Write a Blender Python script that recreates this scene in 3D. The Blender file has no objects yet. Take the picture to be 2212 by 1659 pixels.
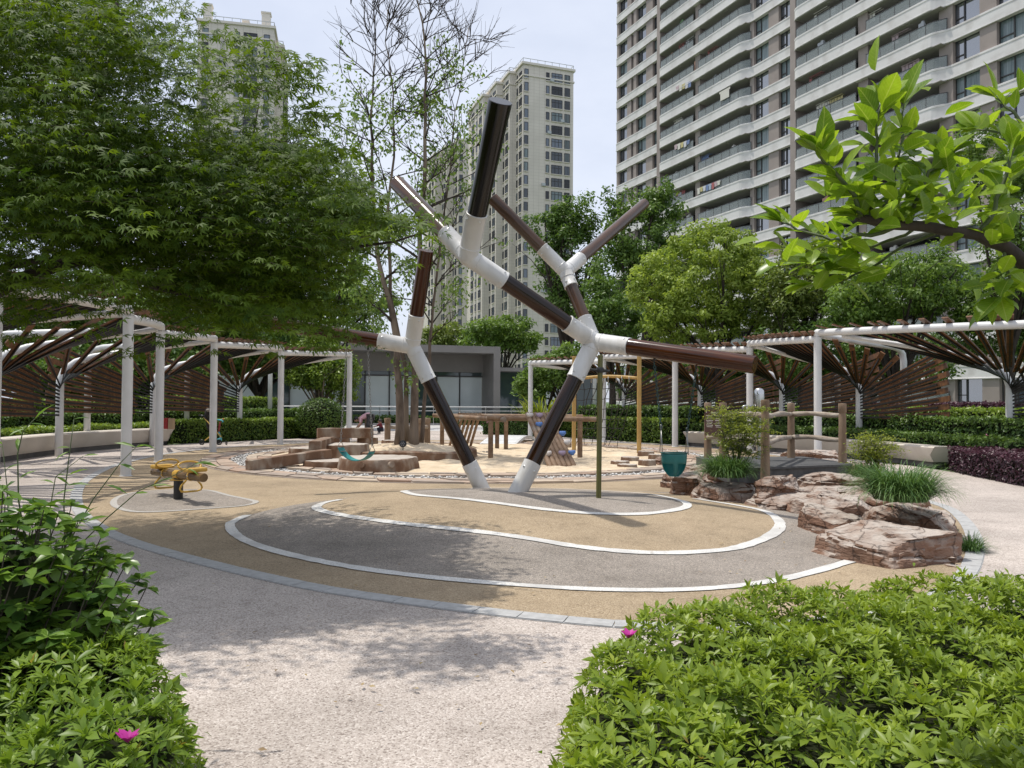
import bpy, bmesh, math, random
import numpy as np
from mathutils import Vector, Matrix
from mathutils.geometry import delaunay_2d_cdt

R = math.radians
random.seed(7)
rng = np.random.default_rng(11)
scene = bpy.context.scene
col = scene.collection

# ------------------------------------------------------------------ camera
F = 1662.0                       # focal length in units of a 2212 wide frame
CAMZ = 1.5
PITCH, ROLL = R(1.258), R(0.35)
cam_d = bpy.data.cameras.new('camera')
cam_d.sensor_width = 36.0
cam_d.lens = 36.0 * F / 2212.0
cam_d.clip_start = 0.05
cam_d.clip_end = 3000.0
cam = bpy.data.objects.new('camera', cam_d)
col.objects.link(cam)
cam_m = Matrix.Rotation(R(90) + PITCH, 4, 'X') @ Matrix.Rotation(ROLL, 4, 'Z')
cam.matrix_world = Matrix.Translation((0, 0, CAMZ)) @ cam_m
scene.camera = cam
CM3 = cam_m.to_3x3()

# ------------------------------------------------------------------ light
SUN_DIR = Vector((-0.31, 0.13, 1.0)).normalized()      # towards the sun
sun_d = bpy.data.lights.new('sun', 'SUN')
sun_d.energy = 3.4
sun_d.angle = R(0.8)
sun_d.color = (1.0, 0.95, 0.87)
sun = bpy.data.objects.new('sun', sun_d)
col.objects.link(sun)
sun.location = (0, 0, 60)
sun.rotation_euler = SUN_DIR.to_track_quat('Z', 'Y').to_euler()

world = bpy.data.worlds.new('World')
scene.world = world
world.use_nodes = True
wn = world.node_tree.nodes
wl = world.node_tree.links
for n_ in list(wn):
    wn.remove(n_)
w_out = wn.new('ShaderNodeOutputWorld')
w_bg = wn.new('ShaderNodeBackground')
sky = wn.new('ShaderNodeTexSky')
sky.sky_type = 'NISHITA'
sky.sun_disc = False
sky.sun_elevation = math.asin(SUN_DIR.z)
sky.sun_rotation = math.atan2(SUN_DIR.x, SUN_DIR.y)
sky.dust_density = 3.0
sky.air_density = 1.0
sky.ozone_density = 1.5
tc = wn.new('ShaderNodeTexCoord')
mp = wn.new('ShaderNodeMapping')
mp.inputs['Scale'].default_value = (1.0, 1.0, 2.2)
cn = wn.new('ShaderNodeTexNoise')
cn.inputs['Scale'].default_value = 2.2
cn.inputs['Detail'].default_value = 6.0
cn.inputs['Roughness'].default_value = 0.55
cr = wn.new('ShaderNodeValToRGB')
cr.color_ramp.elements[0].position = 0.30
cr.color_ramp.elements[0].color = (0.55, 0.55, 0.55, 1)
cr.color_ramp.elements[1].position = 0.72
cr.color_ramp.elements[1].color = (0.95, 0.95, 0.95, 1)
mixs = wn.new('ShaderNodeMixRGB')
mixs.inputs['Color2'].default_value = (6.7, 7.1, 8.1, 1)     # thin bright high cloud
wl.new(tc.outputs['Generated'], mp.inputs['Vector'])
wl.new(mp.outputs['Vector'], cn.inputs['Vector'])
wl.new(cn.outputs['Fac'], cr.inputs['Fac'])
wl.new(cr.outputs['Color'], mixs.inputs['Fac'])
wl.new(sky.outputs['Color'], mixs.inputs['Color1'])
wl.new(mixs.outputs['Color'], w_bg.inputs['Color'])
w_bg.inputs['Strength'].default_value = 0.122
wl.new(w_bg.outputs['Background'], w_out.inputs['Surface'])

scene.render.engine = 'CYCLES'
scene.view_settings.view_transform = 'Standard'
scene.view_settings.look = 'None'
scene.view_settings.exposure = 0.17
scene.view_settings.gamma = 1.0
scene.view_settings.use_curve_mapping = False
scene.cycles.max_bounces = 8
scene.cycles.transparent_max_bounces = 12

# ------------------------------------------------------------------ surveying helpers
def ray(x, y):
    d = CM3 @ Vector(((x - 1106.0) / F, -(y - 829.5) / F, -1.0))
    return d / d.y

def at(x, y, D):
    """world point seen in direction (x, y), at distance D along +Y"""
    d = ray(x, y)
    return Vector((d.x * D, D, CAMZ + d.z * D))

def smooth(t):
    t = max(0.0, min(1.0, t))
    return t * t * (3 - 2 * t)

def mound(x, y):
    r = math.hypot((x - 0.15) / 5.0, (y - 10.1) / 3.9)
    h = 0.26 * (1 - smooth(r))
    r2 = math.hypot((x + 5.1) / 1.6, (y - 11.7) / 1.4)
    return h + 0.07 * (1 - smooth(r2))

def gnd(x, y, z=0.0):
    d = ray(x, y)
    D = (z - CAMZ) / d.z
    return Vector((d.x * D, D, z))

def gm(x, y):
    z = 0.0
    p = gnd(x, y, 0)
    for _ in range(14):
        z = 0.5 * z + 0.5 * mound(p.x, p.y)
        p = gnd(x, y, z)
    return p

# ------------------------------------------------------------------ object helpers
def link(o, parent=None):
    col.objects.link(o)
    if parent is not None:
        o.parent = parent
    return o

def tag(o, label=None, cat=None, group=None, kind=None):
    if label: o['label'] = label
    if cat: o['category'] = cat
    if group: o['group'] = group
    if kind: o['kind'] = kind
    return o

def thing(name, loc, label, cat, group=None):
    o = bpy.data.objects.new(name, None)
    o.empty_display_size = 0.2
    link(o)
    o.location = loc
    return tag(o, label, cat, group)

def org(parent):
    v = Vector((0, 0, 0))
    while parent is not None:
        v = v + parent.location
        parent = parent.parent
    return v

class MB:
    def __init__(s):
        s.v = []; s.f = []; s.m = []; s.mi = 0
    def add(s, vs, fs):
        b = len(s.v)
        s.v.extend([tuple(q) for q in vs])
        for f in fs:
            s.f.append(tuple(b + i for i in f)); s.m.append(s.mi)
        return s
    def box(s, c, d, ax=None, ay=None, az=None):
        c = Vector(c)
        ax = Vector(ax) if ax is not None else Vector((1, 0, 0))
        ay = Vector(ay) if ay is not None else Vector((0, 1, 0))
        az = Vector(az) if az is not None else Vector((0, 0, 1))
        hx, hy, hz = d[0] / 2, d[1] / 2, d[2] / 2
        vs = [c + ax * (i * hx) + ay * (j * hy) + az * (k * hz) for k in (-1, 1) for j in (-1, 1) for i in (-1, 1)]
        return s.add(vs, [(0, 2, 3, 1), (4, 5, 7, 6), (0, 1, 5, 4), (2, 6, 7, 3), (0, 4, 6, 2), (1, 3, 7, 5)])
    def beam(s, a, b, w, h, up=(0, 0, 1)):
        a, b = Vector(a), Vector(b)
        ay = (b - a); L = ay.length; ay.normalize()
        ax = ay.cross(Vector(up))
        if ax.length < 1e-4: ax = ay.cross(Vector((1, 0, 0)))
        ax.normalize()
        az = ax.cross(ay)
        return s.box((a + b) / 2, (w, L, h), ax, ay, az)
    def tube(s, pts, rad, n=8, caps=True, closed=False):
        pts = [Vector(p) for p in pts]
        m = len(pts)
        if not isinstance(rad, (list, tuple)): rad = [rad] * m
        vs = []; ref = None
        for i, p in enumerate(pts):
            if closed: t = pts[(i + 1) % m] - pts[i - 1]
            elif i == 0: t = pts[1] - pts[0]
            elif i == m - 1: t = pts[-1] - pts[-2]
            else: t = pts[i + 1] - pts[i - 1]
            if t.length < 1e-9: t = Vector((0, 0, 1))
            t.normalize()
            if ref is None:
                ref = t.cross(Vector((0.13, 0.31, 0.94)))
                if ref.length < 0.1: ref = t.cross(Vector((1, 0, 0)))
            ref = ref - t * ref.dot(t)
            if ref.length < 1e-6: ref = t.cross(Vector((1, 0.2, 0)))
            ref.normalize()
            w = t.cross(ref)
            for k in range(n):
                a = 2 * math.pi * k / n
                vs.append(p + (ref * math.cos(a) + w * math.sin(a)) * rad[i])
        fs = []
        for i in range(m if closed else m - 1):
            i2 = (i + 1) % m
            for k in range(n):
                k2 = (k + 1) % n
                fs.append((i * n + k, i * n + k2, i2 * n + k2, i2 * n + k))
        if caps and not closed:
            fs.append(tuple(range(n - 1, -1, -1)))
            fs.append(tuple((m - 1) * n + k for k in range(n)))
        return s.add(vs, fs)
    def sphere(s, c, r, nu=12, nv=8, sc=(1, 1, 1)):
        c = Vector(c); vs = []; fs = []
        for j in range(nv + 1):
            ph = math.pi * j / nv
            for i in range(nu):
                th = 2 * math.pi * i / nu
                vs.append(c + Vector((r * sc[0] * math.sin(ph) * math.cos(th), r * sc[1] * math.sin(ph) * math.sin(th), r * sc[2] * math.cos(ph))))
        for j in range(nv):
            for i in range(nu):
                i2 = (i + 1) % nu
                fs.append((j * nu + i, (j + 1) * nu + i, (j + 1) * nu + i2, j * nu + i2))
        return s.add(vs, fs)
    def lathe(s, c, prof, n=16, axis=None):
        """profile of (radius, height) about axis through c"""
        c = Vector(c)
        az = Vector(axis).normalized() if axis is not None else Vector((0, 0, 1))
        ax = az.cross(Vector((0.2, 1, 0.1))); ax.normalize(); ay = az.cross(ax)
        vs = []; fs = []
        for r, h in prof:
            for k in range(n):
                a = 2 * math.pi * k / n
                vs.append(c + az * h + (ax * math.cos(a) + ay * math.sin(a)) * r)
        for j in range(len(prof) - 1):
            for k in range(n):
                k2 = (k + 1) % n
                fs.append((j * n + k, j * n + k2, (j + 1) * n + k2, (j + 1) * n + k))
        if prof[0][0] > 1e-5: fs.append(tuple(range(n - 1, -1, -1)))
        if prof[-1][0] > 1e-5: fs.append(tuple((len(prof) - 1) * n + k for k in range(n)))
        return s.add(vs, fs)
    def prism(s, poly, z0, z1):
        n = len(poly)
        a = sum(poly[i][0] * poly[(i + 1) % n][1] - poly[(i + 1) % n][0] * poly[i][1] for i in range(n))
        if a < 0: poly = poly[::-1]
        vs = [(p[0], p[1], z0) for p in poly] + [(p[0], p[1], z1) for p in poly]
        fs = [tuple(range(n - 1, -1, -1)), tuple(range(n, 2 * n))]
        for i in range(n):
            j = (i + 1) % n
            fs.append((i, j, n + j, n + i))
        return s.add(vs, fs)
    def mesh(s, name, mats, o=Vector((0, 0, 0)), smooth_=False):
        me = bpy.data.meshes.new(name)
        me.from_pydata([(q[0] - o[0], q[1] - o[1], q[2] - o[2]) for q in s.v], [], s.f)
        if not isinstance(mats, (list, tuple)): mats = [mats]
        for m in mats: me.materials.append(m)
        if len(mats) > 1: me.polygons.foreach_set('material_index', s.m)
        if smooth_: me.polygons.foreach_set('use_smooth', [True] * len(s.f))
        me.update()
        return me
    def build(s, name, mats, parent=None, smooth_=False, bevel=0.0, auto=None):
        o_ = org(parent)
        me = s.mesh(name, mats, o_, smooth_)
        ob = bpy.data.objects.new(name, me)
        link(ob, parent)
        if bevel > 0:
            b = ob.modifiers.new('bevel', 'BEVEL'); b.width = bevel; b.segments = 2; b.limit_method = 'ANGLE'; b.angle_limit = R(35)
        if auto is not None:
            for p in me.polygons: p.use_smooth = True
            me.set_sharp_from_angle(angle=R(auto))
        return ob

def copy_obj(o, parent=None, loc=None):
    c = o.copy()
    link(c)
    c.parent = parent
    if loc is not None: c.location = loc
    return c

# numpy leaf clouds ------------------------------------------------------------
def unit(a):
    return a / np.maximum(np.linalg.norm(a, axis=-1, keepdims=True), 1e-9)

def frames(nrm, along=None):
    """leaf frames: Z = normal, Y = leaf length axis"""
    Z = unit(nrm)
    A = rng.normal(size=Z.shape) if along is None else along
    Y = unit(A - Z * np.sum(A * Z, axis=1, keepdims=True))
    X = np.cross(Y, Z)
    return X, Y, Z

def leafmesh(name, T, pos, X, Y, Z, sc, mat, o=Vector((0, 0, 0)), rnd=None):
    tv, tf = T
    tv = np.asarray(tv, float); k = len(tv); N = len(pos)
    sc = np.broadcast_to(np.asarray(sc, float), (N,))[:, None, None]
    V = pos[:, None, :] + sc * (tv[None, :, 0, None] * X[:, None, :] + tv[None, :, 1, None] * Y[:, None, :] + tv[None, :, 2, None] * Z[:, None, :])
    V = V.reshape(-1, 3) - np.array(o)[None, :]
    nf = len(tf); L = len(tf[0])
    fa = np.asarray(tf, np.int32)
    loops = (fa[None] + (np.arange(N, dtype=np.int32) * k)[:, None, None]).reshape(-1)
    me = bpy.data.meshes.new(name)
    me.vertices.add(N * k)
    me.vertices.foreach_set('co', V.astype(np.float32).ravel())
    me.loops.add(len(loops))
    me.loops.foreach_set('vertex_index', loops)
    me.polygons.add(N * nf)
    me.polygons.foreach_set('loop_start', np.arange(0, N * nf * L, L, dtype=np.int32))
    if rnd is None: rnd = rng.random(N)
    at_ = me.attributes.new('rnd', 'FLOAT', 'POINT')
    at_.data.foreach_set('value', np.repeat(np.clip(rnd, 0, 1), k).astype(np.float32))
    me.materials.append(mat)
    me.update(calc_edges=True)
    return me

def leafobj(name, T, pos, X, Y, Z, sc, mat, parent=None, rnd=None, kind='stuff'):
    me = leafmesh(name, T, pos, X, Y, Z, sc, mat, org(parent), rnd)
    ob = bpy.data.objects.new(name, me)
    link(ob, parent)
    if kind: ob['kind'] = kind
    return ob

T_DIAMOND = ([(0, 0, 0), (.24, .45, .05), (0, 1, -.06), (-.24, .45, .05)], [(0, 1, 2), (0, 2, 3)])
T_OVAL = ([(0, 0, 0), (.2, .28, .05), (.24, .58, .05), (0, 1, -.08), (-.24, .58, .05), (-.2, .28, .05), (0, .5, -.01)],
          [(0, 1, 6), (1, 2, 6), (2, 3, 6), (3, 4, 6), (4, 5, 6), (5, 0, 6)])
T_LANCE = ([(0, 0, 0), (.13, .3, .05), (.17, .6, .03), (0, 1, -.1), (-.17, .6, .03), (-.13, .3, .05), (0, .33, 0), (0, .66, -.02)],
           [(0, 1, 6), (1, 2, 7), (1, 7, 6), (2, 3, 7), (3, 4, 7), (4, 5, 6), (4, 6, 7), (5, 0, 6)])
def maple_t():
    vs = [(0, 0, 0)]; fs = []
    for a, r in ((0, 1.0), (40, .95), (-40, .95), (84, .74), (-84, .74)):
        b = len(vs)
        for da, rr, z in ((-17, .45 * r, 0.02), (0, r, -.2 * r), (17, .45 * r, 0.02)):
            t = R(a + da)
            vs.append((math.sin(t) * rr * .72, math.cos(t) * rr * .72, z))
        fs.append((0, b, b + 1, b + 2))
    return vs, fs
T_MAPLE = maple_t()
T_LANCE4 = ([(0, 0, 0), (.165, .5, .05), (0, 1, -.1), (-.165, .5, .05), (0, .5, -.005)], [(0, 1, 4), (1, 2, 4), (2, 3, 4), (3, 0, 4)])

# ------------------------------------------------------------------ materials
def new_mat(name):
    m = bpy.data.materials.new(name)
    m.use_nodes = True
    nt = m.node_tree
    return m, nt.nodes, nt.links, nt.nodes['Principled BSDF']

def ramp2(nodes, c1, c2, p1=0.35, p2=0.65):
    r = nodes.new('ShaderNodeValToRGB')
    r.color_ramp.elements[0].position = p1; r.color_ramp.elements[0].color = (*c1, 1)
    r.color_ramp.elements[1].position = p2; r.color_ramp.elements[1].color = (*c2, 1)
    return r

def noise_mat(name, c1, c2, scale=5, rough=0.7, bump=0.0, bscale=None, detail=6, coord='Object', stretch=(1, 1, 1), p=(0.35, 0.65), metal=0.0, c3=None, scale3=1.0, bdist=0.01, spec=0.5):
    """two-tone noise, an optional third, broader tone, and fine relief"""
    m, n, l, b = new_mat(name)
    t = n.new('ShaderNodeTexCoord'); mpn = n.new('ShaderNodeMapping')
    mpn.inputs['Scale'].default_value = stretch
    l.new(t.outputs[coord], mpn.inputs['Vector'])
    no = n.new('ShaderNodeTexNoise'); no.inputs['Scale'].default_value = scale; no.inputs['Detail'].default_value = detail
    no.inputs['Roughness'].default_value = 0.6
    l.new(mpn.outputs['Vector'], no.inputs['Vector'])
    r = ramp2(n, c1, c2, *p)
    l.new(no.outputs['Fac'], r.inputs['Fac'])
    out = r.outputs['Color']
    if c3 is not None:
        n3 = n.new('ShaderNodeTexNoise'); n3.inputs['Scale'].default_value = scale3; n3.inputs['Detail'].default_value = 5
        l.new(mpn.outputs['Vector'], n3.inputs['Vector'])
        r3 = ramp2(n, (0, 0, 0), (1, 1, 1), 0.48, 0.66)
        l.new(n3.outputs['Fac'], r3.inputs['Fac'])
        mx = n.new('ShaderNodeMixRGB'); mx.inputs['Color2'].default_value = (*c3, 1)
        l.new(r3.outputs['Color'], mx.inputs['Fac']); l.new(out, mx.inputs['Color1'])
        out = mx.outputs['Color']
    l.new(out, b.inputs['Base Color'])
    b.inputs['Roughness'].default_value = rough
    b.inputs['Metallic'].default_value = metal
    b.inputs['Specular IOR Level'].default_value = spec
    if bump > 0:
        nb = n.new('ShaderNodeTexNoise'); nb.inputs['Scale'].default_value = bscale or scale * 3; nb.inputs['Detail'].default_value = 4
        l.new(mpn.outputs['Vector'], nb.inputs['Vector'])
        bp = n.new('ShaderNodeBump'); bp.inputs['Strength'].default_value = bump; bp.inputs['Distance'].default_value = bdist
        l.new(nb.outputs['Fac'], bp.inputs['Height'])
        l.new(bp.outputs['Normal'], b.inputs['Normal'])
    return m

def speckle_mat(name, base, dark, light, cell=90, rough=0.85, bump=0.4, tone=None, broad=0.6):
    """pebble-grain surface: random tone for each grain, plus broad wear"""
    m, n, l, b = new_mat(name)
    t = n.new('ShaderNodeTexCoord')
    v = n.new('ShaderNodeTexVoronoi'); v.inputs['Scale'].default_value = cell
    l.new(t.outputs['Object'], v.inputs['Vector'])
    sep = n.new('ShaderNodeSeparateColor'); l.new(v.outputs['Color'], sep.inputs['Color'])
    r = n.new('ShaderNodeValToRGB')
    e = r.color_ramp.elements
    e[0].position = 0.0; e[0].color = (*dark, 1)
    e[1].position = 1.0; e[1].color = (*light, 1)
    q = e.new(0.38); q.color = (*base, 1)
    q = e.new(0.75); q.color = (*base, 1)
    l.new(sep.outputs['Red'], r.inputs['Fac'])
    no = n.new('ShaderNodeTexNoise'); no.inputs['Scale'].default_value = broad; no.inputs['Detail'].default_value = 7
    l.new(t.outputs['Object'], no.inputs['Vector'])
    rr = ramp2(n, (0.74, 0.735, 0.725), (1.08, 1.07, 1.06), 0.28, 0.68)
    l.new(no.outputs['Fac'], rr.inputs['Fac'])
    mx = n.new('ShaderNodeMixRGB'); mx.blend_type = 'MULTIPLY'; mx.inputs['Fac'].default_value = 1
    l.new(r.outputs['Color'], mx.inputs['Color1']); l.new(rr.outputs['Color'], mx.inputs['Color2'])
    n2 = n.new('ShaderNodeTexNoise'); n2.inputs['Scale'].default_value = 3.3; n2.inputs['Detail'].default_value = 8; n2.inputs['Roughness'].default_value = .7
    l.new(t.outputs['Object'], n2.inputs['Vector'])
    r2 = ramp2(n, (.82, .81, .80), (1.03, 1.03, 1.03), .30, .52); l.new(n2.outputs['Fac'], r2.inputs['Fac'])
    m2 = n.new('ShaderNodeMixRGB'); m2.blend_type = 'MULTIPLY'; m2.inputs['Fac'].default_value = 1
    l.new(mx.outputs['Color'], m2.inputs['Color1']); l.new(r2.outputs['Color'], m2.inputs['Color2'])
    l.new(m2.outputs['Color'], b.inputs['Base Color'])
    b.inputs['Roughness'].default_value = rough
    b.inputs['Specular IOR Level'].default_value = 0.25
    bp = n.new('ShaderNodeBump'); bp.inputs['Strength'].default_value = bump; bp.inputs['Distance'].default_value = 0.006
    l.new(v.outputs['Distance'], bp.inputs['Height']); bp.invert = True
    l.new(bp.outputs['Normal'], b.inputs['Normal'])
    return m

def leaf_mat(name, c1, c2, trans=0.35, rough=0.42, tint=(1.25, 1.25, 0.7), old=None):
    m, n, l, b = new_mat(name)
    a = n.new('ShaderNodeAttribute'); a.attribute_name = 'rnd'
    r = ramp2(n, c1, c2, 0.0, .95)
    if old:
        q = r.color_ramp.elements.new(.985); q.color = (*old, 1)
    l.new(a.outputs['Fac'], r.inputs['Fac'])
    l.new(r.outputs['Color'], b.inputs['Base Color'])
    b.inputs['Roughness'].default_value = rough
    b.inputs['Specular IOR Level'].default_value = 0.35
    tr = n.new('ShaderNodeBsdfTranslucent')
    mt = n.new('ShaderNodeMixRGB'); mt.blend_type = 'MULTIPLY'; mt.inputs['Fac'].default_value = 1; mt.inputs['Color2'].default_value = (*tint, 1)
    l.new(r.outputs['Color'], mt.inputs['Color1']); l.new(mt.outputs['Color'], tr.inputs['Color'])
    ms = n.new('ShaderNodeMixShader'); ms.inputs['Fac'].default_value = trans
    l.new(b.outputs['BSDF'], ms.inputs[1]); l.new(tr.outputs['BSDF'], ms.inputs[2])
    l.new(ms.outputs['Shader'], n['Material Output'].inputs['Surface'])
    return m

def plain(name, c, rough=0.5, metal=0.0, spec=0.5):
    m, n, l, b = new_mat(name)
    b.inputs['Base Color'].default_value = (*c, 1)
    b.inputs['Roughness'].default_value = rough
    b.inputs['Metallic'].default_value = metal
    b.inputs['Specular IOR Level'].default_value = spec
    return m

M = {}
M['soil'] = noise_mat('soil', (.07, .055, .04), (.12, .095, .06), 3, .95, .5, 30)
M['lawn'] = noise_mat('lawn', (.05, .09, .025), (.09, .13, .04), 1.5, .95, .5, 40)
M['pave'] = speckle_mat('washed_pebble', (.485, .43, .39), (.25, .21, .185), (.65, .60, .555), 115, .85, .5)
M['beige'] = speckle_mat('beige_rubber', (.365, .285, .19), (.215, .165, .108), (.50, .41, .295), 130, .9, .5)
M['grey'] = speckle_mat('grey_rubber', (.28, .25, .22), (.145, .128, .115), (.45, .395, .335), 130, .9, .5)
M['white_line'] = noise_mat('white_line', (.40, .39, .37), (.66, .65, .62), 60, .85, .5, 160, p=(.28, .56), c3=(.47, .46, .44), scale3=2.2)
M['faint_line'] = noise_mat('faint_line', (.30, .28, .25), (.44, .42, .39), 40, .9, .4, 160, p=(.3, .6))
M['kerb'] = noise_mat('kerb_stone', (.33, .33, .325), (.42, .42, .415), 14, .8, .3, 90)
M['plaza'] = noise_mat('plaza_stone', (.42, .41, .40), (.52, .51, .50), .6, .7)
M['plaza_dark'] = noise_mat('plaza_dark', (.27, .26, .26), (.34, .33, .33), .8, .7)
M['sand'] = noise_mat('sand', (.50, .395, .265), (.66, .54, .39), 2.2, .95, 1.0, 9, detail=8, bdist=.05)
M['slab'] = [noise_mat('stone_slab_%d' % i, c, tuple(q * 1.3 for q in c), 5, .85, .5, 30) for i, c in enumerate(((.33, .25, .19), (.30, .21, .155), (.37, .30, .23), (.27, .22, .18)))]
M['pebble'] = speckle_mat('white_pebble', (.55, .54, .52), (.16, .15, .14), (.78, .77, .75), 22, .6, 1.0)
M['white_steel'] = noise_mat('white_steel', (.58, .575, .56), (.65, .645, .63), 3, .36, .06, 30, stretch=(1, 1, .3), c3=(.49, .475, .445), scale3=3.3)
M['pole_white'] = noise_mat('white_pole', (.60, .60, .59), (.67, .67, .66), 2.5, .45)
M['dark_wood'] = noise_mat('lacquered_dark_wood', (.006, .003, .002), (.026, .010, .005), 5, .13, .05, 14, stretch=(5, 5, .35), p=(.35, .75), c3=(.045, .016, .005), scale3=1.1, spec=.4)
M['red_wood'] = noise_mat('lacquered_red_wood', (.016, .005, .0025), (.11, .03, .006), 5, .13, .06, 14, stretch=(5, 5, .35), p=(.3, .75), c3=(.028, .010, .005), scale3=1.6, spec=.45)
M['aged_wood'] = noise_mat('aged_lacquer_wood', (.028, .013, .007), (.115, .05, .018), 4, .2, .08, 14, stretch=(4, 4, .4), p=(.3, .7), c3=(.06, .042, .03), scale3=2.2)
M['black_wood'] = noise_mat('black_lacquer', (.003, .0025, .002), (.010, .007, .005), 5, .16, .1, 14, stretch=(6, 6, .2))
M['bolt'] = plain('bolt', (.62, .62, .6), .3, .7)
M['slat'] = noise_mat('pergola_slat', (.085, .036, .014), (.235, .10, .033), 3, .5, .1, 30, stretch=(1, 1, 4), c3=(.035, .018, .010), scale3=.8)
M['black_steel'] = plain('black_steel', (.012, .012, .012), .45)
M['bench'] = noise_mat('cast_bench', (.50, .45, .38), (.58, .53, .46), 1.3, .75, .15, 50, c3=(.46, .41, .34), scale3=.8)
M['bench_foot'] = noise_mat('bench_foot', (.09, .085, .08), (.15, .14, .13), 4, .9)
M['faux_wood'] = noise_mat('faux_wood', (.115, .058, .030), (.20, .115, .066), 3, .8, .7, 14, c3=(.30, .245, .19), scale3=3.1, p=(.3, .7), stretch=(1, 1, .6), bdist=.02)
M['faux_top'] = noise_mat('faux_wood_top', (.38, .33, .28), (.47, .42, .365), 4, .85, .5, 14, bdist=.02)
M['fence_post'] = noise_mat('fence_post', (.17, .11, .065), (.29, .205, .135), 4, .8, .6, 16, stretch=(1, 1, .35), bdist=.015)
M['fence_rail'] = noise_mat('fence_rail', (.24, .19, .145), (.38, .33, .27), 6, .85, .6, 20, stretch=(.6, .6, 2.5), bdist=.015)
M['rock'] = noise_mat('sandstone', (.15, .072, .047), (.25, .14, .10), 1.6, .9, .9, 9, stretch=(1, 1, 1.7), c3=(.40, .33, .275), scale3=1.5, bdist=.05)
M['rock_b'] = noise_mat('sandstone_pale', (.18, .10, .072), (.27, .18, .135), 2.0, .9, .9, 8, stretch=(1, 1, 1.7), c3=(.42, .345, .285), scale3=1.3, bdist=.05)
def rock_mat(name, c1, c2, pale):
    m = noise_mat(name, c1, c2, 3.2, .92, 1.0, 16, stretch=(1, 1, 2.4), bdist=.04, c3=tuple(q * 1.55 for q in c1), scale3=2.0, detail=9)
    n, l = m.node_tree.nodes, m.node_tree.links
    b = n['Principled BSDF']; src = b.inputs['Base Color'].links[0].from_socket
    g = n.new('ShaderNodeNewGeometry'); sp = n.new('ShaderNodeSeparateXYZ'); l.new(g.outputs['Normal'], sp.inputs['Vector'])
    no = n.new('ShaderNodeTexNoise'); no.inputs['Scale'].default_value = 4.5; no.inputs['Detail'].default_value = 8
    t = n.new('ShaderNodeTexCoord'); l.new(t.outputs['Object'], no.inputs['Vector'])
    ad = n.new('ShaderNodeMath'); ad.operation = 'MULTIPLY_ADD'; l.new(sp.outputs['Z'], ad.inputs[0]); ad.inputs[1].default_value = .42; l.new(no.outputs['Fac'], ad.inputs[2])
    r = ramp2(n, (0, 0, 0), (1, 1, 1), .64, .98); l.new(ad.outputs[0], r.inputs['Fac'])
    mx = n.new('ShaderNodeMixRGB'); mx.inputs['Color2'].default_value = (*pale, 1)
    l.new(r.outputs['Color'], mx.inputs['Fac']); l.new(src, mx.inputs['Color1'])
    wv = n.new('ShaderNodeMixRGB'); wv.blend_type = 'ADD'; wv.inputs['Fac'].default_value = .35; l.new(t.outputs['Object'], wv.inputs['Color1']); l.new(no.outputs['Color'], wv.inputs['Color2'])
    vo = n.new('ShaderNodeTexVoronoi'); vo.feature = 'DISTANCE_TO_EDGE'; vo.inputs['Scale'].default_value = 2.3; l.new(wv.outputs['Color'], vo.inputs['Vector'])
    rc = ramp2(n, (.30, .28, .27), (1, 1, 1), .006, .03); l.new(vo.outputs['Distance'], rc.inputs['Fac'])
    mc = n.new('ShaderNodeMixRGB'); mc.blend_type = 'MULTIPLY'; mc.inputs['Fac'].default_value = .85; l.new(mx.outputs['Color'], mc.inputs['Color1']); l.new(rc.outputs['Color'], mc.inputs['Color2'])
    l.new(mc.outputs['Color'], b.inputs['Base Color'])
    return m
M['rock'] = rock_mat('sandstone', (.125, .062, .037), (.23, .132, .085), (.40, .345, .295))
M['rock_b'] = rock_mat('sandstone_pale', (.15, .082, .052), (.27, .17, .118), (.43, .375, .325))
M['log'] = noise_mat('play_log', (.15, .085, .045), (.27, .175, .105), 4, .7, .4, 24, stretch=(1, 1, 1), c3=(.22, .18, .14), scale3=2)
M['log_end'] = noise_mat('log_end', (.19, .12, .065), (.27, .185, .11), 12, .8)
M['yellow_wood'] = noise_mat('yellow_wood', (.34, .21, .06), (.46, .30, .10), 4, .6, .2, 20, stretch=(3, 3, .4))
M['rope'] = plain('black_rope', (.015, .015, .016), .9)
M['green_pole'] = noise_mat('green_bamboo_pole', (.055, .055, .012), (.13, .125, .03), 3, .3, .05, 10, stretch=(8, 8, .4))
M['teal'] = noise_mat('teal_plastic', (.007, .105, .10), (.012, .14, .13), 5, .35)
M['teal_dark'] = plain('teal_dark', (.006, .07, .06), .4)
M['teal_strap'] = noise_mat('teal_rubber', (.02, .20, .20), (.035, .27, .26), 6, .45)
M['chain'] = plain('chain_steel', (.30, .30, .29), .35, .9)
M['chain_green'] = plain('chain_green', (.008, .045, .04), .35)
M['yellow'] = noise_mat('yellow_enamel', (.50, .29, .035), (.58, .35, .055), 4, .3)
M['rocker_log'] = noise_mat('rocker_log', (.06, .035, .015), (.20, .12, .045), 4, .25, .05, 12, stretch=(1, 1, 1))
M['black'] = plain('black_gloss', (.012, .012, .013), .3)
M['chrome'] = plain('brushed_steel', (.55, .55, .54), .22, 1.0)
M['deck'] = noise_mat('deck_board', (.055, .056, .058), (.10, .10, .10), 3, .6, .2, 30, stretch=(1, 6, 1))
M['sign'] = plain('sign_brown', (.055, .022, .018), .5)
M['sign_text'] = plain('sign_text', (.55, .52, .47), .6)
M['bark'] = noise_mat('bark', (.075, .055, .04), (.17, .13, .10), 6, .95, .8, 14, stretch=(1, 1, .35), c3=(.24, .19, .14), scale3=2.0, bdist=.02)
M['bark_dark'] = noise_mat('bark_dark', (.022, .017, .013), (.055, .042, .032), 7, .95, .6, 14, stretch=(1, 1, .4), bdist=.02)
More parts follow.
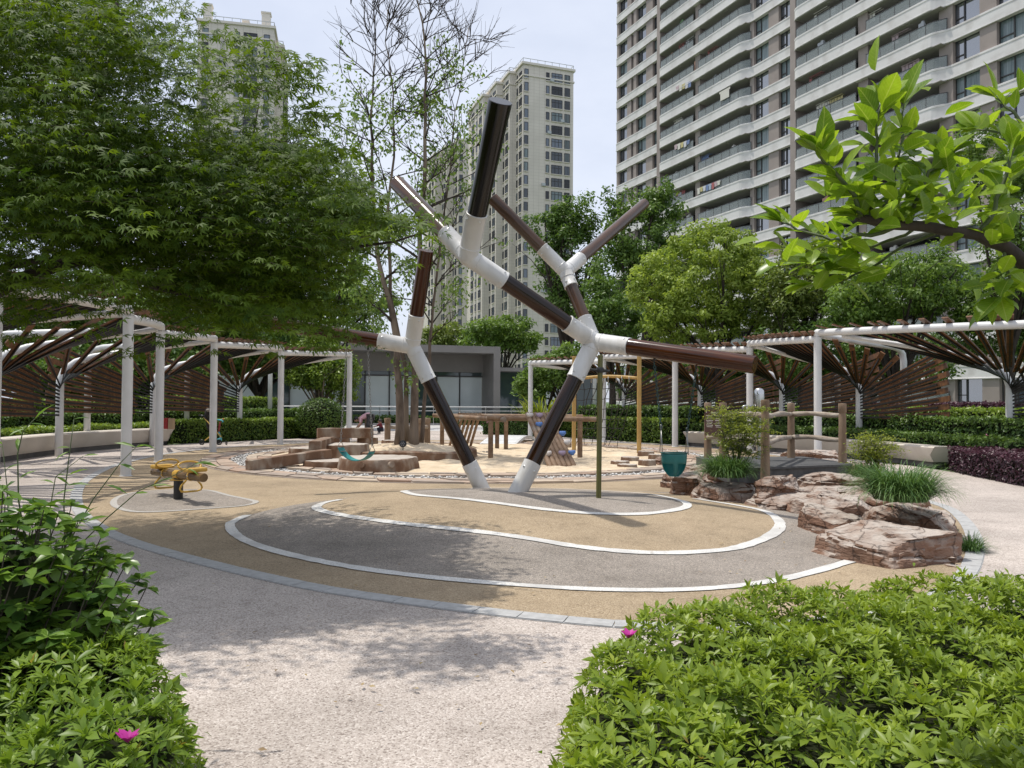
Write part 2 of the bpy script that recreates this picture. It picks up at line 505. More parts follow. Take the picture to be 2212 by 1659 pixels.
M['twig'] = noise_mat('twig', (.045, .035, .025), (.09, .07, .05), 9, .9)
M['green_twig'] = plain('green_twig', (.06, .085, .025), .6)
M['core'] = plain('hedge_inner_shade', (.018, .022, .010), 1.0, 0, .1)  # near-black solid fill: the shade inside the bushes is put into its colour
M['l_maple'] = leaf_mat('maple_leaf', (.026, .066, .005), (.125, .205, .016), .45, .62, (1.35, 1.2, .5))
M['l_citrus'] = leaf_mat('citrus_leaf', (.115, .22, .016), (.27, .40, .035), .55, .3, (1.25, 1.2, .5))
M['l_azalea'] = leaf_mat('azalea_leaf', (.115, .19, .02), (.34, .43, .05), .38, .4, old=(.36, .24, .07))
M['l_azalea_sh'] = leaf_mat('azalea_leaf_shaded', (.095, .175, .02), (.26, .365, .045), .38, .42, old=(.33, .22, .06))  # darker azalea leaf for the left bush, its shade put into the colour
M['l_pitto'] = leaf_mat('pittosporum_leaf', (.045, .105, .02), (.17, .28, .04), .3, .3)
M['l_hedge'] = leaf_mat('hedge_leaf', (.045, .10, .016), (.26, .36, .05), .35, .38)
M['l_hedge_d'] = leaf_mat('hedge_leaf_dark', (.035, .085, .018), (.14, .225, .04), .3, .4)
M['l_camphor'] = leaf_mat('camphor_leaf', (.155, .24, .035), (.37, .455, .095), .45, .42)
M['l_olive'] = leaf_mat('olive_leaf', (.10, .16, .03), (.25, .30, .075), .4, .4)
M['l_dark'] = leaf_mat('dark_tree_leaf', (.05, .11, .025), (.17, .265, .055), .38, .42)
M['l_mid'] = leaf_mat('mid_tree_leaf', (.08, .155, .03), (.21, .31, .065), .4, .42)
M['l_purple'] = leaf_mat('purple_leaf', (.022, .010, .016), (.10, .04, .058), .2, .4, (1.2, .8, .9))
M['l_grass'] = leaf_mat('liriope_blade', (.045, .11, .03), (.15, .25, .075), .25, .4)
M['l_nandina'] = leaf_mat('nandina_leaf', (.12, .17, .02), (.29, .33, .05), .4, .4)
M['l_bamboo'] = leaf_mat('bamboo_leaf', (.07, .15, .02), (.16, .27, .04), .45, .4)
M['flower'] = leaf_mat('magenta_petal', (.45, .03, .27), (.62, .06, .38), .3, .5, (1, .8, 1))
M['flower_pink'] = leaf_mat('pink_petal', (.55, .16, .30), (.70, .30, .42), .3, .5, (1, .8, 1))
M['glass'] = plain('window_glass', (.06, .075, .095), .05, 0, 1.0); M['glass'].node_tree.nodes['Principled BSDF'].inputs['IOR'].default_value = 2.3
M['door_glass'] = plain('balcony_door_glass', (.022, .024, .026), .35, 0, .3)
M['glass_far'] = plain('far_window_glass', (.05, .062, .075), .12, 0, .7)
M['curtain'] = noise_mat('curtain_glass', (.10, .14, .15), (.22, .27, .28), 3, .12, stretch=(3, 3, .1))
M['frame_dark'] = plain('dark_frame', (.045, .043, .042), .5)
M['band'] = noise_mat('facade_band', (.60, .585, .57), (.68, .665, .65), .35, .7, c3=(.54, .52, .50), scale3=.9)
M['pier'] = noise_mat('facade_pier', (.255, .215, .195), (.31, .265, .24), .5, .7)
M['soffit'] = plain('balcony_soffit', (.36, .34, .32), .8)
M['rail_glass'] = None

def vein_leaf(m):
    """midrib and side veins drawn in each leaf's own axes, plus blemishes"""
    n, l = m.node_tree.nodes, m.node_tree.links
    b = n['Principled BSDF']; src = b.inputs['Base Color'].links[0].from_socket
    t = n.new('ShaderNodeTexCoord'); sp = n.new('ShaderNodeSeparateXYZ'); l.new(t.outputs['Object'], sp.inputs['Vector'])
    def mth(op, a, b_=None):
        q = n.new('ShaderNodeMath'); q.operation = op
        for i, v in enumerate((a, b_)):
            if v is None: continue
            if isinstance(v, (int, float)): q.inputs[i].default_value = v
            else: l.new(v, q.inputs[i])
        return q.outputs[0]
    ax = mth('ABSOLUTE', sp.outputs['X'])
    mid = mth('LESS_THAN', ax, .014)
    w = mth('SINE', mth('MULTIPLY', mth('SUBTRACT', sp.outputs['Y'], mth('MULTIPLY', ax, .9)), 62.0))
    lat = mth('MULTIPLY', mth('GREATER_THAN', w, .9), .45)
    vein = mth('MAXIMUM', mid, lat)
    no = n.new('ShaderNodeTexNoise'); no.inputs['Scale'].default_value = 7; no.inputs['Detail'].default_value = 4
    oi = n.new('ShaderNodeObjectInfo'); va = n.new('ShaderNodeVectorMath'); va.operation = 'ADD'; l.new(t.outputs['Object'], va.inputs[0]); l.new(oi.outputs['Random'], va.inputs[1]); l.new(va.outputs[0], no.inputs['Vector'])
    hs = n.new('ShaderNodeHueSaturation'); l.new(src, hs.inputs['Color'])
    l.new(mth('ADD', .72, mth('MULTIPLY', no.outputs['Fac'], .55)), hs.inputs['Value'])
    mx = n.new('ShaderNodeMixRGB'); mx.inputs['Color2'].default_value = (.42, .50, .16, 1)
    l.new(mth('MULTIPLY', vein, .55), mx.inputs['Fac']); l.new(hs.outputs['Color'], mx.inputs['Color1'])
    for lk in list(src.links):
        if lk.to_node != hs: 
            ts = lk.to_socket; l.remove(lk); l.new(mx.outputs['Color'], ts)
vein_leaf(M['l_citrus'])

def rail_glass_mat():
    m, n, l, b = new_mat('balcony_glass')
    b.inputs['Base Color'].default_value = (.42, .46, .46, 1); b.inputs['Roughness'].default_value = .1
    tr = n.new('ShaderNodeBsdfTransparent'); tr.inputs['Color'].default_value = (.78, .80, .80, 1)
    ms = n.new('ShaderNodeMixShader'); ms.inputs['Fac'].default_value = .38
    l.new(tr.outputs['BSDF'], ms.inputs[1]); l.new(b.outputs['BSDF'], ms.inputs[2])
    l.new(ms.outputs['Shader'], n['Material Output'].inputs['Surface'])
    return m
M['rail_glass'] = rail_glass_mat()

def tile_mat(name, c, joint, px=1.25, pz=.72):
    """stone cladding of a distant tower: fine joints in the tower's own axes"""
    m, n, l, b = new_mat(name)
    t = n.new('ShaderNodeTexCoord'); sp = n.new('ShaderNodeSeparateXYZ'); l.new(t.outputs['Object'], sp.inputs['Vector'])
    ad = n.new('ShaderNodeMath'); ad.operation = 'ADD'; l.new(sp.outputs['X'], ad.inputs[0]); l.new(sp.outputs['Y'], ad.inputs[1])
    def grid(src, per):
        d = n.new('ShaderNodeMath'); d.operation = 'DIVIDE'; l.new(src, d.inputs[0]); d.inputs[1].default_value = per
        f = n.new('ShaderNodeMath'); f.operation = 'FRACT'; l.new(d.outputs[0], f.inputs[0])
        g = n.new('ShaderNodeMath'); g.operation = 'LESS_THAN'; l.new(f.outputs[0], g.inputs[0]); g.inputs[1].default_value = .07
        return g.outputs[0]
    mxm = n.new('ShaderNodeMath'); mxm.operation = 'MAXIMUM'
    l.new(grid(ad.outputs[0], px), mxm.inputs[0]); l.new(grid(sp.outputs['Z'], pz), mxm.inputs[1])
    no = n.new('ShaderNodeTexNoise'); no.inputs['Scale'].default_value = .25; no.inputs['Detail'].default_value = 6
    l.new(t.outputs['Object'], no.inputs['Vector'])
    r = ramp2(n, tuple(q * .93 for q in c), tuple(q * 1.05 for q in c), .35, .65); l.new(no.outputs['Fac'], r.inputs['Fac'])
    mx = n.new('ShaderNodeMixRGB'); mx.inputs['Color2'].default_value = (*joint, 1)
    l.new(mxm.outputs[0], mx.inputs['Fac']); l.new(r.outputs['Color'], mx.inputs['Color1'])
    l.new(mx.outputs['Color'], b.inputs['Base Color']); b.inputs['Roughness'].default_value = .75
    return m
M['tower'] = tile_mat('tower_cladding', (.64, .595, .52), (.50, .46, .40))
M['tower_trim'] = plain('tower_trim', (.66, .615, .54), .7)

# ------------------------------------------------------------------ ground and floors
def sheet(name, outline, mat, off, hfun=None, cell=0.3, holes=()):
    """triangulated floor sheet that follows the terrain"""
    pts = [Vector((p[0], p[1])) for p in outline]
    n = len(pts)
    def inside(x, y, poly):
        c = False; j = len(poly) - 1
        for i in range(len(poly)):
            if ((poly[i][1] > y) != (poly[j][1] > y)) and (x < (poly[j][0] - poly[i][0]) * (y - poly[i][1]) / (poly[j][1] - poly[i][1]) + poly[i][0]): c = not c
            j = i
        return c
    edges = [(i, (i + 1) % n) for i in range(n)]
    vs = list(pts)
    if hfun:
        xs = [p.x for p in pts]; ys = [p.y for p in pts]
        y = min(ys) + cell / 2; row = 0
        while y < max(ys):
            x = min(xs) + (cell / 2 if row % 2 else cell)
            while x < max(xs):
                if inside(x, y, pts): vs.append(Vector((x, y)))
                x += cell
            y += cell * .87; row += 1
    res = delaunay_2d_cdt(vs, edges, [list(range(n))], 1, 1e-5)
    V, Fs = res[0], res[2]
    mb = MB()
    mb.add([(p.x, p.y, (hfun(p.x, p.y) if hfun else 0) + off) for p in V], [tuple(f) for f in Fs])
    ob = mb.build(name, mat, None, smooth_=True)
    ob['kind'] = 'structure'
    return ob

def chaikin(pts, closed=True, it=2):
    for _ in range(it):
        q = []
        n = len(pts)
        for i in range(n if closed else n - 1):
            a, b = pts[i], pts[(i + 1) % n]
            q.append((a[0] * .75 + b[0] * .25, a[1] * .75 + b[1] * .25)); q.append((a[0] * .25 + b[0] * .75, a[1] * .25 + b[1] * .75))
        if not closed: q = [pts[0]] + q + [pts[-1]]
        pts = q
    return pts

def resample(pts, step, closed=True):
    P = [Vector((p[0], p[1])) for p in pts]
    if closed: P.append(P[0])
    out = []; acc = 0.0
    total = sum((P[i + 1] - P[i]).length for i in range(len(P) - 1))
    n = max(3, round(total / step)); st = total / n
    nxt = 0.0; run = 0.0
    for i in range(len(P) - 1):
        L = (P[i + 1] - P[i]).length
        while nxt <= run + L + 1e-9 and len(out) < n:
            out.append(tuple(P[i].lerp(P[i + 1], (nxt - run) / max(L, 1e-9)))); nxt += st
        run += L
    if not closed: out.append(tuple(P[-1]))
    return out

def strip(name, path, width, mat, off, hfun=None, closed=True, jitter=0.0):
    P = [Vector(p) for p in path]; n = len(P); vs = []; fs = []
    for i in range(n):
        a = P[i - 1] if (closed or i > 0) else P[i]; b = P[(i + 1) % n] if (closed or i < n - 1) else P[i]
        t = (b - a); t.normalize(); nn = Vector((-t.y, t.x))
        w = width / 2 * (1 + random.uniform(-jitter, jitter))
        for k, s_ in enumerate((-1, 0, 1)):
            q = P[i] + nn * (w * s_)
            vs.append((q.x, q.y, (hfun(q.x, q.y) if hfun else 0) + off))
    for i in range(n if closed else n - 1):
        j = (i + 1) % n
        for k in range(2):
            fs.append((i * 3 + k, j * 3 + k, j * 3 + k + 1, i * 3 + k + 1))
    mb = MB(); mb.add(vs, fs)
    ob = mb.build(name, mat, None, smooth_=True)
    # make sure faces look up
    if ob.data.polygons[0].normal.z < 0: ob.data.flip_normals()
    ob['kind'] = 'structure'
    return ob

mb = MB(); mb.add([(-900, -60, -.03), (900, -60, -.03), (900, 1500, -.03), (-900, 1500, -.03)], [(0, 1, 2, 3)])
mb.build('ground', M['lawn'])['kind'] = 'structure'

PC = Vector((-0.9, 20.9))                  # centre of the round sandpit
def ring(c, r, n=96, a0=0, a1=360):
    return [(c[0] + r * math.cos(R(a0 + (a1 - a0) * i / n)), c[1] + r * math.sin(R(a0 + (a1 - a0) * i / n))) for i in range(n)]

# pink washed-pebble pavement (planting beds lie outside it)
pave = [(-12.6, -3), (13, -3), (13.5, 6), (9.2, 11.5), (9.7, 16), (9.6, 18.5), (8.9, 21.5), (7.6, 24.2), (5.9, 26.6), (4.2, 29.0), (2.4, 31.6), (1.2, 34.5), (0.9, 38), (-8.8, 38), (-7.2, 33),
        (-7.6, 30.5), (-9.6, 27.6), (-11.2, 25.3), (-12.3, 23), (-12.6, 20.5), (-12.3, 17.6), (-11.6, 15.4), (-10.8, 13), (-11.0, 8)]
sheet('pavement', pave, M['pave'], 0.0)
sheet('plaza', [(-22, 37.9), (14, 37.9), (16, 49), (-10, 60), (-30, 52)], M['plaza'], .004)
sheet('plaza_band', chaikin([(-5, 40.5), (2, 39.2), (6, 41), (5, 44), (0, 43.2), (-3, 43.5)]), M['plaza_dark'], .008)

# beige rubber field, bounded by a ring of grey kerb blocks
kp = [(163, 1089), (182, 1119), (229, 1149), (283, 1171), (358, 1194), (450, 1218), (540, 1240), (700, 1275), (900, 1303), (1100, 1328), (1250, 1343), (1400, 1355), (1600, 1357), (1780, 1345),
      (1930, 1318), (2030, 1287), (2086, 1247), (2108, 1199), (2105, 1160), (2085, 1125), (2050, 1096)]
front = [tuple(gnd(*p).xy) for p in kp]
front += [(6.35, 12.0), (6.7, 14.0)]
back = []
for i in range(0, 41):
    a = -22 + i * (212.0 / 40)
    back.append((PC.x + 8.5 * math.cos(R(a)), PC.y + 8.5 * math.sin(R(a))))
back += [(-8.9, 17.2), (-8.0, 14.6), (-7.2, 12.8)]
field = chaikin(front + back, True, 2)
fieldr = resample(field, .25)
sheet('rubber_floor', fieldr, M['beige'], .004, mound, .25)

kerb_root = MB()
kerb_path = resample(field, .33)
n = len(kerb_path)
kerb = strip('kerb_bedding', resample(field, .3), .17, M['kerb'], .003, mound)
kerb.name = 'kerb'
cx = sum(p[0] for p in kerb_path) / n; cy = sum(p[1] for p in kerb_path) / n
for i in range(n):
    a = Vector(kerb_path[i]); b = Vector(kerb_path[(i + 1) % n])
    t = (b - a).normalized(); nn = Vector((t.y, -t.x)); 
    m_ = (a + b) / 2
    z = mound(m_.x, m_.y)
    mk = MB(); mk.box((m_.x, m_.y, z - .02), ((b - a).length - .008, .155, .062 + random.uniform(-.002, .003)), (t.x, t.y, 0), (nn.x, nn.y, 0))
    mk.build('kerb_block', M['kerb'], kerb)

# painted contour zones on the mound
def zone(px, it=2, step=.2):
    return resample(chaikin([tuple(gm(*p).xy) for p in px], True, it), step)
outer_px = [(495, 1133), (500, 1150), (530, 1171), (600, 1195), (740, 1225), (900, 1247), (1100, 1265), (1300, 1277), (1500, 1277), (1650, 1262), (1750, 1240), (1840, 1213)]
outer_w = [tuple(gm(*p).xy) for p in outer_px] + [(4.9, 9.2), (4.6, 11.0), (3.4, 12.4), (1.5, 12.4), (-.6, 12.1)]
outer_w += [tuple(gm(*p).xy) for p in ((868, 1062), (800, 1070), (734, 1079), (648, 1089), (580, 1102), (525, 1118))]
z1 = resample(chaikin(outer_w, True, 2), .2)
sheet('grey_contour_zone', z1, M['grey'], .006, mound, .25)
mid_px = [(678, 1098), (700, 1108), (760, 1119), (871, 1134), (983, 1145), (1126, 1162), (1265, 1187), (1421, 1199), (1560, 1192), (1612, 1181), (1664, 1161), (1689, 1140), (1678, 1119), (1647, 1103)]
mid_w = [tuple(gm(*p).xy) for p in mid_px] + [(3.5, 11.3), (2.4, 12.2), (0.6, 12.4), (-1.0, 12.0)] + [tuple(gm(*p).xy) for p in ((868, 1062), (800, 1070), (742, 1079), (700, 1087))]
z2 = resample(chaikin(mid_w, True, 2), .18)
sheet('beige_contour_zone', z2, M['beige'], .008, mound, .25)
isl_px = [(868, 1061), (880, 1068), (908, 1073), (987, 1079), (1126, 1097), (1231, 1109), (1335, 1114), (1404, 1112), (1456, 1105), (1487, 1097), (1484, 1088), (1466, 1082), (1404, 1069)]
isl_w = [tuple(gm(*p).xy) for p in isl_px] + [(1.3, 11.6), (0.3, 12.0), (-.8, 12.0)]
z3 = resample(chaikin(isl_w, True, 2), .15)
sheet('grey_contour_zone', z3, M['grey'], .010, mound, .25)
def open_line(px, w, of_):
    strip('contour_line', resample(chaikin([tuple(gm(*p).xy) for p in px], False, 2), .1, False), w, M['white_line'], of_, mound, False, .12)
open_line([(535, 1114), (505, 1127)] + outer_px[0:], .115, .012)
open_line([(736, 1081), (700, 1087)] + mid_px + [(1578, 1091), (1500, 1079)], .125, .014)
strip('contour_line', resample(z3, .1), .115, M['white_line'], .016, mound, True, .12)
rock_px = [(240, 1087), (259, 1072), (308, 1062), (382, 1058), (445, 1059), (482, 1069), (531, 1078), (560, 1085), (531, 1094), (457, 1099), (358, 1106), (296, 1108), (259, 1101)]
z4 = zone(rock_px, 2, .12)
sheet('grey_contour_zone', z4, M['grey'], .008, mound, .2)
strip('contour_line', z4, .085, M['faint_line'], .0105, mound, True, .06)

# ------------------------------------------------------------------ round sandpit with stone slabs and pebble channel
sp = ring(PC, 7.05, 120)
pit = sheet('sandpit_bed', sp, M['soil'], .006)
def sandh(x, y):
    d = math.hypot(x - PC.x, y - PC.y)
    h = .028 * math.sin(x * 3.1 + 1.3 * math.sin(y * 1.7)) * math.sin(y * 2.7 + .8 * math.sin(x * 2.1)) + .015 * math.sin(x * 8.3 + y * 5.1)
    return (.035 + h) * (1 - smooth((d - 4.9) / .7))
sheet('sand', resample(ring(PC, 5.55, 90), .3), M['sand'], .012, sandh, .16)
strip('pebble_channel', resample(ring(PC, 6.13, 100), .3), .36, M['pebble'], .012)
# loose pebbles that stand proud of the channel
mbp = MB()
pk = []
for i in range(1500):
    a = random.uniform(0, 2 * math.pi); r_ = PC.x, PC.y
    rr = 6.13 + random.uniform(-.17, .17)
    pk.append((PC.x + rr * math.cos(a), PC.y + rr * math.sin(a), .025, random.uniform(.02, .045)))
T_PEB = ([(1, 0, 0), (-1, 0, 0), (0, .8, 0), (0, -.8, 0), (0, 0, .6), (0, 0, -.6)], [(0, 2, 4), (2, 1, 4), (1, 3, 4), (3, 0, 4), (2, 0, 5), (1, 2, 5), (3, 1, 5), (0, 3, 5)])
pk = np.array(pk)
X, Y, Z = frames(np.tile([[0, 0, 1.0]], (len(pk), 1)) + rng.normal(size=(len(pk), 3)) * .3)
M['pebble_piece'] = leaf_mat('pebble_piece', (.12, .11, .10), (.75, .73, .70), 0.0, .55)
po = leafobj('pebbles', T_PEB, pk[:, :3], X, Y, Z, pk[:, 3], M['pebble_piece'])
tag(po, 'loose white and grey pebbles in the channel round the sandpit', 'pebbles', kind='stuff')

paving = strip('slab_ring', resample(ring(PC, 6.68, 100), .3), .72, M['slab'][3], .009)
paving['kind'] = 'structure'
def slabs(r0, r1, n, rows, parent, a_lo=0, a_hi=360, zt=.035):
    grid = []
    for j in range(rows + 1):
        row = []
        for i in range(n):
            a = R(a_lo + (a_hi - a_lo) * (i + (random.uniform(-.28, .28))) / n + j * 1.4)
            rr = r0 + (r1 - r0) * j / rows + random.uniform(-.06, .06)
            row.append(Vector((PC.x + rr * math.cos(a), PC.y + rr * math.sin(a))))
        grid.append(row)
    for j in range(rows):
        for i in range(n):
            q = [grid[j][i], grid[j][(i + 1) % n], grid[j + 1][(i + 1) % n], grid[j + 1][i]]
            c = sum(q, Vector((0, 0))) / 4
            # add a fifth, irregular corner
            mid_ = (q[1] + q[2]) / 2 + (q[1] - q[0]).normalized() * random.uniform(-.05, .04)
            q = [q[0], q[1], mid_, q[2], q[3]]
            q = [c + (p - c) * (1 - .022 / max((p - c).length, .05)) for p in q]
            zt_ = zt + random.uniform(-.008, .012)
            mk = MB(); mk.prism([(p.x, p.y) for p in q], .0, zt_)
            ob = mk.build('stone_slab', random.choice(M['slab']), parent, bevel=0.0)
slabs(6.33, 7.02, 62, 2, paving)
slabs(5.42, 5.95, 62, 2, paving, zt=.05)

# ------------------------------------------------------------------ the large pole sculpture
BASE = gm(1080, 1060)
B1 = gm(1041, 1056); B2 = gm(1118, 1064)
sculp = thing('climbing_sculpture', (B2.x - .3, B2.y, B2.z), 'tall branching play sculpture of dark brown poles with white joint sleeves', 'sculpture')
D0 = (B1.y + B2.y) / 2
k_ = D0 / 10.9
L_ = at(890, 748, 11.6 * k_); J_ = at(1283, 738, 10.5 * k_); K_ = at(1011, 554, 9.8 * k_); Mj = at(1221, 587, 10.9 * k_)
T_ = at(1081, 218, 8.7 * k_); U_ = at(858, 396, 11.0 * k_); V_ = at(1063, 428, 10.9 * k_); W_ = at(1392, 440, 13.0 * k_)
RA = at(1631, 788, 9.3 * k_); LA = at(590, 699, 11.7 * k_); LU = at(921, 541, 11.1 * k_)

def pole_obj(name, a, b, r, mat, parent, n=28, r2=None):
    """a round pole whose own Z axis runs along it, so the grain follows the pole"""
    a, b = Vector(a), Vector(b); L = (b - a).length
    mk = MB(); rr = r2 or r
    mk.lathe((0, 0, 0), [(r - .006, 0), (r, .006), (r, L * .33), (r * .5 + rr * .5, L * .66), (rr, L - .006), (rr - .006, L)], n)
    me = mk.mesh(name, mat)
    for p in me.polygons: p.use_smooth = True
    me.set_sharp_from_angle(angle=R(40))
    ob = bpy.data.objects.new(name, me); link(ob, parent)
    ob.rotation_mode = 'QUATERNION'
    ob.rotation_quaternion = (b - a).to_track_quat('Z', 'Y')
    ob.location = a - org(parent)
    return ob

RB, RS = .126, .103
def sleeve(mk, hub, end, r, length, n=28):
    d = (end - hub).normalized()
    mk.lathe(hub, [(r, -.0), (r, length - .022), (r + .004, length - .018), (r + .004, length - .004), (r - .002, length), (r - .012, length)], n, d)
    mk.lathe(hub + d * (r * 1.02), [(r + .001, 0), (r + .006, .006), (r + .001, .012)], n, d)
    return hub + d * length
def bolts(parent, hub, end, r, length):
    d = (end - hub).normalized()
    u = d.cross(Vector((0, 1, 0))).normalized(); w = d.cross(u)
    if w.y > 0: w = -w
    for s_ in (-.55, .8):
        nn = (w * math.cos(s_) + u * math.sin(s_)).normalized()
        c = hub + d * (length - .07) + nn * r
        mk = MB(); mk.lathe(c - nn * .006, [(.020, 0), (.020, .006), (.011, .009), (.010, .02), (.0, .022)], 8, nn)
        mk.build('bolt', M['bolt'], parent)
def joint(hub, specs, rh):
    """one welded sleeve node: hub ball and a socket for each pole"""
    mk = MB(); mk.sphere(hub, rh * 1.03, 28, 16)
    ends = []
    for end, r, ln in specs: ends.append(sleeve(mk, hub, end, r, ln))
    ob = mk.build('joint_sleeve', M['white_steel'], sculp, auto=50)
    for end, r, ln in specs: bolts(ob, hub, end, r, ln)
    return ends
px2m = lambda px, D: px * D / F
eL = joint(L_, [(B1, RB, .60), (LA, RB, .54), (LU, RB, .52)], RB)
eJ = joint(J_, [(B2, RB, .62), (RA, RB, .56), (K_, RB, .50), (Mj, RS * 1.06, .40)], RB)
eK = joint(K_, [(J_, RB, .60), (T_, RB + .010, .62), (U_, RB, .62)], RB)
eM = joint(Mj, [(J_, RS, .27), (V_, RS, .50), (W_, RS, .52)], RS)
for B, H in ((B1, L_), (B2, J_)):
    d = (H - B).normalized()
    mk = MB(); mk.lathe(B - d * .22, [(RB, 0), (RB, .22 + .46), (RB - .012, .22 + .464)], 28, d)
    mk.lathe(B + Vector((0, 0, -.01)), [(RB * 1.45, 0), (RB * 1.42, .014)], 28)
    ob = mk.build('foot_sleeve', M['white_steel'], sculp, auto=50)
    bolts(ob, B - d * .1, H, RB, .42 + .1)
IN = .08
def between(a, b):
    d = (b - a).normalized()
    return a - d * IN, b + d * IN
def run(name, a, b, r, mat):
    return pole_obj(name, a, b, r, mat, sculp)
d1 = (L_ - B1).normalized(); d2 = (J_ - B2).normalized()
run('wood_pole', B1 + d1 * .38, eL[0] + d1 * IN, RB - .012, M['dark_wood'])
run('wood_pole', B2 + d2 * .38, eJ[0] + d2 * IN, RB - .012, M['dark_wood'])
def stick(a, b, r, mat):
    d = (b - a).normalized()
    return run('wood_pole', a - d * IN, b, r, mat)
stick(eL[1], LA, RB - .014, M['red_wood'])
stick(eL[2], LU, RB - .014, M['red_wood'])
stick(eJ[1], RA, RB - .010, M['red_wood'])
dk = (eK[0] - eJ[2]).normalized()
run('wood_pole', eJ[2] - dk * IN, eK[0] + dk * IN, RB - .012, M['dark_wood'])
dT = (T_ - eK[1]).normalized()
pole_obj('wood_pole', eK[1] - dT * IN, T_, RB + .002, M['black_wood'], sculp, 28, .147)
stick(eK[2], U_, RB - .008, M['aged_wood'])
dm = (eM[0] - eJ[3]).normalized()
run('wood_pole', eJ[3] - dm * IN, eM[0] + dm * IN, RS - .012, M['aged_wood'])
stick(eM[1], V_, RS - .012, M['aged_wood'])
stick(eM[2], W_, RS - .012, M['aged_wood'])

# ------------------------------------------------------------------ green pole beneath the joint
gb = gm(1293, 1077)
gp = thing('fire_pole', gb, 'slim olive green metal slide pole standing under the white joint', 'pole')
gtop = Vector((gb.x + .02, gb.y + .03, at(1300, 766, gb.y).z))
pole_obj('shaft', gb - Vector((0, 0, .05)), gtop, .034, M['green_pole'], gp, 16)
mk = MB(); zc = at(1296, 800, gb.y).z
mk.lathe((gb.x + .015, gb.y + .02, zc - .03), [(.05, 0), (.055, .02), (.055, .05), (.045, .07)], 14)
mk.tube([(gb.x, gb.y, zc), (gb.x - .11, gb.y, zc + .01)], .018, 8); mk.tube([(gb.x, gb.y, zc), (gb.x + .14, gb.y, zc - .01)], [.025, .018], 8)
mk.build('clamp', M['black_steel'], gp, auto=40)

# ------------------------------------------------------------------ chains and swings
def chain_mesh(mk, a, b, link_l=.055, w=.016, r=.0042):
    a, b = Vector(a), Vector(b); d = b - a; L = d.length; d.normalize()
    u = d.cross(Vector((0, 1, 0.01))).normalized(); v = d.cross(u)
    n = max(2, int(L / (link_l * .8)))
    for i in range(n):
        c = a + d * (L * (i + .5) / n)
        s_ = u if i % 2 else v
        pts = []
        for k in range(8):
            an = 2 * math.pi * k / 8
            pts.append(c + d * (math.cos(an) * link_l * .52) + s_ * (math.sin(an) * w))
        mk.tube(pts, r, 5, closed=True)

def arm_under(x, A, E, r):
    d = ray(x, 760)
    # point on the pole axis A-E whose direction matches screen x
    t0, t1 = 0.0, 1.0
    f = lambda t: (A.lerp(E, t)).x / (A.lerp(E, t)).y - d.x
    s0 = f(0)
    for _ in range(40):
        tm = (t0 + t1) / 2
        if (f(tm) > 0) == (s0 > 0): t0 = tm
        else: t1 = tm
    return A.lerp(E, t0) - Vector((0, 0, r))

# strap swing on the left arm
c1t = arm_under(749, L_, LA, RB - .01); c2t = arm_under(795, L_, LA, RB - .01)
c1b = at(736, 966, c1t.y - .02); c2b = at(804, 975, c2t.y + .05)
sw = thing('strap_swing', ((c1b + c2b) / 2), 'teal rubber strap swing seat hanging on two steel chains', 'swing')
for a, b in ((c1t, c1b), (c2t, c2b)):
    mk = MB(); chain_mesh(mk, a - Vector((0, 0, .05)), b + Vector((0, 0, .10)), .058, .015, .0045)
    mk.build('chain', M['chain'], sw, smooth_=True)
    mk = MB(); mk.tube([a + Vector((0, 0, .03)), a - Vector((0, 0, .05))], .014, 8); mk.sphere(a - Vector((0, 0, .04)), .022, 8, 6)
    mk.build('hanger', M['black_steel'], sw, smooth_=True)
    mk = MB(); mk.tube([b + Vector((-.035, -.06, 0)), b + Vector((0, 0, .11)), b + Vector((.035, .06, 0))], .006, 6); mk.tube([b + Vector((-.035, -.06, 0)), b + Vector((.035, .06, 0))], .006, 6)
    mk.build('shackle', M['chain'], sw, smooth_=True)
mk = MB(); prof = []
side = Vector((.035, .07, 0)).normalized() * .075
for i in range(15):
    t = i / 14
    p = c1b.lerp(c2b, t); p.z -= .17 * (1 - (2 * t - 1) ** 2) ** .75
    prof.append(p)
vs = []; fs = []
for p in prof:
    for s_, z_ in ((-1, 0), (1, 0), (1, -.012), (-1, -.012)): vs.append(p + side * s_ + Vector((0, 0, z_)))
for i in range(14):
    for k in range(4):
        k2 = (k + 1) % 4
        fs.append((i * 4 + k, i * 4 + k2, (i + 1) * 4 + k2, (i + 1) * 4 + k))
fs += [(0, 3, 2, 1), (56, 57, 58, 59)]
mk.add(vs, fs); seat = mk.build('seat', M['teal_strap'], sw, auto=40)
for p in (prof[1], prof[13]):
    mk = MB(); mk.box(p + Vector((0, 0, .006)), (.07, .11, .008)); mk.build('clamp_plate', M['chain'], seat)

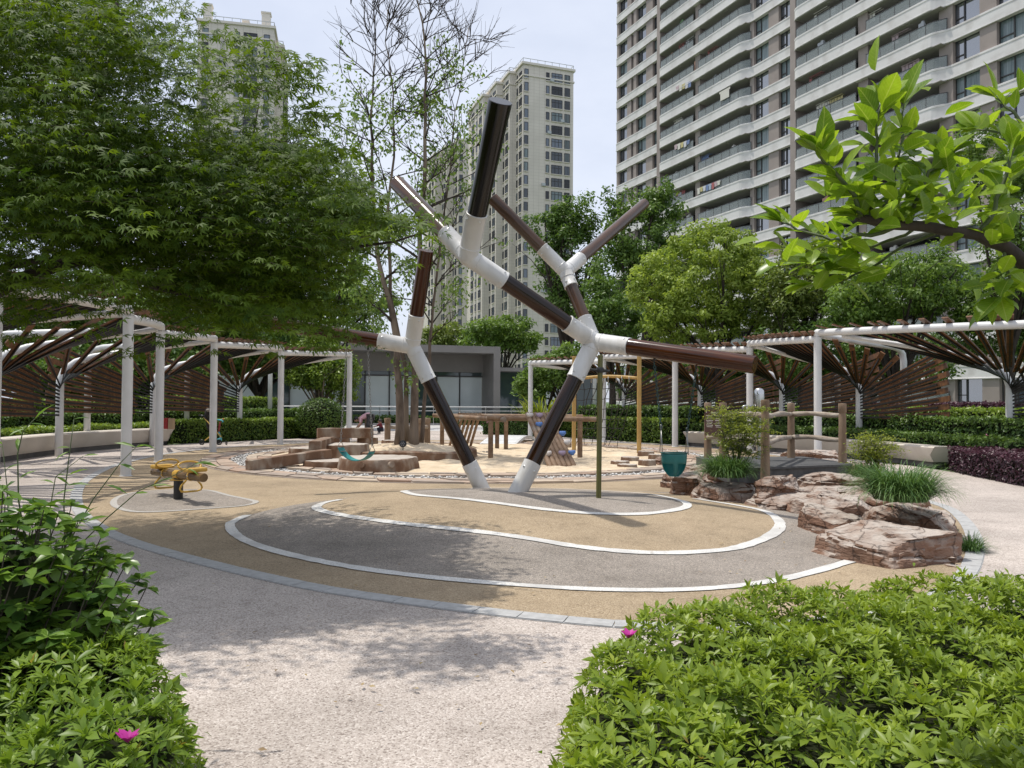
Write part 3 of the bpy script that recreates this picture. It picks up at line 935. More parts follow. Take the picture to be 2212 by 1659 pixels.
# bucket swing on the right arm
a1 = arm_under(1413, J_, RA, RB - .01); a2 = arm_under(1504, J_, RA, RB - .01)
DB = (a1.y + a2.y) / 2
b1 = at(1428, 976, DB); b2 = at(1484, 982, DB)
bc = (b1 + b2) / 2
bsw = thing('bucket_swing', bc, 'teal plastic toddler bucket swing hanging on green chains', 'swing')
for a, b, k in ((a1, b1, 0), (a2, b2, 1)):
    tpt = b + Vector((0, 0, .30))
    mk = MB(); chain_mesh(mk, a - Vector((0, 0, .05)), tpt, .06, .016, .0055); mk.build('chain', M['chain_green'], bsw, smooth_=True)
    mk = MB(); mk.tube([a + Vector((0, 0, .03)), a - Vector((0, 0, .05))], .014, 8); mk.build('hanger', M['black_steel'], bsw, smooth_=True)
    mk = MB()
    mk.tube([tpt, b + Vector((0, -.085, 0))], .006, 6); mk.tube([tpt, b + Vector((0, .085, 0))], .006, 6)
    ring_ = [tpt + Vector((.012 * math.cos(q), 0, .03 + .035 * math.sin(q))) for q in [2 * math.pi * i / 10 for i in range(10)]]
    mk.tube(ring_, .005, 5, closed=True)
    mk.build('hanger_rod', M['chain'], bsw, smooth_=True)
hw = (b2 - b1).length / 2
zb = at(1460, 1029, DB).z
H = bc.z - zb
vs = []; fs = []; NU, NV = 32, 9
def bucket(u, v, off):
    a = 2 * math.pi * u
    t = v
    rx = (hw - off) * (1 - .10 * t - .55 * t ** 4); ry = (.125 - off) * (1 - .1 * t - .5 * t ** 4)
    return bc + Vector((rx * math.cos(a), ry * math.sin(a), -H * t + .012 * math.cos(a) * 0))
keep = []
for off in (0, .008):
    for j in range(NV + 1):
        for i in range(NU): vs.append(bucket(i / NU, j / NV, off))
base2 = (NV + 1) * NU
holes_ = set()
for j in range(NV):
    for i in range(NU):
        a = (i + .5) / NU * 360
        v = (j + .5) / NV
        leg = (v > .42) and ((285 < a < 350) or (190 < a < 255))      # two leg openings at the front
        if leg: continue
        keep.append((i, j))
ks = set(keep)
for i, j in keep:
    i2 = (i + 1) % NU
    q = (j * NU + i, (j + 1) * NU + i, (j + 1) * NU + i2, j * NU + i2)
    fs.append(q); fs.append(tuple(base2 + x for x in reversed(q)))
fs.append(tuple(NV * NU + i for i in range(NU - 1, -1, -1)))
mk = MB(); mk.add(vs, fs); bk = mk.build('bucket', M['teal'], bsw, auto=60)
so = bk.modifiers.new('wall', 'SOLIDIFY'); so.thickness = .004
mk = MB(); mk.tube([bucket(i / NU, 0, 0) + Vector((0, 0, .004)) for i in range(NU)], .010, 6, closed=True)
mk.build('rim', M['teal_dark'], bk, smooth_=True)

# ------------------------------------------------------------------ yellow spring rocker
rb = gm(385, 1078)
rk = thing('seesaw_rocker', rb, 'small log seesaw with yellow handles and footrests on a black post', 'seesaw')
axA = at(333, 1019, rb.y + .45); axB = at(441, 1032, rb.y - .45)
axc = (axA + axB) / 2
mk = MB(); mk.lathe((rb.x, rb.y, rb.z - .05), [(.066, 0), (.066, axc.z - rb.z + .0), (.05, axc.z - rb.z + .01)], 18); mk.build('post', M['black'], rk, auto=40)
pole_obj('log', axA, axB, .062, M['rocker_log'], rk, 20)
ud = (axB - axA).normalized(); sd = ud.cross(Vector((0, 0, 1))).normalized()
mk = MB(); mk.lathe(axc - ud * .06, [(.064, 0), (.068, .0), (.068, .12), (.064, .12)], 18, ud); mk.box(axc - Vector((0, 0, .075)), (.18, .16, .012))
mk.build('saddle_bracket', M['yellow'], rk, auto=40)
for s_ in (-1, 1):
    c = axc + ud * (.37 * s_)
    mk = MB(); mk.lathe(c - ud * .02, [(.064, 0), (.068, 0), (.068, .04), (.064, .04)], 18, ud); band_ = mk.build('clamp_band', M['yellow'], rk, auto=40)
    # handle hoop above, footrest loop below, flat padded seat outboard
    hoop = []
    for i in range(18):
        a = 2 * math.pi * i / 18
        hoop.append(c + sd * (.17 * math.cos(a)) + Vector((0, 0, .145 + .062 * math.sin(a))) - ud * (s_ * .05) + ud * (s_ * -.05 * math.sin(a)))
    mk = MB(); mk.tube(hoop, .014, 8, closed=True); mk.tube([c + Vector((0, 0, .05)), hoop[13]], .014, 8)
    mk.build('handle', M['yellow'], rk, smooth_=True)
    foot = []
    for x_, z_ in ((-.075, -.05), (-.15, -.13), (-.165, -.17), (-.145, -.205), (-.09, -.215), (.09, -.215), (.145, -.205), (.165, -.17), (.15, -.13), (.075, -.05)):
        foot.append(c + sd * x_ + Vector((0, 0, z_)))
    mk = MB(); mk.tube(foot, .014, 8); mk.build('footrest', M['yellow'], rk, smooth_=True)
    sc_ = c + ud * (.10 * s_) + Vector((0, 0, .095))
    mk = MB(); mk.box(sc_, (.30, .17, .06), sd, ud, (0, 0, 1)); mk.build('seat', M['yellow'], rk, bevel=.022)
    for q in (-1, 1):
        mk = MB(); mk.sphere(c + sd * (.066 * q) + ud * .0, .012, 8, 6); mk.build('nut', M['chain'], band_, smooth_=True)

# ------------------------------------------------------------------ pergolas
def slat_piece(a, b, face, w, t, mat, name, parent, taper=.78):
    """plank from a to b, its wide face turned to 'face'"""
    a, b = Vector(a), Vector(b)
    d = (b - a); L = d.length; d.normalize()
    f = Vector(face); f = (f - d * f.dot(d)).normalized(); s_ = d.cross(f)
    mk = MB(); mk.box((0, 0, 0), (w, t, L)); mk.v = [(q[0] * (taper if q[2] < 0 else 1), q[1], q[2]) for q in mk.v]
    me = mk.mesh(name, mat)
    ob = bpy.data.objects.new(name, me); link(ob, parent)
    rot = Matrix((s_, f, d)).transposed().to_4x4()
    ml = Matrix.Translation((a + b) / 2 - org(parent)) @ rot
    ob.matrix_local = ml
    return ob, ml

def arc_pts(a, b, mid_out, n=8):
    """gentle arc from a to b bulging by the vector mid_out"""
    out = []
    for i in range(n + 1):
        t = i / n
        out.append(a.lerp(b, t) + mid_out * (4 * t * (1 - t)))
    return out

def pergola(P, outs, Hs, label, depth=3.8):
    base = Vector((P[2][0], P[2][1], 0))
    pg = thing('pergola', base, label, 'pergola')
    n = len(P)
    Q = [Vector((P[i][0] + outs[i][0] * depth, P[i][1] + outs[i][1] * depth, 0)) for i in range(n)]
    Pv = [Vector((p[0], p[1], 0)) for p in P]
    for i in range(n):
        mk = MB(); mk.tube([Pv[i], Pv[i] + Vector((0, 0, Hs[i] - .1))], .098, 18)
        mk.lathe(Pv[i], [(.12, 0), (.12, .012), (.1, .014)], 18)
        if i < n - 1 or True:
            mk.tube([Pv[i] + Vector((0, 0, Hs[i] - .12)), Pv[i] + Vector((0, 0, Hs[i]))], .098, 18); mk.sphere(Pv[i] + Vector((0, 0, Hs[i])), .098, 16, 10)
        mk.build('column', M['pole_white'], pg, auto=50)
        mk = MB(); hq = Hs[i] - .28
        o_ = Vector((outs[i][0], outs[i][1], 0))
        mk.tube([Q[i], Q[i] + Vector((0, 0, hq - .35)), Q[i] - o_ * .05 + Vector((0, 0, hq - .15)), Q[i] - o_ * .2 + Vector((0, 0, hq - .03)), Q[i] - o_ * .45 + Vector((0, 0, hq + .03)), Pv[i] + Vector((0, 0, Hs[i] - .06))], [.088] * 5 + [.08], 14)
        mk.build('rear_column', M['pole_white'], pg, smooth_=True)
    for i in range(n - 1):
        hi, hj = Hs[i] - .17, Hs[i + 1]       # near end lower, far end on top of the column
        o_ = (Vector((outs[i][0], outs[i][1], 0)) + Vector((outs[i + 1][0], outs[i + 1][1], 0))).normalized()
        A = Pv[i] + Vector((0, 0, hi)); B = Pv[i + 1] + Vector((0, 0, hj))
        bow = o_ * -.12
        beam = arc_pts(A, B, bow, 10)
        mk = MB(); mk.tube(beam, .092, 16); mk.build('front_beam', M['pole_white'], pg, auto=50)
        # rear arch between the rear columns
        # bent trunk post
        far = (Pv[i + 1] - Pv[i]).normalized()
        C = Q[i].lerp(Q[i + 1], .46) - o_ * .55
        zs = 1.95
        bend = [C, C + Vector((0, 0, 1.2)), C + Vector((0, 0, zs)), C + Vector((0, 0, zs + .28)) - o_ * .07 + far * .06, C + Vector((0, 0, zs + .5)) - o_ * .27 + far * .22,
                C + Vector((0, 0, zs + .66)) - o_ * .6 + far * .5, C + Vector((0, 0, zs + .86)) - o_ * 1.5 + far * .9, B.lerp(A, .12) - Vector((0, 0, .1))]
        mk = MB(); mk.tube(bend, [.095, .095, .092, .088, .085, .08, .07, .06], 14); mk.build('bent_post', M['pole_white'], pg, smooth_=True)
        # fan of slats: wing boards towards the near rear column, then roof slats onto the front beam
        tips = []
        qn = Q[i] - o_ * .05
        wing = [(1.2 + .22 * q, .15) for q in range(9)]
        for k, (z, w) in enumerate(wing):
            tp = qn + Vector((0, 0, z)) - far * (1.55 + .03 * (k % 3)) + o_ * (.0 - .02 * k)
            tips.append((tp, C + Vector((0, 0, 1.06 + .085 * k)), o_, .15, .10))
        for k in range(5):
            t = (k + .7) / 5.4
            tp = qn.lerp(Pv[i], t) + Vector((0, 0, 2.74 + (hi - 2.74 + .06) * t)) - far * .2
            tips.append((tp, C + Vector((0, 0, 1.74 + .045 * k)), (o_ * (1 - t) + Vector((0, 0, 1)) * (t + .3)), .14, .12))
        NS = 13
        for k in range(NS):
            t = (k + .45) / NS
            bp = arc_pts(A, B, bow, 24)[int(round(t * 24))]
            root = C + Vector((0, 0, 1.90 + .35 * t)) - o_ * (.08 * t)
            d = (bp + Vector((0, 0, .115)) - root)
            tp = root + d * (1 + .24 / d.length)
            tips.append((tp, root, Vector((0, 0, 1)) - o_ * .1, .14, .15))
        for k, (tp, root, face, w, st) in enumerate(tips):
            fr = random.uniform(.20, .30) if k > 12 else random.uniform(.17, .27)
            s0 = root.lerp(tp, fr)
            sl, ml = slat_piece(s0, tp, face, w, .032, M['slat'], 'slat', pg)
            # steel rib that carries it
            mk = MB(); mk.beam(root, s0.lerp(tp, .85), .022, .045)
            me = mk.mesh('rib', M['black_steel'])
            rb_ = bpy.data.objects.new('rib', me); link(rb_, sl)
            off_ = Vector(face).normalized() * -.04
            rb_.matrix_local = ml.inverted() @ Matrix.Translation(off_ - org(pg))
    return pg

PL = [(-7.15, 10.6), (-7.45, 14.9), (-8.38, 18.3), (-8.49, 21.9), (-7.69, 25.6), (-6.15, 29.1)]
def outward(P, sgn):
    o = []
    for i in range(len(P)):
        a = Vector(P[max(i - 1, 0)]); b = Vector(P[min(i + 1, len(P) - 1)])
        t = (b - a).normalized()
        o.append((-t.y * sgn, t.x * sgn))
    return o
oL = outward(PL, 1)
oL[0] = (-1, -.05); oL[1] = (-.995, 0.06)
pergola(PL, oL, [3.22] * 6, 'curved white steel pergola with brown fan slats along the left side')
PR = [(11.3, 15.3), (8.03, 20.2), (7.08, 22.9), (5.45, 25.7), (3.4, 28.6), (0.78, 32.2)]
oR = outward(PR, -1)
pergola(PR, oR, [3.3, 3.34, 3.25, 3.2, 3.15, 3.1], 'curved white steel pergola with brown fan slats along the right side', 3.6)

# ------------------------------------------------------------------ benches
def bench(path, label, h=.55, w=.5, side=1):
    P = [Vector((p[0], p[1], 0)) for p in path]
    b = thing('bench', P[len(P) // 2], label, 'bench')
    vs = []; fs = []; vf = []; ff = []
    n = len(P)
    for i in range(n):
        t = (P[min(i + 1, n - 1)] - P[max(i - 1, 0)]).normalized()
        o = Vector((-t.y, t.x, 0)) * side
        e = 1 if i == n - 1 else (-1 if i == 0 else 0)
        for off, z in ((0, h - .03), (.03, h), (w, h), (w, .13), (.12, .13), (.03, .30)):
            vs.append(P[i] + o * off + Vector((0, 0, z)) - t * (e * (.0 if z > .4 else .16)))
        for off, z in ((.17, .13), (.4, .13), (.4, 0), (.17, 0)):
            vf.append(P[i] + o * off + Vector((0, 0, z)) - t * (e * .25))
    def loft(vs, m):
        fs = []
        for i in range(n - 1):
            for k in range(m):
                k2 = (k + 1) % m
                fs.append((i * m + k, (i + 1) * m + k, (i + 1) * m + k2, i * m + k2))
        fs.append(tuple(range(m))); fs.append(tuple((n - 1) * m + k for k in range(m - 1, -1, -1)))
        return fs
    mk = MB(); mk.add(vs, loft(vs, 6)); o1 = mk.build('seat', M['bench'], b, auto=35)
    mk = MB(); mk.add(vf, loft(vf, 4)); o2 = mk.build('plinth', M['bench_foot'], b)
    for o in (o1, o2):
        bm = bmesh.new(); bm.from_mesh(o.data); bmesh.ops.recalc_face_normals(bm, faces=bm.faces); bm.to_mesh(o.data); bm.free()
    return b
bl = chaikin([(-10.9, 13.6), (-11.35, 15.6), (-11.75, 18), (-12.05, 20.6), (-11.75, 23.2), (-11.0, 25.1)], False, 2)
bench(bl, 'long curved cream cast stone bench under the left pergola', side=1)
br = chaikin([(9.75, 17.8), (9.35, 20.2), (8.3, 22.6), (7.0, 24.5), (5.8, 26.1)], False, 2)
bench(br, 'long curved cream cast stone bench under the right pergola', h=.5, side=-1)

# paper bag on the left bench
bg = Vector((-11.6, 24.0, .555))
bg = at(366, 927, 24.2); bg.z = .552
bag = thing('shopping_bag', bg, 'red and brown paper shopping bag standing on the left bench', 'bag')
mk = MB(); mk.box(bg + Vector((-.09, 0, .17)), (.17, .13, .34), (.94, -.34, 0), (.34, .94, 0)); mk.build('red_side', plain('bag_red', (.33, .02, .022), .5), bag)
mk = MB(); mk.box(bg + Vector((.085, -.05, .167)), (.16, .12, .335), (.97, -.22, 0), (.22, .97, 0)); mk.build('kraft_side', plain('bag_kraft', (.40, .28, .17), .8), bag)
mk = MB(); mk.tube([bg + Vector((-.13, -.08, .33)), bg + Vector((-.12, -.10, .26)), bg + Vector((-.09, -.11, .22)), bg + Vector((-.06, -.10, .26)), bg + Vector((-.05, -.08, .33))], .006, 6); mk.build('handle', plain('bag_handle', (.5, .06, .04), .6), bag)

# stroller and scooter half hidden behind a column
sb = gnd(452, 964.0); sb = Vector((sb.x, 25.2, 0)); sb.x = at(450, 950, 25.2).x
st = thing('stroller', sb, 'folded stroller with yellow rods and black wheels beside the left hedge', 'stroller')
ywm = plain('stroller_rod', (.55, .36, .08), .5)
def spt(x, y, D=25.2): return at(600 * .5486 + x / 5.53 * .5486, 1580 * .5486 + y / 5.53 * .5486, D)
mk = MB(); mk.tube([spt(1115, 345), spt(1300, 560), spt(1500, 780)], .018, 8); mk.build('frame_rod', ywm, st, smooth_=True)
mk = MB(); mk.tube([spt(1140, 855, 25.0), spt(1250, 770, 25.0), spt(1400, 640, 25.2)], .018, 8); mk.build('frame_rod', ywm, st, smooth_=True)
mk = MB(); mk.tube([spt(1005, 305), spt(1120, 320), spt(1180, 400)], [.03, .03, .02], 8); mk.build('push_handle', M['black'], st, smooth_=True)
wz = .085
for dx, dy in ((spt(1075, 880).x - sb.x, 0), (spt(1430, 880).x - sb.x, .1)):
    c = sb + Vector((dx, dy, wz)); mk = MB()
    mk.tube([c + Vector((.075 * math.cos(q), .0, .075 * math.sin(q))) for q in [2 * math.pi * i / 16 for i in range(16)]], .022, 8, closed=True); mk.lathe(c - Vector((0, .01, 0)), [(.04, 0), (.04, .02)], 10, (0, 1, 0))
    mk.build('wheel', M['black'], st, smooth_=True)
mk = MB(); mk.sphere(spt(1210, 300, 25.35), .2, 12, 8, (.55, .6, 1.25)); mk.sphere(spt(1240, 480, 25.35), .16, 12, 8, (.6, .7, 1.5)); mk.build('fabric_seat', noise_mat('stroller_fabric', (.012, .011, .011), (.04, .035, .03), 12, .9), st, smooth_=True)
mk = MB(); mk.sphere(spt(1215, 195, 25.2), .075, 10, 7, (1, .8, .7)); mk.build('net_bag', noise_mat('net_bag', (.07, .06, .05), (.4, .35, .3), 30, .8), st, smooth_=True)
cb = Vector((spt(1560, 900, 25.3).x, 25.3, 0))
scq = thing('kick_scooter', cb, 'small red and blue kick scooter parked by the left hedge', 'scooter')
blu = plain('scooter_blue', (.10, .42, .48), .4); red = plain('scooter_red', (.22, .02, .02), .4)
mk = MB(); mk.tube([spt(1440, 640, 25.3), spt(1490, 800, 25.25), spt(1505, 850, 25.2)], .02, 8); mk.tube([spt(1410, 830, 25.3), spt(1500, 805, 25.2)], .026, 8); mk.build('deck', blu, scq, smooth_=True)
mk = MB(); mk.tube([spt(1440, 660, 25.3), spt(1480, 440, 25.3)], [.035, .025], 8); mk.build('steering_tube', red, scq, smooth_=True)
mk = MB(); mk.tube([spt(1415, 400, 25.3), spt(1480, 410, 25.3), spt(1530, 420, 25.2), spt(1535, 460, 25.2)], .022, 8); mk.build('handlebar', blu, scq, smooth_=True)
mk = MB(); mk.sphere(spt(1548, 388, 25.2), .022, 8, 6); mk.build('grip', plain('grip_red', (.7, .08, .03), .5), scq, smooth_=True)
for xx, yy in ((1612, 900), (1440, 900)):
    c = spt(xx, yy, 25.25); c.z = .06; mk = MB(); mk.tube([c + Vector((.02 * math.cos(q), 0, .055 * math.sin(q))) for q in [2 * math.pi * i / 14 for i in range(14)]], .016, 6, closed=True); mk.build('wheel', M['black'], scq, smooth_=True)

# ------------------------------------------------------------------ faux-wood beams and stumps by the sandpit
def rough_beam(a, b, w, h, label, group='cast stone beams stacked in the sandpit'):
    a, b = Vector(a), Vector(b); d = (b - a); L = d.length; d.normalize()
    s_ = d.cross(Vector((0, 0, 1))).normalized(); u = s_.cross(d)
    vs = []; fs = []; n = 9
    for i in range(n):
        c = a + d * (L * i / (n - 1))
        for x_, z_ in ((-1, -1), (1, -1), (1, 1), (-1, 1)):
            vs.append(c + s_ * (x_ * w / 2 + random.uniform(-.008, .008)) + u * (z_ * h / 2 + random.uniform(-.008, .008)))
    for i in range(n - 1):
        for k in range(4):
            k2 = (k + 1) % 4
            fs.append((i * 4 + k, i * 4 + k2, (i + 1) * 4 + k2, (i + 1) * 4 + k))
    fs += [(3, 2, 1, 0), tuple((n - 1) * 4 + k for k in range(4))]
    mk = MB(); mk.add(vs, fs); ob = mk.build('square_beam', [M['faux_wood'], M['faux_top']], None, bevel=.018)
    for i, p in enumerate(ob.data.polygons):
        if p.normal.z > .8: p.material_index = 1
    return tag(ob, label, 'beam', group)

def stump(c, r, h, label, cat='stump', group=None, name='stump', ecc=1.0, knots=0):
    """cast log slice: bark flutes round the side, pale worn top"""
    mk = MB(); n = 44; prof = ((1.04, 0), (1.03, .3), (1.0, .7), (.985, .93), (.955, 1.0))
    ph = [random.uniform(0, 6.28) for _ in range(4)]
    vs = []; fs = []
    for rr, hh in prof:
        for k in range(n):
            a = 2 * math.pi * k / n
            q = 1 + .035 * math.sin(3 * a + ph[0]) + .02 * math.sin(7 * a + ph[1]) + .016 * math.sin(13 * a + ph[2])
            if k % 7 == int(ph[3]) % 7 and hh < .95: q -= .035
            vs.append((c[0] + r * rr * q * math.cos(a), c[1] + r * ecc * rr * q * math.sin(a), c[2] + h * hh + random.uniform(-.006, .006)))
    m = len(prof)
    for j in range(m - 1):
        for k in range(n):
            k2 = (k + 1) % n
            fs.append((j * n + k, j * n + k2, (j + 1) * n + k2, (j + 1) * n + k))
    mk.add(vs, fs)
    mk.mi = 1; b = len(mk.v); mk.v.append((c[0], c[1], c[2] + h * 1.0))
    for k in range(n):
        mk.f.append(((m - 1) * n + k, (m - 1) * n + (k + 1) % n, b)); mk.m.append(1)
    o = thing(name, Vector(c), label, cat, group)
    ob = mk.build('slice', [M['faux_wood'], M['faux_top']], o, auto=45)
    for k in range(knots):
        a = R(-100 + 40 * k + random.uniform(-8, 8)); kk = MB()
        d = Vector((math.cos(a), math.sin(a), .1))
        kk.tube([Vector(c) + Vector((0, 0, h * .35)) + d * (r * .95), Vector(c) + Vector((0, 0, h * .38)) + d * (r * 1.1)], [.075, .06], 12); kk.build('knot', M['faux_wood'], o, auto=45)
    return o
rough_beam((-5.42, 15.9, .13), (-4.15, 17.5, .27), .26, .23, 'pale weathered square beam lying lowest, its end on the slabs')
rough_beam((-4.48, 17.5, .45), (-4.62, 19.5, .45), .27, .23, 'short square beam end-on, lying across the stumps')
rough_beam((-5.05, 20.0, .63), (-3.70, 20.5, .63), .28, .26, 'topmost square beam of the sandpit stack')
stump((-2.83, 16.35, 0), .82, .29, 'widest flat log platform at the front of the sandpit', 'log platform', name='log_platform', knots=2)
stump((-4.15, 18.9, 0), .62, .42, 'tall log platform behind the square beams', 'log platform', name='log_platform')
stump((-4.02, 17.0, 0), .52, .17, 'low log platform under the lowest square beam', 'log platform', name='log_platform')
stump((-4.95, 18.6, 0), .42, .34, 'narrow log platform left of the square beam end', 'log platform', name='log_platform')
stump((-3.85, 20.6, 0), .28, .50, 'stump holding up the topmost square beam', 'stump')
stump((-4.5, 20.25, 0), .24, .50, 'pale stump under the middle of the topmost beam', 'stump')
# stepping stumps at the right of the sandpit
steps = [(1735, 1140, 135, 1170), (1805, 1103, 130, 1150), (1930, 1125, 130, 1182), (1785, 1163, 145, 1196), (1925, 1062, 120, 1120), (1995, 1085, 110, 1140), (1352, 990, 60, 1045)]
names_ = ['lowest flat stepping stump at the left of its cluster', 'stepping stump behind the two lowest ones', 'broad stepping stump at the right of the lowest one', 'frontmost stepping stump of the sandpit cluster',
          'tallest stepping stump at the back of the cluster', 'stepping stump nearest the bucket swing', 'square-looking block stump behind the climbing logs']
for (x, yt, w, yb), nm in zip(steps, names_):
    X_, Yt, Yb = (1500 + x / 1.843) * .5486, (1200 + yt / 1.843) * .5486, (1200 + yb / 1.843) * .5486
    p = gnd(X_, Yb); r = w / 1.843 * .5486 * p.y / F / 2
    c = Vector((at(X_, Yb, p.y + r).x, p.y + r, 0)); h = max(.1, at(X_, Yt, p.y + r).z)
    stump(c, r, h, nm, 'stump', 'stepping stumps at the right of the sandpit')

# ------------------------------------------------------------------ round tree planter in the sand
TC = Vector((-2.75, 20.0, 0))
pl = thing('tree_planter', TC, 'low round cast log wall holding a sand mound around the tree', 'planter')
mk = MB(); n = 72; vs = []; fs = []
for rr, hh in ((1.68, 0), (1.66, .22), (1.60, .25), (1.40, .25), (1.38, .05)):
    for k in range(n):
        a = 2 * math.pi * k / n; q = rr * (1 + .05 * math.sin(2 * a + 1) + .012 * math.sin(17 * a))
        vs.append((TC.x + q * math.cos(a) * 1.05, TC.y + q * math.sin(a), hh + (.03 * math.sin(3 * a) if hh > .1 else 0)))
for j in range(4):
    for k in range(n):
        k2 = (k + 1) % n; fs.append((j * n + k, j * n + k2, (j + 1) * n + k2, (j + 1) * n + k))
mk.add(vs, fs); mk.build('wall', M['faux_wood'], pl, auto=40)
mk = MB(); vs = []; fs = []; nr = 10; n = 48
for j in range(nr + 1):
    rr = 1.46 * j / nr
    for k in range(n):
        a = 2 * math.pi * k / n
        q = rr * (1 + .05 * math.sin(2 * a + 1))
        vs.append((TC.x + q * math.cos(a) * 1.05, TC.y + q * math.sin(a), .19 + .2 * math.cos(rr / 1.46 * math.pi / 2) + .03 * math.sin(a * 5 + rr * 6)))
for j in range(nr):
    for k in range(n):
        k2 = (k + 1) % n; fs.append((j * n + k, (j + 1) * n + k, (j + 1) * n + k2, j * n + k2))
mk.add(vs, fs); mk.build('sand_mound', M['sand'], pl, smooth_=True)
# spotlight by the trunk
sl_ = at(870, 958, 18.95); 
spot = thing('spotlight', Vector((sl_.x, sl_.y, .32)), 'round black garden spotlight standing on the sand at the tree foot', 'spotlight')
mk = MB(); ax = Vector((-.12, -1, .1)).normalized(); cc = Vector((sl_.x, sl_.y, .43))
mk.lathe(cc - ax * .09, [(.05, 0), (.085, .03), (.09, .1), (.085, .105), (.075, .095)], 20, ax); mk.build('housing', M['black'], spot, auto=40)
mk = MB(); mk.lathe(cc, [(.074, 0), (.0, .004)], 20, ax)
for k in range(7):
    a = k * math.pi / 3; u = ax.cross(Vector((0, 0, 1))).normalized(); w = u.cross(ax); q = cc + ax * .006 + (u * math.cos(a) + w * math.sin(a)) * (.042 if k < 6 else 0)
    mk.sphere(q, .015, 8, 5)
mk.build('lens', M['glass'], spot, smooth_=True)
mk = MB(); mk.tube([cc - ax * .04 - Vector((0, 0, .06)), Vector((sl_.x, sl_.y + .04, .27))], .012, 8); mk.build('spike', M['black'], spot)

# ------------------------------------------------------------------ rustic cast log fences
def fence_post(mk_parent, p, z0, h, r=.062, mat=None):
    mk = MB()
    mk.lathe((p[0], p[1], z0 - .25), [(r * 1.15, 0), (r * 1.08, .28), (r, .25 + h * .3), (r * .97, .25 + h * .6), (r * .95, .25 + h - .20), (r * .82, .25 + h - .17), (r * .82, .25 + h - .155), (r * 1.03, .25 + h - .14), (r * 1.05, .25 + h - .02), (r * .95, .25 + h), (0, .25 + h + .004)], 18)
    for i, v in enumerate(mk.v):
        j = .004 * math.sin(v[2] * 23 + i * 1.7)
        mk.v[i] = (v[0] + j, v[1] + j * .7, v[2])
    return mk.build('post', M['fence_post'], mk_parent, auto=45)
def fence_rail(parent, a, b, r=.042):
    a, b = Vector(a), Vector(b); mk = MB(); pts = []; rr = []
    for i in range(9):
        t = i / 8; p = a.lerp(b, t); p.z += .012 * math.sin(t * 7 + a.x); pts.append(p); rr.append(r * (1 + .12 * math.sin(t * 11 + b.y)))
    mk.tube(pts, rr, 12)
    return mk.build('rail', M['fence_rail'], parent, smooth_=True)
DZ = .50
fF = Vector((at(1653, 980, 11.75).x, 11.75)); fR = Vector((at(1820, 980, 12.9).x, 12.9)); fB = Vector((at(1709, 980, 14.0).x, 14.0)); fL1 = Vector((at(1562, 980, 13.2).x, 13.2)); fL2 = Vector((at(1529, 980, 13.9).x, 13.9))
fn = thing('log_fence', (fF.x, fF.y, DZ), 'rustic cast log fence with banded posts around the wooden deck', 'fence')
for q in (fF, fR, fB, fL1, fL2): fence_post(fn, q, DZ, 1.04 if q is fF else .99)
for a, b in ((fL2, fL1), (fL1, fF), (fF, fB), (fB, fR)):
    for z_ in (.80, .385): fence_rail(fn, (a.x, a.y, DZ + z_), (b.x, b.y, DZ + z_))
# deck
dk_ = thing('deck', ((fF.x + fR.x) / 2, 12.9, DZ), 'dark grey timber deck raised behind the sandstone boulders', 'deck')
e1 = Vector((fF.x - .55, fF.y - .12)); e2 = Vector((fR.x + .12, fR.y - .22)); e3 = Vector((fB.x + .35, fB.y + .35)); e4 = Vector((fL2.x - .15, fL2.y + .3))
NBD = 13
for i in range(NBD):
    t0, t1 = (i + .02) / NBD, (i + .98) / NBD
    a0 = e1.lerp(e4, t0); a1 = e1.lerp(e4, t1); b0 = e2.lerp(e3, t0); b1_ = e2.lerp(e3, t1)
    mk = MB(); mk.prism([tuple(a0), tuple(b0), tuple(b1_), tuple(a1)], DZ - .035, DZ + random.uniform(-.003, .003)); mk.build('board', M['deck'], dk_)
mk = MB(); mk.prism([tuple(e1.lerp(e4, .02)), tuple(e2.lerp(e3, .02)), tuple(e2.lerp(e3, .98)), tuple(e1.lerp(e4, .98))], DZ - .24, DZ - .04); mk.build('joist_frame', M['deck'], dk_)
# sign on the fence
sg = thing('sign', (fL1.x - .15, fL1.y - .1, DZ + .5), 'dark brown information sign with rows of white text on the log fence', 'sign')
s1 = at(1529, 885, 13.6); s2 = at(1573, 885, 13.05); zt = at(1540, 879, 13.3).z; zbm = at(1540, 942, 13.3).z
sx_ = (s2 - s1); sx_.z = 0; wS = sx_.length; sx_.normalize(); sn = Vector((sx_.y, -sx_.x, 0)); sc0 = Vector(((s1.x + s2.x) / 2, (s1.y + s2.y) / 2, (zt + zbm) / 2)) + sn * .06
mk = MB(); mk.box(sc0, (wS, .015, zt - zbm), sx_, sn, (0, 0, 1)); mk.build('panel', M['sign'], sg)
hS = zt - zbm
def sbar(u, v, w, h, nm='text_line'):
    mk = MB(); mk.box(sc0 + sn * .0095 + sx_ * (u * wS) + Vector((0, 0, v * hS)), (w * wS, .003, h * hS), sx_, sn, (0, 0, 1)); return mk.build(nm, M['sign_text'], sg)
sbar(.0, .30, .34, .05, 'title_plate')
tri = MB(); c = sc0 + sn * .0096 + sx_ * (-.4 * wS) + Vector((0, 0, .36 * hS)); tri.add([c + Vector((0, 0, .035)), c + sx_ * -.014, c + sx_ * .014], [(0, 1, 2), (0, 2, 1)]); tri.box(c - Vector((0, 0, .02)), (.026, .002, .018), sx_, sn, (0, 0, 1)); tri.build('pictogram', M['sign_text'], sg)
for i in range(8):
    v = .20 - .055 * i
    sbar(-.24, v - .005, .34 - .05 * (i % 3), .016); sbar(.20, v, .38 - .06 * ((i + 1) % 3), .018)

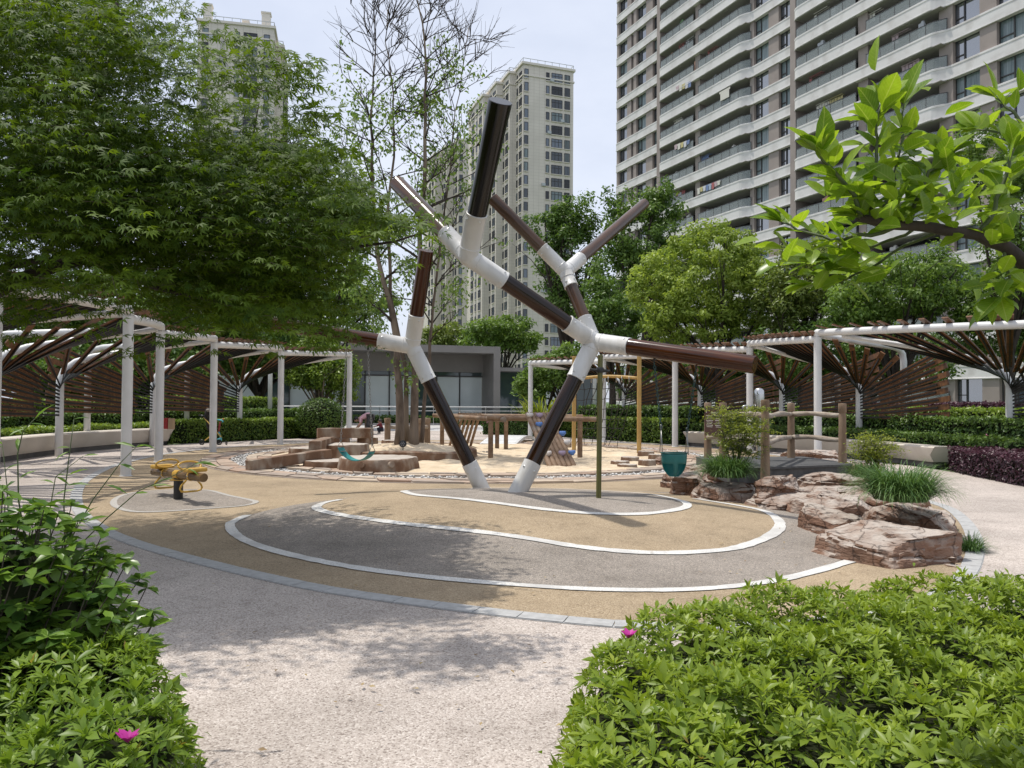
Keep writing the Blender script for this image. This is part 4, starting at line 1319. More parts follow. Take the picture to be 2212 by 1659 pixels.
# water post (steel foam dispenser)
wp = at(1640, 985, 13.4); wp = Vector((wp.x, wp.y, DZ))
wt = thing('water_dispenser', wp, 'stainless steel tap post with domed head behind the log fence', 'tap')
mk = MB(); mk.tube([wp, wp + Vector((0, 0, .86))], .048, 16); mk.build('post', M['chrome'], wt, auto=40)
mk = MB(); mk.lathe(wp + Vector((0, 0, .84)), [(.085, 0), (.09, .02), (.09, .30), (.085, .36), (.06, .40), (.0, .415)], 22); mk.build('head', M['chrome'], wt, auto=50)
mk = MB(); s0 = wp + Vector((-.06, -.02, .93)); mk.tube([s0, s0 + Vector((-.2, -.02, .01)), s0 + Vector((-.235, -.025, -.005)), s0 + Vector((-.24, -.025, -.06))], .017, 10); mk.build('spout', M['chrome'], wt, smooth_=True)

# small rail fence behind the tree
ft = thing('log_fence', (-3.5, 22.4, 0), 'short cast log railing standing behind the multi-stem tree', 'fence')
t1 = at(837, 940, 22.3); t2 = at(923, 935, 22.6); t3 = at(909, 935, 22.0)
for q in (t1, t2, t3): fence_post(ft, (q.x, q.y), 0, .98, .09)
for z_ in (.72,):
    fence_rail(ft, (t1.x, t1.y, z_), (t2.x, t2.y, z_), .055)
    fence_rail(ft, (t3.x, t3.y, z_), (t2.x, t2.y, z_), .055)
for (x, D, r, h, lb) in ((850, 22.0, .34, .36, 'leaning root stump beside the left railing post'), (815, 22.6, .45, .22, 'flat log slice left of the railing behind the tree'), (918, 21.6, .3, .2, 'small log slice at the right railing posts')):
    c = at(x, 950, D); stump((c.x, c.y, 0), r, h, lb)

# ------------------------------------------------------------------ log climbing frame
def c7(x, y): return (1700 + x / 3.16) * .5486, (1500 + y / 3.16) * .5486
def c7at(x, y, D): return at(*c7(x, y), D)
cf = thing('log_climber', (0.4, 20.5, 0), 'log climbing frame with a sloping climbing wall of holds in the sandpit', 'climbing frame')
def logp(a, b, r, nm='log_rail', mat='log', par=None):
    return pole_obj(nm, a, b, r, M[mat], par or cf, 14)
zt = 1.04
f1 = Vector((c7at(735, 460, 19.6).x, 19.6, zt)); f2 = Vector((c7at(1845, 480, 19.8).x, 19.8, zt)); k1 = Vector((c7at(815, 460, 23.6).x, 23.6, zt)); k2 = Vector((c7at(925, 460, 23.4).x, 23.4, zt)); g1 = Vector((c7at(130, 460, 23.4).x, 23.4, zt))
dsh = (f2 - f1).normalized()
logp(f1 + Vector((-.1, 0, .02)), f2 + dsh * .42, .064)
logp(Vector((g1.x - .1, g1.y - .2, zt)), f1 + Vector((.35, -.12, -.02)), .064)
logp(k1 + Vector((-.5, .1, 0)), Vector((f2.x + .4, 23.3, zt)), .06)
logp(g1 + Vector((-.3, .1, .0)), k2 + Vector((.3, 0, 0)), .06)
for q in (f1, f2, k1, k2, g1, Vector((f2.x + .3, 23.3, zt))): logp(Vector((q.x, q.y, -.1)), Vector((q.x, q.y, zt - .04)), .066, 'post')
for q, dx in ((f1, .0), (k1, .2)): pass
for i in range(6):
    c = c7at(350 + i * 50, 392, 22.2); mk = MB(); mk.box((c.x, 22.2, zt + .085), (.09, .5, .04)); mk.build('tread', M['log'], cf)
# left slanted plank wall
for i in range(6):
    tp = c7at(325 + i * 52, 462, 23.0); bt = c7at(215 + i * 52, 832, 24.4); bt.z = 0
    logp(bt, tp, .042, 'slanted_log')
# right climbing wall, six logs and its holds
tops, bots = [], []
for i in range(6):
    tp = c7at(1190 + i * 50, 410, 19.5 + .03 * i); bt = c7at(1480 + i * 60, 1088, 17.3 + .03 * i); bt.z = 0.0
    tops.append(tp); bots.append(bt)
    logp(bt, tp, .06, 'wall_log')
hm = {'b': plain('hold_blue', (.09, .20, .48), .55), 'w': plain('hold_white', (.58, .54, .50), .6), 'l': plain('hold_lilac', (.36, .28, .37), .6)}
for x, y, cc_ in ((1215, 460, 'w'), (1335, 462, 'l'), (1330, 575, 'b'), (1620, 688, 'b'), (1680, 803, 'w'), (1440, 938, 'w'), (1615, 935, 'l'), (1738, 928, 'b')):
    # find the point on the wall plane
    a0, a1_, b0 = tops[0], tops[5], bots[0]
    nrm = (a1_ - a0).cross(b0 - a0).normalized()
    X2, Y2 = c7(x, y); d = ray(X2, Y2); o0 = Vector((0, 0, CAMZ))
    t = (a0 - o0).dot(nrm) / d.dot(nrm); p = o0 + d * t
    if nrm.y > 0: nrm = -nrm
    mk = MB(); mk.sphere(p + nrm * .075, .085, 12, 8, (1.05, .7, .75))
    for i, v in enumerate(mk.v):
        q = Vector(v) - p
        taper = 1 - .9 * max(0, -q.z) * 4
        mk.v[i] = (p.x + q.x * taper, v[1], v[2] + (.02 if abs(q.x) > .05 else 0))
    mk.build('hold', hm[cc_], cf, smooth_=True)

# white slatted footbridge over the pebble channel
wb = thing('footbridge', (-.2, 27.5, 0), 'low white arched slat footbridge behind the climbing frame', 'bridge')
A_ = gnd(*c7(820, 802)); B_ = gnd(*c7(1240, 692)); B_ = A_.lerp(B_, .62)
dl = (B_ - A_); Lb = dl.length; dl.normalize(); ss = Vector((dl.y, -dl.x, 0)); NW = 15
for i in range(NW):
    t = (i + .5) / NW; c = A_ + dl * (Lb * t) + Vector((0, 0, .04 + .19 * math.sin(math.pi * t)))
    sl0 = math.cos(math.pi * t) * .19 * math.pi / Lb; dd = (dl + Vector((0, 0, sl0))).normalized()
    mk = MB(); mk.box(c, (1.15, Lb / NW * .86, .035), ss, dd, ss.cross(dd)); mk.build('slat', M['pole_white'], wb)
for s_ in (-1, 1):
    vs = []; fs = []
    for i in range(13):
        t = i / 12; c = A_ + dl * (Lb * t) + ss * (s_ * .60); zt_ = .05 + .19 * math.sin(math.pi * t)
        for o_, z_ in ((-.02, zt_), (.02, zt_), (.02, max(zt_ - .10, 0)), (-.02, max(zt_ - .10, 0))): vs.append(c + ss * o_ + Vector((0, 0, z_)))
    for i in range(12):
        for k in range(4): fs.append((i * 4 + k, i * 4 + (k + 1) % 4, (i + 1) * 4 + (k + 1) % 4, (i + 1) * 4 + k))
    mk = MB(); mk.add(vs, fs + [(0, 1, 2, 3), (48, 51, 50, 49)]); mk.build('side_beam', M['pole_white'], wb)

# rope net frame with yellow posts
y1 = gnd((1500 + 1400 / 1.843) * .5486, (1200 + 1065 / 1.843) * .5486); y2 = gnd((1500 + 1873 / 1.843) * .5486, (1200 + 1090 / 1.843) * .5486)
nf = thing('rope_net_frame', (y1 + y2) / 2, 'black rope climbing net hung between two tall yellow timber posts', 'climbing net')
for q in (y1, y2): pole_obj('post', q - Vector((0, 0, .1)), q + Vector((0, 0, 2.85)), .062, M['yellow_wood'], nf, 14)
mk = MB(); zb = 2.16; mk.tube([y1.lerp(y2, t) + Vector((0, 0, zb + .07 * math.sin(math.pi * t))) for t in [i / 10 for i in range(11)]], .045, 12); mk.build('top_beam', M['yellow_wood'], nf, smooth_=True)
perp = Vector((0, 1, 0)); NR = 10
grid = {}
for i in range(NR):
    for j in range(8):
        t = (i + .6) / NR; v = j / 7
        p = y1.lerp(y2, t) + perp * (3.6 * v ** 1.2) + Vector((0, 0, (zb - .02) * (1 - v) + .03))
        p += Vector((random.uniform(-.05, .05), random.uniform(-.05, .05), random.uniform(-.03, .03) if 0 < j < 7 else 0)) + Vector((.1 * math.sin(v * 3 + i), 0, 0)) * v
        grid[i, j] = p
for i in range(NR):
    mk = MB(); mk.tube([grid[i, j] for j in range(8)], .0105, 6); mk.build('rope', M['rope'], nf, smooth_=True)
    mk = MB(); mk.tube([grid[i, 0] + Vector((0, 0, .04)), grid[i, 0] - Vector((0, 0, .12))], .016, 6); mk.build('hook', M['chain'], nf, smooth_=True)
for j in range(1, 8):
    mk = MB(); mk.tube([grid[i, j] for i in range(NR)], .0105, 6); mk.build('rope', M['rope'], nf, smooth_=True)

# ------------------------------------------------------------------ sandstone boulders
from mathutils import noise as mnoise
def boulder(c, size, rot, label, seed, mat='rock', strata=.15, group='red sandstone boulders by the deck', rise=0.0):
    """slab boulder: block cut by random fracture planes, with stepped strata and a worn top"""
    rs = random.Random(seed * 17 + 3)
    sx, sy, sz = size
    bm = bmesh.new()
    bmesh.ops.create_cube(bm, size=2.0)
    bmesh.ops.subdivide_edges(bm, edges=bm.edges[:], cuts=21, use_grid_fill=True)
    so = Vector((seed * 3.7, seed * 1.3, seed * 2.1))
    planes = []
    planes.append((Vector((rs.uniform(-.08, .08), rs.uniform(-.15, .02), 1)).normalized(), .80))
    for k in range(15):
        a = rs.uniform(0, 6.283); el = rs.choice((rs.uniform(-.05, .25), rs.uniform(.4, .9)))
        nn = Vector((math.cos(a) * math.cos(el), math.sin(a) * math.cos(el), math.sin(el)))
        planes.append((nn, rs.uniform(.76, 1.0) * (1.0 if el < .3 else .98)))
    crack = [(Vector((math.cos(q), math.sin(q), rs.uniform(-.3, .3))).normalized(), rs.uniform(-.5, .5)) for q in (rs.uniform(0, 3.14), rs.uniform(0, 3.14))]
    for v in bm.verts:
        p = v.co.copy()
        for nn, d in planes:
            e = nn.dot(p) - d
            if e > 0: p -= nn * e
        q = Vector((p.x * sx, p.y * sy, p.z * sz)) + so
        n1 = mnoise.fractal(q * 1.1, 1.0, 2.0, 4); n2 = mnoise.fractal(Vector((q.x * 4, q.y * 4, q.z * 9)), 1.0, 2.1, 4); n3 = mnoise.cell(Vector((q.x * 3.1, q.y * 3.1, q.z * 7.0)))
        w = Vector((p.x * sx, p.y * sy, p.z * sz))
        lay = (w.z + .035 * n1 + .05 * w.x) / strata
        fr = lay - math.floor(lay); st_ = mnoise.cell(Vector((math.floor(lay) * 7.3 + seed, 1.5, .5)))
        side_ = 1 - smooth((p.z - .75) / .2)
        hx = math.hypot(p.x, p.y) + 1e-6
        push = (.035 * (st_ - .5) - .028 * smooth((.07 - min(fr, 1 - fr)) / .07)) * side_ + .014 * n1 + .012 * n2 + .010 * n3
        for cn, cd in crack:
            dd = abs(cn.dot(p) - cd + .08 * n1)
            if dd < .05: push -= .03 * (1 - dd / .05)
        w.x += p.x / hx * push; w.y += p.y / hx * push
        w.z += (.018 * n1 + .012 * n2 + .016 * n3) + rise * (p.y + 1) * .5 * (1 if p.z > 0 else 0)
        v.co = w
    me = bpy.data.meshes.new('boulder')
    bm.to_mesh(me); bm.free()
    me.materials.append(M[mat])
    for p in me.polygons: p.use_smooth = True
    me.set_sharp_from_angle(angle=R(17))
    ob = bpy.data.objects.new('boulder', me); link(ob)
    ob.location = c; ob.rotation_euler = (0, 0, rot)
    return tag(ob, label, 'boulder', group)
def bd(x, y, dx, dy, h, rot, label, seed, mat='rock', z=0.0, rise=0.0):
    """front foot seen at (x, y); half-width dx, half-depth dy, height h above z"""
    p = gnd(x, y, z)
    return boulder(Vector((p.x, p.y + dy * .9, z + h * .3)), (dx, dy, h * .7), rot, label, seed, mat, rise=rise)
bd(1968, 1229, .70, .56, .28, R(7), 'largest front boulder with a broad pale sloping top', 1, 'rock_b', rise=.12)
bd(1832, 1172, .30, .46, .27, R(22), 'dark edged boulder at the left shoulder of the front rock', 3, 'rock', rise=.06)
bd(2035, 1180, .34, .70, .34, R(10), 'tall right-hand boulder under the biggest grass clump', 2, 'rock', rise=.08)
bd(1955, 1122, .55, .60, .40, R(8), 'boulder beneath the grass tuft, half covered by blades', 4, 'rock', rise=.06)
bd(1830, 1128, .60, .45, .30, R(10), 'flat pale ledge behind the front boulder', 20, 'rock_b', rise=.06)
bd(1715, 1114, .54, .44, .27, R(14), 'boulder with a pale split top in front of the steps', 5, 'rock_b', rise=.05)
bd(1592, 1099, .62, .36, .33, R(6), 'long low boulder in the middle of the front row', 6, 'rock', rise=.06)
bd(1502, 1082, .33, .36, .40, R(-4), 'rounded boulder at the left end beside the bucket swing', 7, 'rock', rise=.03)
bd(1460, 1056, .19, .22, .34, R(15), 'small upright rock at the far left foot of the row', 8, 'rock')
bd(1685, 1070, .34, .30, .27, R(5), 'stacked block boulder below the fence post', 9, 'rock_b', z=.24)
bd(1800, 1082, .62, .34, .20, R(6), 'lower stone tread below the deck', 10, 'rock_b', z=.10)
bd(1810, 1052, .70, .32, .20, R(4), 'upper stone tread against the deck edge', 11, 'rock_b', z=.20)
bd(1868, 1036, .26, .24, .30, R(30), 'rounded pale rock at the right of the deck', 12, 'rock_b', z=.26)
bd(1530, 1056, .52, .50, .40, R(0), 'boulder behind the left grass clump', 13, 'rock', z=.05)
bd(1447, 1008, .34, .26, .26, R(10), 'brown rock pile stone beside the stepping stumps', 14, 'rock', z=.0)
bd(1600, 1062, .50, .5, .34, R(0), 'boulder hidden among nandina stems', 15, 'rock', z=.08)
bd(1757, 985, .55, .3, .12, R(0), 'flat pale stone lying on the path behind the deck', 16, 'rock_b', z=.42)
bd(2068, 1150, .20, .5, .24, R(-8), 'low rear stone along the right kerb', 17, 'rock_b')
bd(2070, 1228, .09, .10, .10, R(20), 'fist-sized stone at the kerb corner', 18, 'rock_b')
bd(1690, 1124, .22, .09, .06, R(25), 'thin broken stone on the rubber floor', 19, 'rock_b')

# ------------------------------------------------------------------ long apartment slab on the right
A0 = Vector((13.9, 102.0)); A1 = Vector((35.6, 53.4))
dA = (A1 - A0).normalized(); nA = Vector((-(-dA.y), -dA.x)); nA = Vector((dA.y, -dA.x))
if nA.x > 0: nA = -nA
def fs_(x):
    """position along the facade of a vertical seen at this survey mark"""
    t = (2350 + x / 1.315 - 2016) / 3030.0
    return (A0.y * t - A0.x) / (dA.x - dA.y * t)
def fp(s, o, z): 
    q = A0 + dA * s + nA * o
    return Vector((q.x, q.y, z))
PITCH_F = 2.86; Z0 = 38.2 - 13 * PITCH_F           # first band centre
NF = 23
LEN = 60.0
apt = thing('apartment_building', fp(25, -6, 0), 'large apartment block with pale curved balcony bands filling the upper right', 'building')
bal = [(fs_(330), fs_(800)), (fs_(1030), fs_(1822))]
def offs(s):
    o = .22
    for a, b in bal:
        w = 1.5
        t = smooth((s - a + .3) / w) * (1 - smooth((s - b + .9) / w))
        o = max(o, .22 + .62 * t)
    return o
# body
mk = MB(); ax = Vector((dA.x, dA.y, 0)); an = Vector((nA.x, nA.y, 0))
mk.box(fp(LEN / 2, -9.9, 34), (LEN, 15.6, 68), ax, an, (0, 0, 1)); mk.build('core', M['pier'], apt)
# one continuous band per storey
ss = []
s = -.0
while s <= LEN:
    ss.append(s); s += .3
def band_mesh():
    vs = []; fs = []
    for s in ss:
        o = offs(s)
        for oo, z in ((-2.0, .52), (o, .52), (o + .03, .50), (o + .03, .36), (o, .34), (o, -.46), (o + .05, -.48), (o + .05, -.55), (-2.0, -.55)): vs.append(fp(s, oo, z))
    m = 9
    for i in range(len(ss) - 1):
        for k in range(m):
            k2 = (k + 1) % m; fs.append((i * m + k, i * m + k2, (i + 1) * m + k2, (i + 1) * m + k))
    fs.append(tuple(range(m))); fs.append(tuple((len(ss) - 1) * m + k for k in range(m)))
    k = MB(); k.add(vs, fs)
    me = k.mesh('band', M['band'], org(apt))
    bm = bmesh.new(); bm.from_mesh(me); bmesh.ops.recalc_face_normals(bm, faces=bm.faces); bm.to_mesh(me); bm.free()
    return me
bme = band_mesh()
for f in range(NF):
    ob = bpy.data.objects.new('band', bme); link(ob, apt); ob.location = (0, 0, Z0 + f * PITCH_F)
# vertical joints of the bands are left to the renderer's distance; piers
piers = [(-.02, .45), (fs_(157), fs_(178)), (fs_(190), fs_(205)), (fs_(256), fs_(290)), (fs_(800), fs_(820)), (fs_(897), fs_(950)), (fs_(1790), fs_(1862)), (fs_(2003), fs_(2092)), (fs_(2330), fs_(2420))]
for a, b in piers:
    mk = MB(); c = (a + b) / 2; mk.box(fp(c, -.95, 33), (b - a, 2.16, 66), ax, an, (0, 0, 1)); mk.build('pier', M['pier'], apt)
wins = [(.45, fs_(157)), (fs_(178), fs_(190)), (fs_(205), fs_(256)), (fs_(290), fs_(335)), (fs_(820), fs_(897)), (fs_(950), fs_(1030)), (fs_(1862), fs_(2003)), (fs_(2092), fs_(2330)), (fs_(2420), fs_(2420) + 3)]
zl = PITCH_F
def win_mesh(a, b, curtain):
    """glazing with dark frame and mullions, one storey high"""
    k = MB(); z0, z1 = .5, PITCH_F - .5
    k.box(fp((a + b) / 2, -.28, (z0 + z1) / 2), (b - a, .04, z1 - z0), ax, an, (0, 0, 1))
    k.mi = 1
    w = b - a; nm = 1 if w < 1 else 2
    for t in ([0, 1] if w < 1 else [0, .34, 1]):
        k.box(fp(a + w * t, -.22, (z0 + z1) / 2), (.09, .1, z1 - z0), ax, an, (0, 0, 1))
    if w > 1: k.box(fp(a + w * .17, -.215, z0 + .62), (w * .34, .09, .07), ax, an, (0, 0, 1))
    for z in (z0 + .03, z1 - .03): k.box(fp((a + b) / 2, -.218, z), (w, .1, .07), ax, an, (0, 0, 1))
    return k
for a, b in wins:
    mA = win_mesh(a, b, 0).mesh('window', [M['glass'], M['frame_dark']], org(apt)); mC = win_mesh(a, b, 1).mesh('window', [M['curtain'], M['frame_dark']], org(apt))
    for f in range(NF - 1):
        me = mC if random.random() < .22 else mA
        ob = bpy.data.objects.new('window', me); link(ob, apt); ob.location = (0, 0, Z0 + f * PITCH_F)
# balconies: side wall, divider, glazed back wall, soffit lamp, glass rail
def poly_strip(k, s0, s1, oadd, z0, z1, th):
    n = max(4, int((s1 - s0) / .4)); vs = []; fs = []
    for i in range(n + 1):
        s = s0 + (s1 - s0) * i / n; o = offs(s) + oadd
        for oo, z in ((o, z0), (o, z1), (o - th, z1), (o - th, z0)): vs.append(fp(s, oo, z))
    for i in range(n):
        for q in range(4): fs.append((i * 4 + q, i * 4 + (q + 1) % 4, (i + 1) * 4 + (q + 1) % 4, (i + 1) * 4 + q))
    fs += [(0, 1, 2, 3), tuple(n * 4 + q for q in (3, 2, 1, 0))]
    k.add(vs, fs)
for bi, (a, b) in enumerate(bal):
    div = (fs_(527), fs_(551)) if bi == 0 else (fs_(1382), fs_(1432))
    mk = MB(); mk.box(fp((div[0] + div[1]) / 2, -.78, 33), (div[1] - div[0], 2.5, 66), ax, an, (0, 0, 1)); mk.build('pier', M['pier'], apt)
    mk = MB(); mk.box(fp(a + .35, -.68, 33), (.7, 2.6, 66), ax, an, (0, 0, 1)); mk.build('pier', M['pier'], apt)
    for s0, s1 in ((a + .75, div[0]), (div[1], b + .25)):
        k = MB(); poly_strip(k, s0 + .02, s1 - .02, -.10, .54, 1.38, .03); mg = k.mesh('balcony_glass', M['rail_glass'], org(apt))
        k = MB(); poly_strip(k, s0 + .02, s1 - .02, -.08, 1.38, 1.43, .06)
        nn_ = max(2, int((s1 - s0) / 1.3))
        for i in range(nn_ + 1):
            s = s0 + .05 + (s1 - s0 - .1) * i / nn_; k.box(fp(s, offs(s) - .12, .95), (.05, .05, .9), ax, an, (0, 0, 1))
        mr = k.mesh('handrail', M['frame_dark'], org(apt))
        k = MB(); w = s1 - s0; z0, z1 = -.5, PITCH_F - .55
        k.box(fp((s0 + s1) / 2, -1.62, (z0 + z1) / 2 + .5), (w, .1, z1 - z0), ax, an, (0, 0, 1)); k.mi = 1
        for i in range(int(w / 1.1) + 1): k.box(fp(s0 + w * i / max(1, int(w / 1.1)), -1.55, 1.3), (.08, .08, 1.8), ax, an, (0, 0, 1))
        md = k.mesh('balcony_door', [M['door_glass'], M['frame_dark']], org(apt))
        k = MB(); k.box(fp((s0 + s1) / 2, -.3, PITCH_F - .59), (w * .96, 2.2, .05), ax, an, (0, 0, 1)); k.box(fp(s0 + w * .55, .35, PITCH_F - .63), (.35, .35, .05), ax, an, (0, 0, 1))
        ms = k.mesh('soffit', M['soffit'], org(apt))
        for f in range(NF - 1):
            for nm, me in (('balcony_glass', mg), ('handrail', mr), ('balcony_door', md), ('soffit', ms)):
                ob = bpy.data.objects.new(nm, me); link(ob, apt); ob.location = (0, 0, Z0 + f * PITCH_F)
# washing hung on a few balconies
cols = [plain('cloth_%d' % i, c, .9) for i, c in enumerate(((.55, .55, .58), (.60, .58, .52), (.36, .12, .12), (.16, .22, .38), (.50, .44, .22), (.46, .36, .38), (.33, .40, .50)))]
def laundry(xa, xb, y, n, big=False):
    for i in range(n):
        x = xa + (xb - xa) * (i + .5) / n
        s = fs_(x); z = None
        src_y = y + (x - xa) * -.38
        o = offs(s) + .02
        q = fp(s, o, 0); zz = CAMZ + (1579 - src_y / 1.315) / 3030.0 * q.y
        h = random.uniform(.4, .7) if not big else 1.0
        w = (fs_(xb) - fs_(xa)) / n * .8
        k = MB(); k.box(fp(s, o, zz - h / 2), (w, .03, h), ax, an, (0, 0, 1)); k.box(fp(s, o, zz - .1), (w * 1.25, .035, .2), ax, an, (0, 0, 1))
        k.build('garment', cols[(i * 3 + n) % len(cols)], apt)
laundry(552, 672, 965, 8); laundry(432, 512, 738, 5); laundry(668, 725, 455, 1, True); laundry(440, 520, 430, 5)

# ------------------------------------------------------------------ distant stone-clad towers
M['glass_far_b'] = plain('far_glass_sky', (.12, .15, .19), .1, 0, .8); M['glass_far_c'] = plain('far_glass_dim', (.022, .025, .03), .25, 0, .5)
M['rail_grey'] = plain('roof_rail_grey', (.42, .45, .46), .5)
def wmesh(w, h, lattice=False, gm_=None):
    k = MB(); k.box((0, .0, 0), (w, .10, h)); k.mi = 1
    for x in ([-w / 2, w / 2] if w < 1.2 else [-w / 2, -w / 6, w / 6, w / 2]): k.box((x, -.06, 0), (.09, .1, h))
    for z in (-h / 2, h / 2) + ((h * .18,) if w > 1.2 else ()): k.box((0, -.065, z), (w, .1, .08))
    k.mi = 2; k.box((0, -.10, -h / 2 - .12), (w + .25, .3, .14))
    if lattice:
        k.mi = 1
        for i in range(4): k.box((-w / 2 + w * (i + .5) / 4, -.05, 0), (.06, .05, h))
    return k.mesh('window', [gm_, M['frame_dark'], M['tower_trim']])
def tower(base, rot, label, boxes, height, faces, pitch=2.9, rail=True, masts=()):
    """boxes: (x0,x1,y0,y1,top) in the tower's own axes; faces: (origin, axis 'x'/'y', [(u, w, h, kind)])"""
    root = bpy.data.objects.new('tower_block', None); link(root); root.location = base; root.rotation_euler = (0, 0, rot)
    tag(root, label, 'building')
    for i, (x0, x1, y0, y1, tp) in enumerate(boxes):
        k = MB(); k.box(((x0 + x1) / 2, (y0 + y1) / 2, tp / 2), (x1 - x0, y1 - y0, tp))
        k.build('wall', M['tower'], None).parent = root
        k = MB(); k.box(((x0 + x1) / 2, (y0 + y1) / 2, tp + .2), (x1 - x0 + .7, y1 - y0 + .7, .5)); k.box(((x0 + x1) / 2, (y0 + y1) / 2, tp - 2.4), (x1 - x0 + .4, y1 - y0 + .4, .3))
        o = k.build('cornice', M['tower_trim'], None); o.parent = root
        if rail:
            k = MB()
            for z in (tp + 1.3,):
                for p, q in (((x0, y0), (x1, y0)), ((x0, y0), (x0, y1)), ((x1, y0), (x1, y1))): k.beam((p[0], p[1], z), (q[0], q[1], z), .1, .1)
            nx = int((x1 - x0) / 1.5)
            for t in range(nx + 1): k.box((x0 + (x1 - x0) * t / nx, y0, tp + .85), (.08, .08, .9))
            ny = int((y1 - y0) / 1.5)
            for t in range(ny + 1):
                for xx in (x0, x1): k.box((xx, y0 + (y1 - y0) * t / ny, tp + .85), (.08, .08, .9))
            o = k.build('roof_rail', M['rail_grey'], None); o.parent = root
    cache = {}
    k = MB(); k.box((0, 0, 0), (.85, .4, .6)); ac_me = k.mesh('air_conditioner', M['rail_grey'])
    for (ox, oy), axn, flip, top, items in faces:
        nf = int((top - 3) / pitch)
        for u, w, h, kind in items:
            for f in range(nf):
                z = top - 2.0 - f * pitch
                if z < 8: break
                var = random.choice((0, 0, 0, 1, 1, 2, 3)); key = (w, h, kind, var)
                if key not in cache: cache[key] = wmesh(w, h, kind == 'lattice', (M['glass_far'], M['glass_far_b'], M['glass_far_c'], M['curtain'])[var])
                ob = bpy.data.objects.new('window', cache[key]); link(ob, root)
                if axn == 'x' and random.random() < .14:
                    ac = bpy.data.objects.new('air_conditioner', ac_me); link(ac, root); ac.location = (ox + u + random.choice((-1, 1)) * (w / 2 + .6), oy - .2, z - .7)
                if axn == 'x': ob.location = (ox + u, oy, z)
                else: ob.location = (ox, oy + u, z); ob.rotation_euler = (0, 0, R(-90 if not flip else 90))
    return root
# central tower: front wall, recessed steps going back on its left side, a second block behind
a2 = math.atan2(4.0, 11.2)
tower(Vector((2.0, 165.0, 0)), a2, 'pale stone tower block rising behind the sculpture', [(0, 11.9, 0, 9, 74.5), (-1.5, 8, 4.5, 14, 74.0), (-3.0, 8, 9, 22, 73.2), (-4.6, 6, 14, 26, 72.0)], 74.5,
      [((0, 0), 'x', False, 74.5, [(.75, .85, 1.9, 'n'), (5.75, .7, 1.7, 'n'), (7.95, 2.5, 1.9, 'n'), (10.4, 1.2, 1.9, 'lattice')]),
       ((0, 0), 'y', False, 74.3, [(1.4, 1.6, 1.8, 'n'), (3.4, .7, 1.7, 'n')]),
       ((-1.5, 4.5), 'y', False, 73.8, [(1.6, 1.7, 1.8, 'n'), (3.6, .7, 1.7, 'n')]),
       ((-3.0, 9.0), 'y', False, 73.0, [(1.6, 1.8, 1.8, 'n'), (4.0, .8, 1.7, 'n')]),
       ((-4.6, 14.0), 'y', False, 71.8, [(2.0, 1.8, 1.8, 'n'), (5.0, .9, 1.7, 'n'), (8.0, 1.8, 1.8, 'n')])])
tower(Vector((-15.5, 214.0, 0)), a2, 'farther pale tower block half hidden behind the central tower', [(0, 14, 0, 9, 74.5), (-2.0, 9, 5, 16, 74.0), (-4.2, 7, 10, 24, 73.0)], 74.5,
      [((0, 0), 'x', False, 74.5, [(.9, .9, 1.9, 'n'), (4.2, 1.0, 1.8, 'n')]),
       ((0, 0), 'y', False, 74.3, [(1.6, 1.7, 1.8, 'n'), (3.8, .8, 1.7, 'n')]),
       ((-2.0, 5.0), 'y', False, 73.8, [(1.7, 1.8, 1.8, 'n'), (3.9, .8, 1.7, 'n')]),
       ((-4.2, 10.0), 'y', False, 72.8, [(2.0, 1.8, 1.8, 'n'), (5.5, 1.8, 1.8, 'n')])])
a3 = math.atan2(3.2, 14.5)
lt = tower(Vector((-64.0, 154.0, 0)), a3, 'pale stone tower block seen above the maple on the left', [(0, 14.8, 0, 20, 78.0), (14.0, 16.2, 5, 22, 76.5)], 78,
      [((0, 0), 'x', False, 77.6, [(1.5, 1.1, 2.1, 'n'), (7.6, .9, 1.8, 'n'), (10.2, 2.6, 1.9, 'n'), (13.4, 1.1, 1.9, 'n')]),
       ((16.2, 5), 'y', True, 76.2, [(2.5, 1.8, 1.9, 'n'), (6, 1.2, 1.9, 'n'), (10, 1.8, 1.9, 'n'), (14, 1.2, 1.9, 'n')])])
for x, y, w, h in ((1.6, 2, 1.6, 4.2), (13.0, 2.5, 1.7, 4.0), (8.8, 4, 1.2, 2.6)):
    k = MB(); k.box((x, y, 78 + h / 2), (w, w, h)); k.box((x, y, 78 + h), (w + .3, w + .3, .3)); o = k.build('vent_shaft', M['tower_trim'], None); o.parent = lt
k = MB(); k.add([(4.5, -.03, 74.5), (5.3, -.03, 74.5), (5.2, -.03, 70), (6.6, -.03, 69.0), (6.4, -.03, 67.8), (4.6, -.03, 67.6), (4.0, -.03, 69.2)], [(0, 1, 2, 3, 4, 5, 6)])
o = k.build('render_patch', plain('render_patch', (.40, .38, .36), .9), None); o.parent = lt; 
o.data.flip_normals()

# ------------------------------------------------------------------ glass pavilion at the back of the plaza
ap = R(17)
PB = bpy.data.objects.new('pavilion', None); link(PB); PB.location = (-0.75, 49.0, 0); PB.rotation_euler = (0, 0, ap)
tag(PB, 'low grey pavilion with a deep portal frame and tall glass front', 'building')
M['pav'] = noise_mat('pavilion_metal', (.20, .185, .175), (.245, .23, .215), .5, .55)
M['pav_glass'] = plain('pavilion_glass', (.05, .075, .075), .05, 0, .8)
M['pav_blind_sky'] = noise_mat('pavilion_blind_sky', (.56, .62, .61), (.64, .70, .69), .5, .12)  # pale blind, with reflected sky brightness put into its colour
def pbox(nm, c, d, mat, par=None):
    k = MB(); k.box(c, d); o = k.build(nm, M[mat], None); o.parent = par or PB; return o
H_ = 4.95; Wd = 22.0; dp = 2.8
pbox('roof_slab', (-Wd / 2, dp / 2 + 3, H_ - .22), (Wd, dp + 6, .44), 'pav'); 
pbox('fascia', (-Wd / 2, dp - .1, H_ - 1.0), (Wd - .6, .3, 1.15), 'pav')
